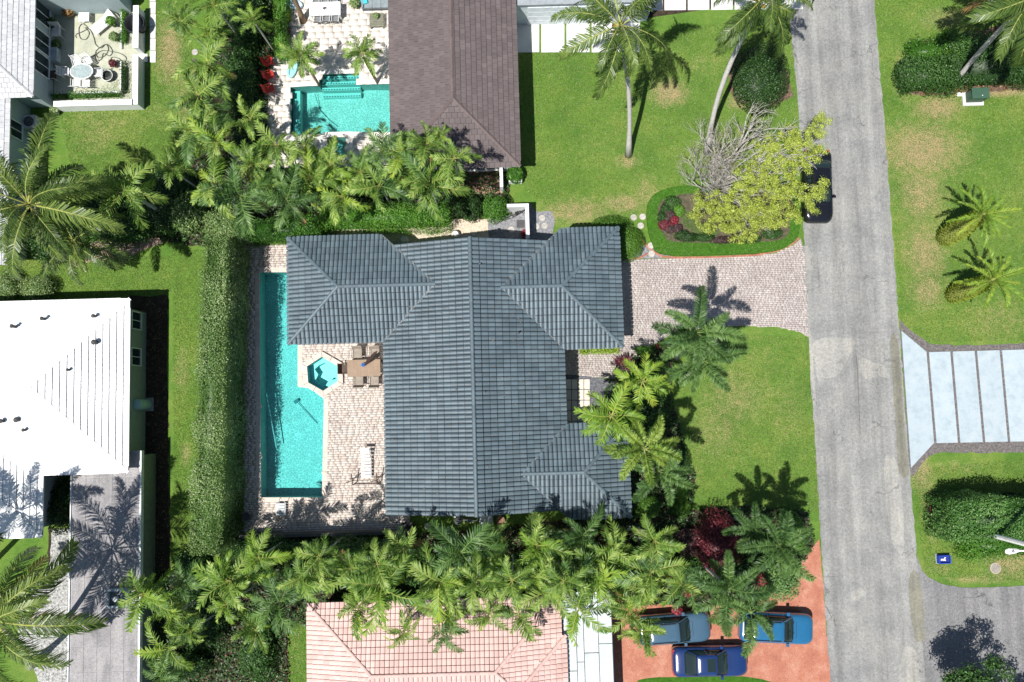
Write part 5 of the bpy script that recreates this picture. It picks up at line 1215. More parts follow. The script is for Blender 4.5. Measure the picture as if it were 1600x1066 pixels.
for i_ in (0, 1, 3): mat_leaves('ground_cover', SOILS[i_], 95, .45, .16, LF_DARK, None, None, .5)
for i_ in (5,): mat_leaves('ground_cover', SOILS[i_], 60, .15, .12, LF_BROWN, None, None, .5)
# cordyline with wine spikes
c = P(978,566,.8); cd = thing('cordyline', 'spiky wine-red cordyline beside the paver path to the entry', 'plant', (c.x, c.y, 0))
for k in range(5):
    hx, hy = PR.uniform(-.5,.5), PR.uniform(-.35,.35); hz = PR.uniform(.4,.9)
    b = MB(); b.tube([(hx*.5,hy*.5,0),(hx,hy,hz)], .03, 5); b.build('stem', TRKB, cd); b = MB()
    for i in range(15):
        az = i*2.4; e = PR.uniform(.1,.9); d = Vector((math.cos(az)*math.cos(e), math.sin(az)*math.cos(e), math.sin(e))); s_ = Vector((-math.sin(az), math.cos(az), 0))*.035; o = Vector((hx,hy,hz)); L_ = PR.uniform(.4,.65)
        m_ = o+d*L_*.5; e_ = o+d*L_-Vector((0,0,.1)); b.face([o-s_*.4, m_-s_, m_+s_, o+s_*.4], 0, PR.random()); b.face([m_-s_, e_, m_+s_], 0, PR.random())
    b.build('leaf_rosette', LF_WINE, cd)
# flower island in front: clipped green ring, mixed bed
bed = tag(bpy.data.objects.new('flower_island', None), 'planted island with clipped green ring beside the driveway', 'flower bed'); COL.objects.link(bed)
sheet('bed_soil', FRONTBED, .012, MULCH, kind=None).parent = bed
cxb = sum(p.x for p in FRONTBED)/len(FRONTBED); cyb = sum(p.y for p in FRONTBED)/len(FRONTBED)
def inset(poly, f, dx=0, dy=0): 
    cx = sum(p[0] for p in poly)/len(poly); cy = sum(p[1] for p in poly)/len(poly); return [(cx+(p[0]-cx)*f+dx, cy+(p[1]-cy)*f+dy) for p in poly]
INB = smoothpoly(gxy([(1026,345),(1030,318),(1048,310),(1080,304),(1225,304),(1232,350),(1225,372),(1190,379),(1060,380),(1036,368)]), 4)
for zz_ in (.1, .24): sheet('border_base', FRONTBED, zz_, BEDG, kind=None, thick=.1).parent = bed
mat_leaves('clipped_border', FRONTBED, 1500, .36, .06, LF_CLIP, INB, bed, .10)
sheet('bed_mulch', INB, .26, surf('bed_mulch', (.10,.085,.05), (.05,.06,.03), (.17,.14,.09), scale=5, fine=28, finek=.5, bumps=.8, bdist=.04), kind=None).parent = bed
mat_leaves('inner_lawn', smoothpoly(gxy([(1066,336),(1075,332),(1092,350),(1120,362),(1112,370),(1085,366),(1066,352)]), 4), 900, .15, .05, LF_CLIP, None, bed, .1).location.z = .25
for px, py, rx, ry, m, lb in ((1038,352,.4,.35,LF_WINE,'red'),(1052,345,.3,.35,LF_RED,'red'),(1045,338,.4,.4,LF_PURP,'wine'),(1058,358,.3,.3,LF_PURP,'r'),(1046,358,.35,.3,LF_PURP,'r'),(1035,340,.35,.4,LF_DARK,'r'),(1050,318,.6,.5,LF_DARK,'g'),(1042,328,.5,.4,LF_DARK,'g'),(1075,372,.7,.3,LF_DARK,'d'),(1100,372,.7,.3,LF_DARK,'d'),(1065,368,.5,.35,LF_DARK,'d'),(1130,376,.9,.25,LF_PURP,'d'),(1170,374,.9,.3,LF_DARK,'d'),(1205,366,.7,.4,LF_DARK,'d'),(1060,330,.4,.4,LF_GREEN,'g')):
    c = P(px, py, .3); shrub('plant', (c.x, c.y, .40), (rx, ry, .38), 1100, .09, m, None, seed=px, parent=bed)
# ---- the half bare tree over the island
tr = thing('tree', 'half bare grey tree with yellow-green leaves hanging over the parked black car', 'tree', tuple(P(1113,296,0)))
o0 = P(1113,296,0); TB = MB(); tips = []; TR_ = random.Random(21)
def branch(p, d, L, r, depth, leafy):
    n = 4; path = [p]; q = p.copy(); dd = d.copy()
    for i in range(n):
        dd = (dd+Vector((TR_.uniform(-.28,.28), TR_.uniform(-.28,.28), TR_.uniform(-.12,.2)))).normalized(); q = q+dd*L/n; path.append(q.copy())
    TB.tube(path, [r*(1-.6*i/n) for i in range(n+1)], 6 if r > .04 else 4, t=TR_.random())
    if depth == 0 or r < .006: tips.append((q, leafy)); return
    for k in range(4 if depth > 1 else 5):
        s = TR_.randint(2, n); e = (dd+Vector((TR_.uniform(-.9,.9), TR_.uniform(-.9,.9), TR_.uniform(-.2,.5)))).normalized()
        branch(path[s], e, L*TR_.uniform(.5,.75), r*.52, depth-1, leafy)
for az, el, L, r, leafy in ((95,50,2.6,.12,0),(60,42,3.2,.15,0),(110,60,2.0,.10,0),(125,40,2.2,.09,0),(145,55,1.6,.06,0),(160,35,1.8,.07,0),(200,30,1.8,.06,0),(230,35,1.6,.06,0),(30,45,3.4,.14,1),(5,35,3.0,.13,1),(-20,32,2.6,.11,1),(-45,35,2.2,.09,1),(75,60,2.4,.09,0),(85,35,2.2,.06,0),(180,50,1.5,.05,0)):
    a = R(az); e = R(el); branch(Vector((0,0,.15)), Vector((math.cos(a)*math.cos(e), math.sin(a)*math.cos(e), math.sin(e))), L, r, 3, leafy)
TB.build('branches', BARK, tr, smooth=True)
# yellow-green crown, made of many separate leaf clumps
cl = [(1098,318,3.0,.8),(1120,335,3.2,.9),(1148,345,3.4,1.0),(1178,350,3.6,.9),(1202,340,3.8,.9),(1225,322,4.0,.9),(1130,318,3.8,.8),(1158,312,4.0,1.0),(1188,305,4.2,1.1),(1215,290,4.4,1.0),(1160,285,4.2,.8),(1185,265,4.4,1.0),(1215,250,4.8,1.1),(1240,262,4.8,1.0),(1250,225,5.0,.9),(1235,205,5.0,.7),(1268,205,5.2,.8),(1285,190,5.2,.55),(1262,240,5.0,.8),(1285,235,4.9,.35),(1200,228,4.8,.7),(1240,300,4.4,.8),(1262,312,4.2,.55),(1278,300,4.3,.5),(1283,290,4.4,.4),(1270,325,4.0,.35),(1085,335,2.8,.5),(1108,352,2.6,.6),(1178,330,4.0,.8),(1140,362,2.6,.6),(1215,345,3.4,.6),(1245,338,3.4,.35),(1165,372,2.2,.4)]
Cs, Ns = [], []
for px, py, z, r in cl:
    c = P(px, py, z); 
    for q in range(int(19*r*r)+4):
        d = RNG.normal(0, 1, 3); d /= np.linalg.norm(d); cc_ = np.array(c)+d*np.array([r, r, r*.45])*RNG.random()**.35
        n = 92; p_, nn = ell_points(n, cc_, (.27,.27,.16), q, .8, .3); Cs.append(p_); Ns.append(nn)
C = np.vstack(Cs)-np.array(o0); V, Fq = leafquads(C, np.vstack(Ns), .08, .55, .7, up=.5)
npmesh('foliage', V, Fq, LF_YEL, RNG.random(len(Fq)), parent=tr)
lim = MB()
for px, py, z, r in cl[::2]:
    c = P(px, py, z-.1)-o0; m_ = c*.5+Vector((TR_.uniform(-.3,.3), TR_.uniform(-.3,.3), .4)); lim.tube([(0,0,.4), tuple(m_*.6), tuple(m_), tuple(c)], [.09,.06,.045,.015], 5)
lim.build('limb', BARK, tr, smooth=True)
# sparse grey twigs with dry leaves on the bare side
Cs = [np.array(q)+RNG.normal(0,.12,(22,3)) for q, l_ in tips if not l_][:420]; C = np.vstack(Cs); V, Fq = leafquads(C, RNG.normal(0,1,C.shape), .05, .3, .5); npmesh('dry_twigs', V, Fq, leafm('dry_leaf', (.16,.13,.08), (.34,.30,.22), (.5,.46,.38)), RNG.random(len(Fq)), parent=tr)

# ---- tree beyond the bottom right corner
def small_tree(px, py, hz, rr, n, m, label, k=9):
    c = P(px, py, 0); t = thing('tree', label, 'tree', (c.x, c.y, 0)); b = MB(); b.tube([(0,0,0),(.1,.05,hz*.35),(.05,.1,hz*.6)], [.16,.13,.09], 7)
    for i in range(7): a = i*.9; b.tube([(.05,.08,hz*.4),(math.cos(a)*rr*.4, math.sin(a)*rr*.4, hz*.65),(math.cos(a)*rr*.8, math.sin(a)*rr*.8, hz*.85)], [.08,.05,.02], 5)
    b.build('trunk', BARK, t); Cs, Ns = [], []; r_ = np.random.default_rng(int(px))
    for i in range(k*7):
        d = r_.normal(0,1,3); d /= np.linalg.norm(d); c0 = np.array([0,0,hz*.82])+d*np.array([rr,rr,hz*.25])*r_.random()**.4
        p_, nn = ell_points(n//(k*7), c0, (rr*.22,)*3, i, .8, .3); Cs.append(p_); Ns.append(nn)
    V, Fq = leafquads(np.vstack(Cs), np.vstack(Ns), .15, .5, .6); npmesh('crown', V, Fq, m, r_.random(len(Fq)), parent=t); return t
small_tree(1490,1064,4.3,2.5,18000,LF_DARK,'leafy tree rising from the bottom edge at the side street')
small_tree(1590,1120,4.0,2.2,9000,LF_GREEN,'leafy tree at the bottom right corner of the side street')

# ---- grass blades on the lawns near the camera view
LAWNP = [gxy(p) for p in ([(812,84),(1235,20),(1252,250),(1240,300),(1015,300),(1005,335),(870,335),(812,290)],[(1368,0),(1700,-60),(1700,530),(1452,535),(1408,505),(1385,200)],
   [(1000,515),(1262,527),(1282,800),(1090,800),(1060,600)],[(90,168),(240,100),(244,0),(300,0),(300,300),(120,300)],[(270,390),(320,390),(315,890),(272,890)],[(1424,735),(1700,705),(1700,915),(1445,900)],[(448,970),(482,975),(482,1100),(450,1100)],[(0,400),(270,400),(268,460),(0,470)])]
EXC = [ROAD, SIDE, PAVE, TERRA, BLUE, APRON, GRAVR, DECK, FRONTBED, GRAVG]+SOILS
Vb, Fb, Tb = [], [], []
for L_ in LAWNP:
    xs_ = [p[0] for p in L_]; ys_ = [p[1] for p in L_]; n = int((max(xs_)-min(xs_))*(max(ys_)-min(ys_))*330)
    x = RNG.uniform(min(xs_), max(xs_), n); y = RNG.uniform(min(ys_), max(ys_), n); k = inpoly(x, y, L_)
    for e in EXC: k &= ~inpoly(x+RNG.normal(0,.05,n), y+RNG.normal(0,.05,n), e)
    x, y = x[k], y[k]; dd = np.zeros(len(x))
    for px, py, rx, ry, s_ in DRY: dd = np.maximum(dd, s_*np.clip(1.25-dist_ell(x, y, px, py, rx, ry)*.75, 0, 1))
    k = RNG.random(len(x)) > dd*.75; x, y = x[k], y[k]; n = len(x)
    a = RNG.uniform(0, 6.28, n); ln = RNG.uniform(.05, .11, n); w_ = RNG.uniform(.012, .022, n); hh = RNG.uniform(.03, .07, n)
    p0 = np.stack([x-np.sin(a)*w_, y+np.cos(a)*w_, np.zeros(n)], 1); p1 = np.stack([x+np.sin(a)*w_, y-np.cos(a)*w_, np.zeros(n)], 1); p2 = np.stack([x+np.cos(a)*ln, y+np.sin(a)*ln, hh], 1)
    b0 = sum(len(v) for v in Vb); Vb.append(np.stack([p0, p1, p2], 1).reshape(-1, 3)); Fb.append(np.arange(3*n).reshape(n, 3)+b0); Tb.append(RNG.random(n))
gr = npmesh('grass', np.vstack(Vb), np.vstack(Fb), leafm('grass_blade', (.05,.11,.012), (.11,.20,.03), (.24,.30,.07), .25), np.concatenate(Tb)); gr['kind'] = 'stuff'
# ================================================================== VEHICLES AND OBJECTS
def rr_ring(x0, x1, hw, rf, rb, z, n=6, dz=None):
    """rounded rectangle outline along x from x0 (rear) to x1 (front)"""
    pts = []
    for cx, cy, r, a0 in ((x1-rf, hw-rf*.75, rf, 0), (x0+rb, hw-rb*.75, rb, 90), (x0+rb, -hw+rb*.75, rb, 180), (x1-rf, -hw+rf*.75, rf, 270)):
        for k in range(n): a = R(a0+90*k/(n-1)); pts.append((cx+r*math.cos(a), cy+r*.75*math.sin(a), z))
    return pts
def car(label, px, py, ang, paint, L=4.55, W=1.8, suv=False, sunroof=False, suffix='parked_car'):
    p = P(px, py, 0); t = thing(suffix, label, 'car', (p.x, p.y, 0), ang, 'parked cars'); h = L/2; hw = W/2
    belt = .98 if suv else .90; top = 1.62 if suv else 1.43
    b = MB(); zs = [(.22,.12,.03),(.30,.04,.0),(.50,.0,.0),(.68,.02,.0),(belt-.12,.10,.02),(belt-.03,.22,.07),(belt+.02,.42,.16),(belt+.05,.75,.34)]
    b.rings([rr_ring(-h+i_*(.45 if not suv else .3), h-i_, hw-j, .55-.2*(i_ > .3), .42, z) for z, i_, j in zs]); b.build('body', paint, t, smooth=True)
    # cabin glass
    r0, r1 = (-h+.18, h-1.25) if suv else (-h+.62, h-1.22); q0, q1 = (-h+.52, h-2.05) if suv else (-h+1.32, h-2.0)
    g = MB(); g.rings([rr_ring(r0, r1, hw-.13, .35, .3, belt-.04), rr_ring(r0*.9+q0*.1, r1*.9+q1*.1, hw-.15, .33, .3, belt+.06), rr_ring(q0, q1, hw-.30, .22, .22, top-.04)]); g.build('windows', CARGL, t, smooth=True)
    rf = MB(); rf.rings([rr_ring(q0-.03, q1+.03, hw-.28, .2, .2, top-.06), rr_ring(q0+.02, q1-.03, hw-.31, .2, .2, top-.01), rr_ring(q0+.25, q1-.25, hw-.5, .15, .15, top+.035)]); rf.build('roof', paint, t, smooth=True)
    for sy in (1, -1):   # pillars
        pl = MB()
        for (xa, xb) in ((r1-.12, q1), (r0+.18, q0+.04)): pl.tube([(xa, sy*(hw-.17), belt), (xb-.02, sy*(hw-.31), top-.03)], .035, 5)
        pl.tube([((r0+r1)/2-.1, sy*(hw-.125), belt), ((q0+q1)/2, sy*(hw-.285), top-.04)], .03, 5); pl.build('pillar', paint, t)
        mr = MB(); mr.box(-.07,.09,-.10,.10,-.06,.07); m_ = mr.build('mirror', paint, t, loc=(r1-.42, sy*(hw+.0), belt+.03))
        hl = MB(); hl.rings([[(h-.50+.0, sy*(hw-.12), .62), (h-.2, sy*(hw-.42), .60), (h-.26, sy*(hw-.46), .78), (h-.56, sy*(hw-.2), .80)], [(h-.44, sy*(hw-.03), .62), (h-.06, sy*(hw-.40), .60), (h-.12, sy*(hw-.44), .79), (h-.56, sy*(hw-.09), .82)]]); hl.build('headlight', surf('lamp_glass', (.75,.78,.8), fine=5, bumps=0, rough=.1, spec=.8), t)
        tl = MB(); tl.box(-h+.03, -h+.22, min(sy*(hw-.15), sy*(hw-.42)), max(sy*(hw-.15), sy*(hw-.42)), .66, .80); tl.build('tail_light', surf('tail_red', (.45,.03,.03), fine=5, bumps=0, rough=.2), t)
    # wipers, door seams, rear shelf
    wp = MB(); wp.tube([(r1-.02, .5, belt+.05), (r1-.28, .02, belt+.14)], .012, 4); wp.tube([(r1-.0, -.1, belt+.05), (r1-.28, -.55, belt+.14)], .012, 4); wp.build('wiper', RUB, t)
    hd = MB(); hd.tube([(r1+.1, -hw+.42, belt+.045), (r1+.1, hw-.42, belt+.045)], .014, 4); hd.tube([(q1+.05, -hw+.45, top+.0), (q1+.05, hw-.45, top+.0)], .012, 4); hd.build('seam', RUB, t)
    if sunroof: s_ = MB(); s_.box(q1-.62, q1-.14, -.38, .38, top+.005, top+.042); s_.build('sunroof', CARGL, t)
    if suv: 
        for sy in (1, -1): s_ = MB(); s_.tube([(q0+.15, sy*(hw-.36), top+.05), (q1-.2, sy*(hw-.36), top+.05)], .02, 5); s_.build('roof_rail', RUB, t)
    for sx in (h-.86, -h+.84):
        for sy in (1, -1):
            wb = MB(); wb.lathe([(.10,-.10),(.33,-.11),(.33,.10),(.28,.115),(.22,.10)], n=16); wh_ = wb.build('wheel', RUB, t, loc=(sx, sy*(hw-.12), .33)); wh_.rotation_euler = (-sy*math.pi/2, 0, 0)
            rb_ = MB(); rb_.lathe([(.21,.0),(.21,.09),(.05,.11),(0,.11)], n=10); rb_.build('rim', surf('rim', (.55,.56,.58), metal=1, rough=.3, fine=5, bumps=0), wh_)
    return t
CARGL = glassm('car_glass', (.014,.026,.024)); RUB = surf('rubber', (.02,.02,.022), fine=10, bumps=0, rough=.7)
BLUEP = surf('blue_paint', (.009,.03,.12), (.009,.029,.115), (.01,.031,.125), fine=5, finek=.02, bumps=0, rough=.25, spec=.6, coat=1)
TEALP = surf('teal_blue_paint', (.016,.12,.25), (.015,.115,.24), (.017,.125,.26), fine=5, finek=.02, bumps=0, rough=.25, spec=.6, coat=1)
STEELP = surf('steel_blue_paint', (.05,.105,.16), (.048,.10,.155), (.052,.11,.165), fine=5, finek=.02, bumps=0, rough=.28, spec=.6, coat=1)
BLACKP = surf('black_paint', (.006,.006,.007), (.006,.006,.007), (.007,.007,.008), fine=5, finek=.02, bumps=0, rough=.2, spec=.6, coat=1)
car('dark blue saloon with sunroof on the red driveway, lowest of the blue cars', 1105, 1028, R(-.5), BLUEP, 4.55, 1.78, sunroof=True)
car('grey-blue car half under palm fronds on the red driveway, left of the upper two', 1050, 977, R(3), STEELP, 4.4, 1.78, suv=True)
car('bright teal-blue car near the road on the red driveway, right of the upper two', 1207, 976, R(-4), TEALP, 4.5, 1.8, suv=True)
car('black car parked at the left road edge under the yellow-green tree', 1271, 296, R(-92), BLACKP, 4.7, 1.85, suv=False)

MW = surf('white_metal_furn', (.78,.78,.78), fine=8, bumps=0, finek=.03); TAN = surf('tan_weave', (.30,.215,.15), (.26,.185,.13), (.35,.255,.18), fine=24, finek=.15); TAND = surf('brown_frame', (.10,.065,.05)); TANS = surf('taupe_sling', (.30,.26,.215), fine=24, finek=.15)
def box_o(name, m, parent, *a, **k): b = MB(); b.box(*a, **k); return b.build(name, m, parent)
def chair(name, label, px, py, rot, frame, seat, group, w_=.52, d=.52, hb=.9, z0=0.045, cat='chair', slats=False):
    """faces local +x"""
    p = P(px, py, 0); t = thing(name, label, cat, (p.x, p.y, z0), rot, group)
    for sx in (1, -1):
        for sy in (1, -1): b = MB(); b.tube([(sx*d/2, sy*w_/2, 0), (sx*(d/2-.02), sy*w_/2, .42)], .018, 5); b.build('leg', frame, t)
    if slats:
        for k in range(5): box_o('seat_slat', seat, t, -d/2+k*d/5+.01, -d/2+(k+1)*d/5-.012, -w_/2, w_/2, .41, .44)
        for k in range(4): b = MB(); b.tube([(-d/2-.02-.03*k, -w_/2+.02, .5+.1*k), (-d/2-.02-.03*k, w_/2-.02, .5+.1*k)], .022, 4); b.build('back_slat', seat, t)
    else:
        box_o('seat', seat, t, -d/2, d/2, -w_/2+.02, w_/2-.02, .40, .45)
        b = MB(); b.prism([(-d/2-.16,-w_/2),(-d/2-.12,-w_/2),(-d/2-.12,w_/2),(-d/2-.16,w_/2)], .5, hb)
        for i in range(len(b.v)): b.v[i] = (b.v[i][0]+.14*(1-(b.v[i][2]-.5)/(hb-.5)), b.v[i][1], b.v[i][2])
        b.build('backrest', seat, t)
    for sy in (1, -1):
        b = MB(); b.tube([(-d/2, sy*w_/2, .42), (-d/2-.16, sy*w_/2, hb)], .018, 5); b.tube([(-d/2-.06, sy*w_/2, .64), (d/2-.05, sy*w_/2, .63), (d/2-.02, sy*w_/2, .42)], .016, 5); b.build('armrest', frame, t)
    return t
# ---- pool deck: dining set
p = P(572,576,0); dt = thing('dining_table', 'tan rectangular patio table between the hexagonal spa and the slate roof', 'table', (p.x, p.y, .045), 0)
TX, TY = 1.02, .52
for k in range(5): box_o('tabletop_panel', TAN, dt, -TX+k*2*TX/5+.002, -TX+(k+1)*2*TX/5-.002, -TY, TY, .71, .75)
for sx in (1,-1):
    for sy in (1,-1): box_o('leg', TAND, dt, sx*(TX-.08)-.035, sx*(TX-.08)+.035, sy*(TY-.08)-.035, sy*(TY-.08)+.035, 0, .71)
for px, py, rt, lb in ((561,553,-90,'upper left tan chair at the patio table'),(588,553,-90,'upper right tan chair at the patio table'),(563,596,90,'lower left tan chair at the patio table'),(587,596,90,'lower right tan chair at the patio table'),(543,577,0,'dark brown chair at the left head of the patio table, beside the spa')):
    chair('patio_chair', lb, px, py, R(rt), TAND, TANS if px != 543 else surf('dark_weave', (.10,.065,.05), fine=24), 'chairs round the patio table', .62, .56)
p = P(570,570,.8); t = thing('parasol', 'closed dark brown parasol with blue strap lying across the patio table', 'parasol', (p.x, p.y, .045))
b = MB(); b.tube([(0,.0,0),(0,.0,.85)], .025, 6); b.build('pole', TAND, t)
b = MB(); b.tube([(.05,.0,.86),(.35,.22,1.3),(.85,.62,1.9),(1.0,.74,2.05)], [.06,.13,.09,.02], 8); b.build('canopy', surf('parasol_cloth', (.05,.03,.025), fine=14), t)
b = MB()
for i in range(9): a = i*.7; b.face([(0,0,.86),(math.cos(a)*.2-.05,math.sin(a)*.12,.90),(math.cos(a+.5)*.16-.05,math.sin(a+.5)*.14,.84)], 0, .5)
b.build('blue_cloth', surf('blue_cloth', (.03,.16,.5), fine=10), t)
# ---- white framed lounger with dark posts shadow: climbing frame chair
p = P(574,722,0); t = thing('sun_lounger', 'white slatted lounge chair standing alone on the lower part of the beige deck', 'lounger', (p.x, p.y, .045), R(90))
for k in range(9):
    x0 = -.95+k*.21; z = .34 if k < 6 else .34+(k-5)*.12
    box_o('slat', surf('offwhite', (.72,.70,.68), fine=8), t, x0, x0+.17, -.26, .26, z, z+.03)
for sy in (1,-1):
    b = MB(); b.tube([(-.95, sy*.29, .32), (.35, sy*.29, .32), (.95, sy*.29, .72)], .022, 5); b.build('side_rail', MW, t)
    for x_ in (-.85, .3): b = MB(); b.tube([(x_, sy*.29, 0), (x_, sy*.29, .32)], .02, 5); b.build('leg', MW, t)
p = P(573,752,0); t = thing('swing_frame', 'dark tubular frame around the foot of the white lounge chair', 'garden frame', (p.x, p.y, .045))
for sx in (-1, 1):
    b = MB(); b.tube([(sx*.76,-.15,.02),(sx*.76,-.15,.55),(sx*.76,.55,.9)], .035, 6); b.build('post', TAND, t); b = MB(); b.tube([(sx*.76-.42,-.0,.5),(sx*.76,.1,.62),(sx*.76+.35,.5,.8)], .03, 6); b.build('arm', TAND, t)
b = MB(); b.tube([(-.76,-.15,.05),(.76,-.15,.05)], .03, 6); b.build('crossbar', TAND, t); b = MB(); b.tube([(-.8,.12,.5),(.8,.12,.5)], .022, 6); b.build('crossbar', TAND, t)
# foot stool near pool south end
p = P(441,795,0); t = thing('deck_chair', 'small pale blue-white deck chair below the lower pool end', 'chair', (p.x, p.y, .045), R(90))
for k in range(5): box_o('slat', surf('pale_slat', (.55,.6,.62), fine=8), t, -.4+k*.16, -.27+k*.16, -.25, .25, .3, .33)
for sy in (1,-1):
    b = MB(); b.tube([(-.4, sy*.28, .28),(.4, sy*.28, .28),(.55, sy*.28,.6)], .02, 5); b.build('side_rail', MW, t)
    for x_ in (-.35,.35): b = MB(); b.tube([(x_, sy*.28, 0),(x_, sy*.28, .28)], .02, 5); b.build('leg', MW, t)
for px, py, rx_, lb in ((388,806,.5,'curled black metal garden seat in the shaded lower left deck corner'),(393,380,.35,'dark plant tub in the upper left deck corner')):
    p = P(px, py, 0); b = MB(); b.lathe([(.15,0),(.2,.05),(.24,.4),(.26,.42),(.2,.42),(.18,.36),(0,.36)], n=14); tag(b.build('garden_pot', surf('dark_pot', (.10,.10,.11)), loc=(p.x, p.y, .045)), lb.replace('curled black metal garden seat', 'dark round garden pot'), 'pot')
# ---- north side: white pots, box planter, equipment
for px, py, lb in ((633,376,'white round boulder-like pot half in the roof shadow north of the slate roof'),(712,368,'small white pot against the north wall of the slate-roofed house')):
    p = P(px, py, 0); b = MB(); b.lathe([(.18,0),(.26,.12),(.28,.3),(.2,.42),(.22,.45),(.14,.45),(.1,.3),(0,.3)], n=16); tag(b.build('plant_pot', surf('pot_white', (.75,.73,.7)), smooth=True, loc=(p.x, p.y, .02)), lb, 'pot')
p = P(805,278,0); t = thing('planter_box', 'square white planter box beside the brown roof corner', 'planter', (p.x, p.y, 0))
for a_ in ((-.42,.42,.36,.42),(-.42,.42,-.42,-.36),(-.42,-.36,-.36,.36),(.36,.42,-.36,.36)): box_o('side', WHITE, t, *a_, 0, .6)
box_o('soil', SOIL, t, -.36,.36,-.36,.36,0,.52)
p = P(822,350,0); t = thing('mailbox_post', 'dark square mat-like lid on the gravel inside the yard wall', 'hatch', (p.x-.35, p.y, .02))
t.name = 'utility_hatch'; box_o('frame', surf('frame_grey', (.2,.2,.2)), t, -.28,.28,-.28,.28,0,.03); box_o('lid', surf('hatch_dark', (.07,.07,.075)), t, -.25,.25,-.25,.25,.03,.05)
for px, py, r_, lb in ((806,338,.32,'left of two black wheels of a bicycle parked in the yard'),):
    p = P(812,336,0); t = thing('bicycle', 'black bicycle standing inside the small white-walled gravel yard', 'bicycle', (p.x, p.y, .02), R(20))
    for sx in (-.5,.5):
        b = MB(); n = 18
        ring = [(sx+.33*math.cos(2*math.pi*i/n), 0, .34+.33*math.sin(2*math.pi*i/n)) for i in range(n+1)]; b.tube(ring, .022, 5); wh_ = b.build('wheel', RUB, t)
        for i in range(8): a = i*math.pi/8; b = MB(); b.tube([(sx-.32*math.cos(a),0,.34-.32*math.sin(a)),(sx+.32*math.cos(a),0,.34+.32*math.sin(a))], .004, 3); b.build('spoke', MW, wh_)
    b = MB(); b.tube([(-.5,0,.34),(-.12,0,.34),(.32,0,.85),(-.2,0,.85),(-.12,0,.34)], .02, 5); b.tube([(-.5,0,.34),(-.2,0,.85)], .015, 5); b.tube([(.5,0,.34),(.32,0,.92)], .02, 5); b.build('frame', RUB, t)
    b = MB(); b.tube([(.3,-.28,.98),(.34,0,.95),(.3,.28,.98)], .015, 5); b.build('handlebar', RUB, t); b = MB(); b.box(-.33,-.08,-.07,.07,.9,.95); b.build('saddle', RUB, t)
sh(821,364,.5,.35,.3,.35,500,.09,LF_RED,'small plant with orange-red flowers at the foot of the yard wall',cat='plant')
# ---- south side utilities
def acunit(px, py, label, s_=.85, m=None):
    p = P(px, py, 0); t = thing('air_conditioner', label, 'air conditioner', (p.x, p.y, .03)); h = s_/2
    b = MB(); b.prism([(h-.04,-h),(h,-h+.04),(h,h-.04),(h-.04,h),(-h+.04,h),(-h,h-.04),(-h,-h+.04),(-h+.04,-h)], .05, .8); b.build('casing', m or surf('ac_grey', (.5,.5,.5), fine=8), t)
    box_o('pad', surf('pad', (.3,.3,.3)), t, -h-.08, h+.08, -h-.08, h+.08, -.02, .05)
    b = MB(); b.lathe([(.32*s_/.85,.8),(.32*s_/.85,.83),(.30*s_/.85,.83),(.30*s_/.85,.79),(0,.79)], n=18, mats=[0,0,0,0]); f = b.build('fan_well', surf('fan_dark', (.02,.02,.02)), t)
    for i in range(5): a = i*1.257; bb = MB(); bb.prism([(0,.03),(0,-.03),(.27,-.06),(.27,.08)], .80, .805); o = bb.build('blade', surf('blade', (.08,.08,.08)), f); o.rotation_euler.z = a
    for k in range(4): bb = MB(); n = 16; rr_ = .06+.075*k; bb.tube([(rr_*math.cos(2*math.pi*i/n), rr_*math.sin(2*math.pi*i/n), .84) for i in range(n+1)], .006, 3); bb.build('guard_ring', m or surf('ac_grey', (.5,.5,.5)), f)
    return t
acunit(57,197,'boxy grey air conditioner with round fan beside the upper left house')
p = P(760,812,0); t = thing('utility_box', 'pale grey flat-topped box against the south wall below the slate ridge end', 'utility box', (p.x, p.y, .02)); box_o('casing', surf('pale_box', (.55,.56,.58), fine=8), t, -.38,.38,-.28,.28,0,.9); box_o('lid', surf('pale_box', (.6,.6,.6)), t, -.4,.4,-.3,.3,.9,.94); box_o('pad', surf('pad', (.3,.3,.3)), t, -.45,.45,-.35,.35,-.01,.04)
p = P(722,806,0); b = MB(); b.tube([(-.5,0,.3),(.45,-.28,.3),(.9,-.3,.32),(1.0,-.1,.35),(.95,.25,.4)], .035, 6); tag(b.build('pipe', MW, loc=(p.x, p.y, 0)), 'white bent pipe run beside the pale utility box', 'pipe')
p = P(712,812,0); t = thing('pool_pump', 'dark pool pump and filter equipment behind the white pipe', 'pump', (p.x+.2, p.y, .02)); b = MB(); b.lathe([(.24,0),(.26,.1),(.26,.55),(.15,.7),(0,.72)], n=14); b.build('filter_tank', surf('tank_dark', (.07,.08,.08)), t, smooth=True); b = MB(); b.tube([(.4,-.05,.2),(.85,-.05,.2)], .12, 10); b.build('motor', surf('motor', (.1,.1,.11)), t); b = MB(); b.tube([(.26,0,.4),(.55,0,.4),(.55,0,.2)], .03, 6); b.build('pipe', MW, t)
p = P(640,822,0); b = MB(); b.rings([rr_ring(-.26,.26,.26,.05,.05,0,4), rr_ring(-.32,.32,.3,.05,.05,.9,4), rr_ring(-.34,.34,.32,.05,.05,.98,4)]); t = thing('trash_bin', 'black wheeled bin in the dark corner south of the slate roof', 'bin', (p.x, p.y, .02)); b.build('body', surf('bin_black', (.015,.015,.018), fine=8), t); box_o('lid', surf('bin_black', (.02,.02,.02)), t, -.35,.35,-.33,.33,.98,1.03); box_o('handle', surf('bin_black', (.02,.02,.02)), t, -.3,.3,.33,.38,.93,.97)
p = P(782,812,0); b = MB(); b.lathe([(.2,0),(.26,.3),(.28,.32),(.24,.32),(.2,.22),(0,.22)], n=14); tag(b.build('plant_pot', surf('terracotta_pot', (.22,.13,.08)), loc=(p.x, p.y, .02)), 'round brown pot right of the pale utility box', 'pot')
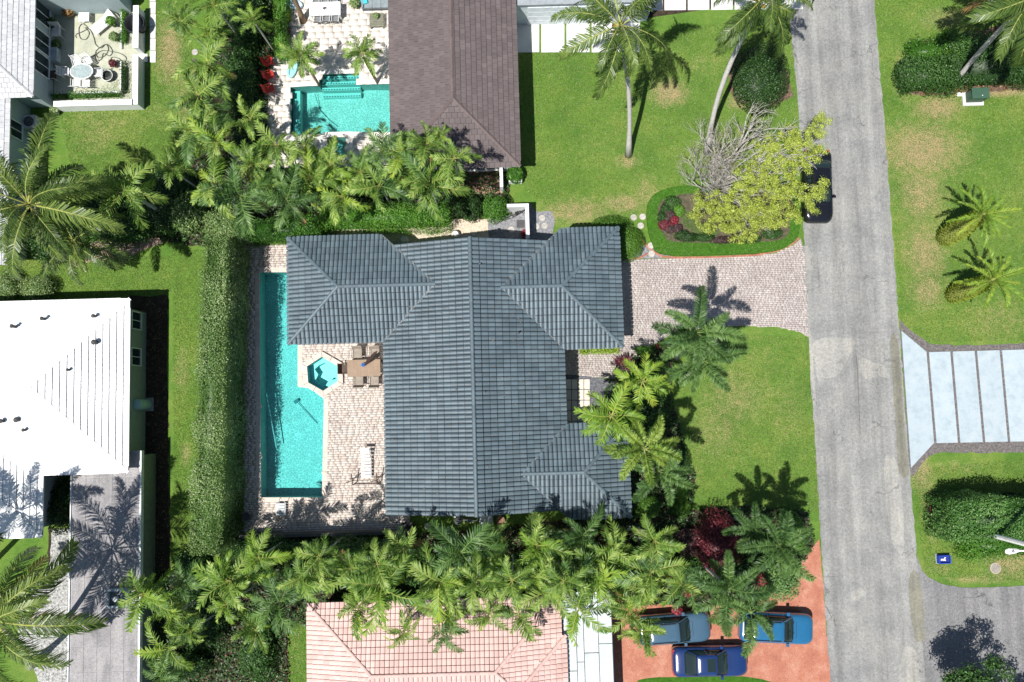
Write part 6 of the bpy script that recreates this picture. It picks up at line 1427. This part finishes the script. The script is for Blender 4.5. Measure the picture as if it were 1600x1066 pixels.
# ---- water heater / tank beside the white house
p = P(236,632,0); t = thing('water_tank', 'pale aqua cylinder tank with stacked lids beside the white-roofed house wall', 'tank', (p.x-.25, p.y, .02))
AQ = surf('aqua_tank', (.40,.55,.55), (.36,.5,.5), (.45,.6,.6), fine=8, finek=.06); b = MB(); b.lathe([(.3,0),(.33,.05),(.33,1.35),(.3,1.42),(.26,1.44)], n=18); b.build('body', AQ, t, smooth=False); b = MB(); b.lathe([(.27,1.44),(.27,1.52),(.2,1.56),(.2,1.6),(.1,1.63),(0,1.63)], n=18); b.build('lid', AQ, t)
box_o('pad', surf('pad', (.3,.3,.3)), t, -.42,.42,-.42,.42,-.01,.03)
for px, py, lb in ((229,722,'small pale ring-shaped pot beside the grey carport edge'),(232,768,'bushy pot in the dark strip beside the grey carport'),(229,803,'round grey disc lid beside the grey carport')):
    p = P(px, py, 0); b = MB(); b.lathe([(.14,0),(.2,.28),(.2,.3),(.15,.3),(.12,.2),(0,.2)] if py != 803 else [(.26,0),(.28,.5),(.2,.56),(0,.58)], n=14); tag(b.build('plant_pot', surf('pot_grey', (.36,.38,.36)), loc=(p.x, p.y, .02)), lb, 'pot', None)
# ---- upper left courtyard furniture
p = P(137,119,0); t = thing('garden_table', 'round glass table with white metal frame in the upper left courtyard', 'table', (p.x, p.y, .02))
b = MB(); n = 20; b.tube([(.72*math.cos(2*math.pi*i/n), .5*math.sin(2*math.pi*i/n), .72) for i in range(n+1)], .04, 5); b.build('rim', MW, t)
b = MB(); b.lathe([(.71,.70),(.71,.72),(0,.72)], n=20, sy=.7); b.build('glass_top', surf('glass_top', (.35,.42,.42), fine=5, rough=.08, spec=.8, bumps=0), t)
b = MB(); b.tube([(.3*math.cos(2*math.pi*i/12), .22*math.sin(2*math.pi*i/12), .6) for i in range(13)], .02, 4); b.build('ring', MW, t)
for i in range(4): a = i*math.pi/2+.5; b = MB(); b.tube([(.25*math.cos(a),.2*math.sin(a),.7),(.5*math.cos(a),.4*math.sin(a),0)], .025, 5); b.build('leg', MW, t)
for px, py, rt, lb in ((127,103,-75,'white strap chair pushed to the top left of the round glass table'),(143,100,-60,'white strap chair at the top right of the round glass table'),(108,117,0,'white strap chair at the left of the round glass table'),(125,134,90,'white strap chair at the lower left of the round glass table'),(140,135,90,'white strap chair at the lower middle of the round glass table'),(160,119,180,'white strap chair at the right of the round glass table')):
    chair('garden_chair', lb, px, py, R(rt), MW, MW, 'white chairs round the glass table', .5, .5, slats=True, z0=.02)
for px, py, rt, lb, mm in ((94,55,-90,'white cushioned chair in the shade of the upper left house wall',MW),(87,122,0,'dark metal-framed chair in the shade below the pale bench',TAND)):
    chair('armchair', lb, px, py, R(rt), MW, surf('cushion_white', (.6,.6,.58)) if mm is MW else TAND, 'armchairs along the house wall', .62, .6, z0=.02)
p = P(87,90,0); t = thing('storage_bench', 'pale blue-grey square bench box against the upper left house wall', 'bench', (p.x, p.y, .02)); box_o('box', surf('bench_blue', (.40,.47,.50), fine=8), t, -.36,.36,-.44,.44,0,.5)
for k in range(4): box_o('lid_slat', surf('bench_blue', (.4,.47,.5)), t, -.38,.38,-.46+k*.23,-.25+k*.23,.5,.53)
p = P(165,40,0); t = thing('chaise_longue', 'white slatted chaise longue standing diagonally in the courtyard', 'lounger', (p.x, p.y, .02), R(40))
for k in range(12): box_o('slat', MW, t, -.85+k*.145, -.72+k*.145, -.3, .3, .32+(.0 if k < 8 else (k-7)*.07), .345+(.0 if k < 8 else (k-7)*.07))
for sy in (1,-1):
    b = MB(); b.tube([(-.85,sy*.32,.3),(.3,sy*.32,.3),(.9,sy*.32,.6)], .022, 5); b.build('side_rail', MW, t)
    for x_ in (-.75,.3): b = MB(); b.tube([(x_,sy*.32,0),(x_,sy*.32,.3)], .02, 5); b.build('leg', MW, t)
p = P(137,32,0); t = thing('side_table', 'white square wicker table at the top of the courtyard', 'table', (p.x, p.y, .02))
for k in range(5): box_o('slat', MW, t, -.33+k*.135, -.21+k*.135, -.3,.3,.42,.45)
for sx in (1,-1):
    for sy in (1,-1): box_o('leg', MW, t, sx*.28-.02, sx*.28+.02, sy*.26-.02, sy*.26+.02, 0, .42)
# garden hose coils
hp = [(120,60),(130,50),(138,45),(130,38),(124,45),(126,60),(135,62),(140,52),(134,44),(142,48),(148,62),(150,70),(158,76),(166,70),(170,78),(164,88),(154,90),(150,82),(158,74),(168,70),(176,80),(172,88),(162,84),(160,92),(152,96),(150,88),(160,80),(180,82),(192,86),(198,92),(194,98),(186,92),(176,90),(166,94)]
hp = smoothpoly([(P(*q, 0).x, P(*q, 0).y) for q in hp], 5)[:-5]; b = MB(); b.tube([(q.x, q.y, .045+.012*(i % 3)) for i, q in enumerate(hp)], .022, 5); tag(b.build('garden_hose', surf('hose_olive', (.10,.11,.09), bumps=0)), 'tangled dark garden hose lying over the courtyard paving', 'hose')
def potted(px, py, r, h, m, lf, label, n=350, size=.12, z0=.02):
    p = P(px, py, 0); t = thing('potted_plant', label, 'potted plant', (p.x, p.y, z0)); b = MB(); b.lathe([(r*.7,0),(r,h),(r*1.08,h+.02),(r*.85,h+.02),(r*.8,h-.05),(0,h-.05)], n=14); b.build('pot', m, t)
    shrub('foliage', (0,0,h+.12), (r*1.5, r*1.5, r*1.1), n, size, lf, None, seed=int(px+py), parent=t); return t
TCP = surf('terracotta_pot', (.35,.17,.10)); DKP = surf('dark_pot', (.05,.05,.055))
potted(85,42,.3,.35,DKP,LF_DARK,'dark planter with wiry plant in the shady upper left courtyard corner')
potted(112,22,.3,.3,TCP,LF_BROWN,'reddish leafy plant at the top left of the courtyard')
potted(93,72,.2,.2,DKP,LF_HEDGE,'low leafy plant between the armchair and the pale bench')
potted(181,103,.17,.25,TCP,LF_WINE,'small terracotta pot right of the glass table')
potted(180,40,.22,.5,DKP,LF_GREEN,'arching green plant beside the chaise longue')
potted(183,62,.22,.3,DKP,LF_HEDGE,'blue-grey leafy plant in the right courtyard bed'); potted(90,176,.22,.2,TCP,LF_HEDGE,'yellowish shrub at the house corner below the courtyard wall',500,.1)
p = P(172,122,0); b = MB(); b.lathe([(.30,0),(.36,.35),(.36,.38),(.31,.38),(.28,.2),(0,.2)], n=16); t = thing('basket', 'dark wicker basket at the right of the courtyard glass table', 'basket', (p.x, p.y, .02)); b.build('basket_body', surf('wicker_dark', (.07,.08,.07), fine=24, finek=.4), t); b = MB(); b.tube([(.36*math.cos(2*math.pi*i/16), .36*math.sin(2*math.pi*i/16), .39) for i in range(17)], .02, 5); b.build('rim', MW, t)
p = P(226,46,0); t = thing('garden_bowl', 'large dark round bowl-shaped pot beside the courtyard outer wall', 'pot', (p.x-.25, p.y, .02)); b = MB(); b.lathe([(.3,0),(.52,.25),(.66,.65),(.68,.85),(.62,.9),(.56,.86),(.55,.6),(.3,.25),(0,.22)], n=20); b.build('bowl', surf('bowl_black', (.03,.032,.036), rough=.4), t, smooth=True); b = MB(); b.tube([(.63*math.cos(2*math.pi*i/20), .63*math.sin(2*math.pi*i/20), .9) for i in range(21)], .03, 5); b.build('rim', surf('bowl_black', (.04,.04,.04)), t)
# ---- neighbour terrace furniture
p = P(512,23,0); t = thing('dining_table', 'long white patio dining table on the pale terrace at the top', 'table', (p.x, p.y, .03))
for k in range(6): box_o('tabletop_panel', MW, t, -1.0+k*.333+.003, -1.0+(k+1)*.333-.003, -.45,.45,.72,.76)
for sx in (1,-1):
    for sy in (1,-1): box_o('leg', MW, t, sx*.9-.04, sx*.9+.04, sy*.38-.04, sy*.38+.04, 0, .72)
b = MB()
for i in range(8): a = i*.8; b.face([(0,0,.77),(math.cos(a)*.14,math.sin(a)*.1,.86),(math.cos(a+.6)*.12,math.sin(a+.6)*.1,.80)])
tag(b.build('centrepiece', DKP, loc=(p.x, p.y, .03)), 'small dark ornament in the middle of the long white table', 'ornament')
for i_, (px, py, rt) in enumerate(((497,7,-90),(511,6,-90),(525,5,-90),(499,36,90),(513,35,90),(527,35,90))):
    chair('dining_chair', ('grey and white dining chair on the '+('top' if i_ < 3 else 'bottom')+' side of the long white table, '+('left one','middle one','right one')[i_ % 3]), px, py, R(rt), MW, surf('grey_sling', (.20,.21,.22), fine=20), 'chairs at the long white table', .45, .45, z0=.03)
p = P(590,36,0); t = thing('coffee_table', 'square grey-green coffee table with a plant bowl beside the brown roof', 'table', (p.x, p.y, .03))
OL = surf('olive_slat', (.19,.19,.14), (.16,.16,.12), (.24,.24,.18), fine=16)
for k in range(8): box_o('slat', OL, t, -.46,.46,-.46+k*.115,-.355+k*.115,.38,.42)
for sx in (1,-1):
    for sy in (1,-1): box_o('leg', OL, t, sx*.4-.04, sx*.4+.04, sy*.4-.04, sy*.4+.04, 0, .38)
p_ = potted(590,32,.13,.1,DKP,LF_HEDGE,'small green plant on the square coffee table',250,.09,.45); 
p = P(590,8,0); t = thing('sofa', 'grey outdoor sofa at the top edge between terrace and brown roof', 'sofa', (p.x, p.y, .03)); SG = surf('sofa_grey', (.22,.26,.28), fine=16, finek=.1)
box_o('frame', surf('sofa_frame', (.10,.11,.12)), t, -.95,.95,-.42,.42,.05,.28)
for k in range(3): box_o('seat_cushion', SG, t, -.85+k*.57+.01, -.85+(k+1)*.57-.01, -.4,.2,.28,.42)
for k in range(3): box_o('back_cushion', SG, t, -.85+k*.57+.01, -.85+(k+1)*.57-.01, .2,.38,.3,.72)
for sx in (1,-1): box_o('armrest', SG, t, sx*.9-.05, sx*.9+.05, -.42,.42,.28,.55)
b = MB(); b.box(-.2,.2,-.2,.2,.44,.54, rot=.3, c=(0,0)); tag(b.build('cushion', surf('turquoise', (.06,.48,.55), fine=10), loc=(P(571,8).x, P(571,8).y, .03)), 'turquoise square cushion on the left end of the grey sofa', 'cushion')
potted(556,10,.24,.3,TCP,LF_HEDGE,'bushy potted plant with red leaves left of the grey sofa',500); potted(451,32,.24,.3,TCP,LF_LIME,'upper potted shrub on the left terrace edge',500,.09); potted(450,52,.24,.3,TCP,LF_PURP,'lower potted shrub on the left terrace edge',400,.09)
def float_ring(px, py, L_, W_, rot, label, col): 
    p = P(px, py, 0); b = MB(); n = 22; b.tube([(L_*math.cos(2*math.pi*i/n), W_*math.sin(2*math.pi*i/n), .12) for i in range(n+1)], .085, 7); t = thing('pool_float', label, 'pool float', (p.x, p.y, .04), rot); b.build('ring', col, t, smooth=True); b = MB(); b.lathe([(.95,.06),(.95,.1),(0,.1)], n=18, sx=L_, sy=W_); b.build('float_base', col, t)
float_ring(458,108,.62,.24,R(75),'pale aqua pool float lying on the terrace left of the pool steps',surf('aqua_float', (.35,.68,.72), fine=5, bumps=0, rough=.3)); float_ring(460,8,.55,.28,R(-20),'white and blue pool float at the top left terrace corner',surf('blue_float', (.5,.66,.8), fine=5, bumps=0, rough=.3))
for px, py, lb in ((425,122,'red plastic garden chair, upper of two on the left terrace edge'),(425,143,'red plastic garden chair, lower of two on the left terrace edge'),(424,101,'dark red garden chair half under leaves at the left terrace edge')):
    chair('garden_chair', lb, px, py, R(20), surf('red_plastic', (.55,.045,.035), fine=5, bumps=0, rough=.35), surf('red_plastic', (.55,.04,.03)), 'red chairs on the terrace', .5, .5, z0=.03)
# terrace step line
for py_, x0, x1 in ((71,508,545),(81,514,540)):
    a_, c_ = P(x0,py_), P(x1,py_); b = MB(); b.box(a_.x, c_.x, a_.y-.03, a_.y+.03, .04, .07); tag(b.build('terrace_step', surf('step_grey', (.4,.36,.32))), 'thin '+('upper' if py_ == 71 else 'lower')+' step line across the terrace above the pool stairs', 'step')
# ---- right side: utility box, recycling bin, manhole, lamp
p = P(1519,156,0); t = thing('utility_box', 'green metal transformer box on a pale concrete pad below the corner hedge', 'utility box', (p.x+.05, p.y, 0)); box_o('pad', SLABW, t, -.72,.62,-.42,.45,0,.10); GB = surf('green_metal', (.045,.10,.065), (.04,.09,.06), (.05,.11,.07), fine=10, finek=.05, rough=.5)
b = MB(); b.rings([[(-.52,-.22,.10),(.5,-.22,.10),(.5,.4,.10),(-.52,.4,.10)],[(-.52,-.22,.78),(.5,-.22,.78),(.5,.4,.85),(-.52,.4,.85)]]); b.build('casing', GB, t); box_o('lid', GB, t, -.56,.54,-.26,.44,.85,.90); box_o('lock', MW, t, .05,.1,-.1,-.05,.90,.93); box_o('handle', GB, t, -.2,.2,-.3,-.26,.5,.55)
p = P(1508,148,0); b = MB(); b.prism([(-.22,-.12),(.3,-.12),(.3,.14),(-.22,.14)], 0, .05); tag(b.build('concrete_pad', SLABW, loc=(p.x-.35, p.y, .01)), 'small bright concrete pad just left of the green transformer box', 'pad')
p = P(1472,873,0); t = thing('recycling_bin', 'small blue box with a white leaping emblem on the verge by the street corner', 'bin', (p.x, p.y, 0)); BL = surf('blue_plastic', (.02,.06,.42), fine=5, bumps=0, rough=.35)
for a_ in ((-.36,.36,.2,.25),(-.36,.36,-.25,-.2),(-.36,-.31,-.2,.2),(.31,.36,-.2,.2)): box_o('side', BL, t, *a_, 0, .34)
box_o('base', surf('blue_dark', (.015,.03,.2), bumps=0), t, -.31,.31,-.2,.2,0,.22)
b = MB()
for q in ([(-.2,-.1),(-.08,-.02),(-.12,.05),(-.2,.0)],[(-.1,-.08),(.12,-.1),(.08,.0),(-.08,.02)],[(.02,.0),(.14,.1),(.06,.13),(-.02,.04)]): b.face([(x, y, .225) for x, y in q])
b.build('emblem', TRIMW, t)
b = MB(); b.prism([(-.42,-.3),(.42,-.3),(.42,.3),(-.42,.3)], 0, .03); tag(b.build('concrete_pad', surf('pad', (.3,.3,.3)), loc=(p.x, p.y, .0)), 'thin grey pad under the small blue box', 'pad')
p = P(1555,888,0); t = thing('manhole', 'round weathered access cover in the grass near the street corner', 'manhole cover', (p.x, p.y, 0)); b = MB(); b.lathe([(.34,0),(.34,.03),(.27,.035),(.27,.02),(0,.02)], n=18); b.build('ring', surf('concrete_ring', (.40,.35,.30), fine=18, finek=.3), t); b = MB(); b.lathe([(.25,.02),(.25,.032),(0,.034)], n=16); b.build('cover', surf('cover', (.30,.27,.24), fine=18, finek=.3), t)
f = P(1542,834,2.0); t = thing('street_lamp', 'white concrete pole with lamp arm rising out of the leafy right hedge', 'street lamp', (f.x, f.y, 0))
b = MB(); b.tube([(0,0,0),(0,0,9.0)], [.17,.12], 8); b.build('pole', surf('pole_white', (.82,.82,.80), fine=10, finek=.05, bumps=0), t)
hd_ = P(1580,861,6.9); d = Vector((hd_.x-f.x, hd_.y-f.y, 6.9)); b = MB(); b.tube([(0,0,7.1), (d.x*.55, d.y*.55, 7.15), (d.x*.85, d.y*.85, 6.98)], [.05,.045,.04], 6); b.build('arm', MW, t)
b = MB(); e = Vector((d.x, d.y, 0)).normalized(); s_ = Vector((-e.y, e.x, 0)); c0 = Vector((d.x, d.y, 6.9))
b.rings([[tuple(c0+e*x*k+s_*y*k+Vector((0,0,z))) for x, y in ((-.45,.04),(-.2,.13),(.15,.16),(.33,.1),(.38,0),(.33,-.1),(.15,-.16),(-.2,-.13),(-.45,-.04))] for z, k in ((0,.9),(.07,1),(.14,.6))]); h_ = b.build('lamp_head', surf('lamp_white', (.8,.8,.78), fine=5, bumps=0), t, smooth=False)
b = MB(); b.lathe([(.06,0),(.06,.08),(0,.09)], n=10); b.build('photocell', surf('photocell', (.25,.27,.3)), h_, loc=(c0.x, c0.y, c0.z+.14))
# ---- scattered leaf litter and small pebbles
def litter(name, polypx, n, size, m, z):
    poly = gxy(polypx); xs_ = [p[0] for p in poly]; ys_ = [p[1] for p in poly]; x = RNG.uniform(min(xs_), max(xs_), n); y = RNG.uniform(min(ys_), max(ys_), n); k = inpoly(x, y, poly); x, y = x[k], y[k]
    V, Fq = leafquads(np.stack([x, y, np.full(len(x), z)], 1), np.tile((0,0,1.), (len(x),1)), size, .5, .25); o = npmesh(name, V, Fq, m, RNG.random(len(Fq))); o['kind'] = 'stuff'
litter('leaf_litter', [(1231,0),(1366,0),(1445,1066),(1296,1066)], 700, .045, LF_BROWN, .05)
litter('leaf_litter', [(222,467),(262,465),(266,888),(215,888)], 900, .10, LF_BROWN, .03)
litter('leaf_litter', [(620,805),(980,805),(980,850),(620,850)], 1500, .09, LF_BROWN, .03)
litter('leaf_litter', [(200,890),(1260,830),(1260,950),(470,980),(450,1100),(220,1100)], 6000, .12, LF_BROWN, .03)
litter('leaf_litter', [(1100,300),(1240,300),(1240,370),(1100,370)], 500, .07, LF_BROWN, .05)

# leaves and dust fallen on the main roof
xr_, yr_ = RNG.uniform(xW+.3, xE-.3, 420), RNG.uniform(yS+.2, yN-.2, 420)
wing_ = np.zeros(420, bool)
for wv in (nw, ne, se):
    ym = (wv[2]+wv[3])/2; hw2 = (wv[3]-wv[2])/2; ins = np.where(wv[0] == xE, xE-xr_, xr_-xW); wing_ |= (np.abs(yr_-ym) < hw2-ins+.1)
zr_ = ZE+pitch*np.minimum(xr_-xW, xE-xr_)+.16; k_ = ~wing_
V, Fq = leafquads(np.stack([xr_, yr_, zr_], 1)[k_], np.tile((0,0,1.), (int(k_.sum()), 1)), .07, .5, .25); o = npmesh('roof_leaf_litter', V, Fq, LF_BROWN, RNG.random(len(Fq))); o['kind'] = 'stuff'
litter('lawn_leaf_litter', [(812,84),(1235,20),(1252,290),(870,335)], 260, .09, LF_BROWN, .05)
litter('lawn_leaf_litter', [(1000,515),(1262,527),(1282,800),(1090,800)], 160, .09, LF_BROWN, .05)
litter('lawn_leaf_litter', [(1368,0),(1600,0),(1600,530),(1400,505)], 260, .08, LF_BROWN, .05)
litter('deck_leaf_litter', [(470,640),(602,640),(602,830),(381,830),(381,780),(510,780)], 160, .07, LF_BROWN, .055)
# pool drains
for px, py in ((435,760),(480,760)):
    p = P(px, py, -1.33); b = MB(); b.lathe([(.14,0),(.14,.02),(0,.025)], n=12); tag(b.build('pool_drain', surf('drain_white', (.7,.7,.7), bumps=0), loc=tuple(p)), 'round drain cover on the floor at the '+('left' if px == 435 else 'right')+' of the lower pool end', 'drain')
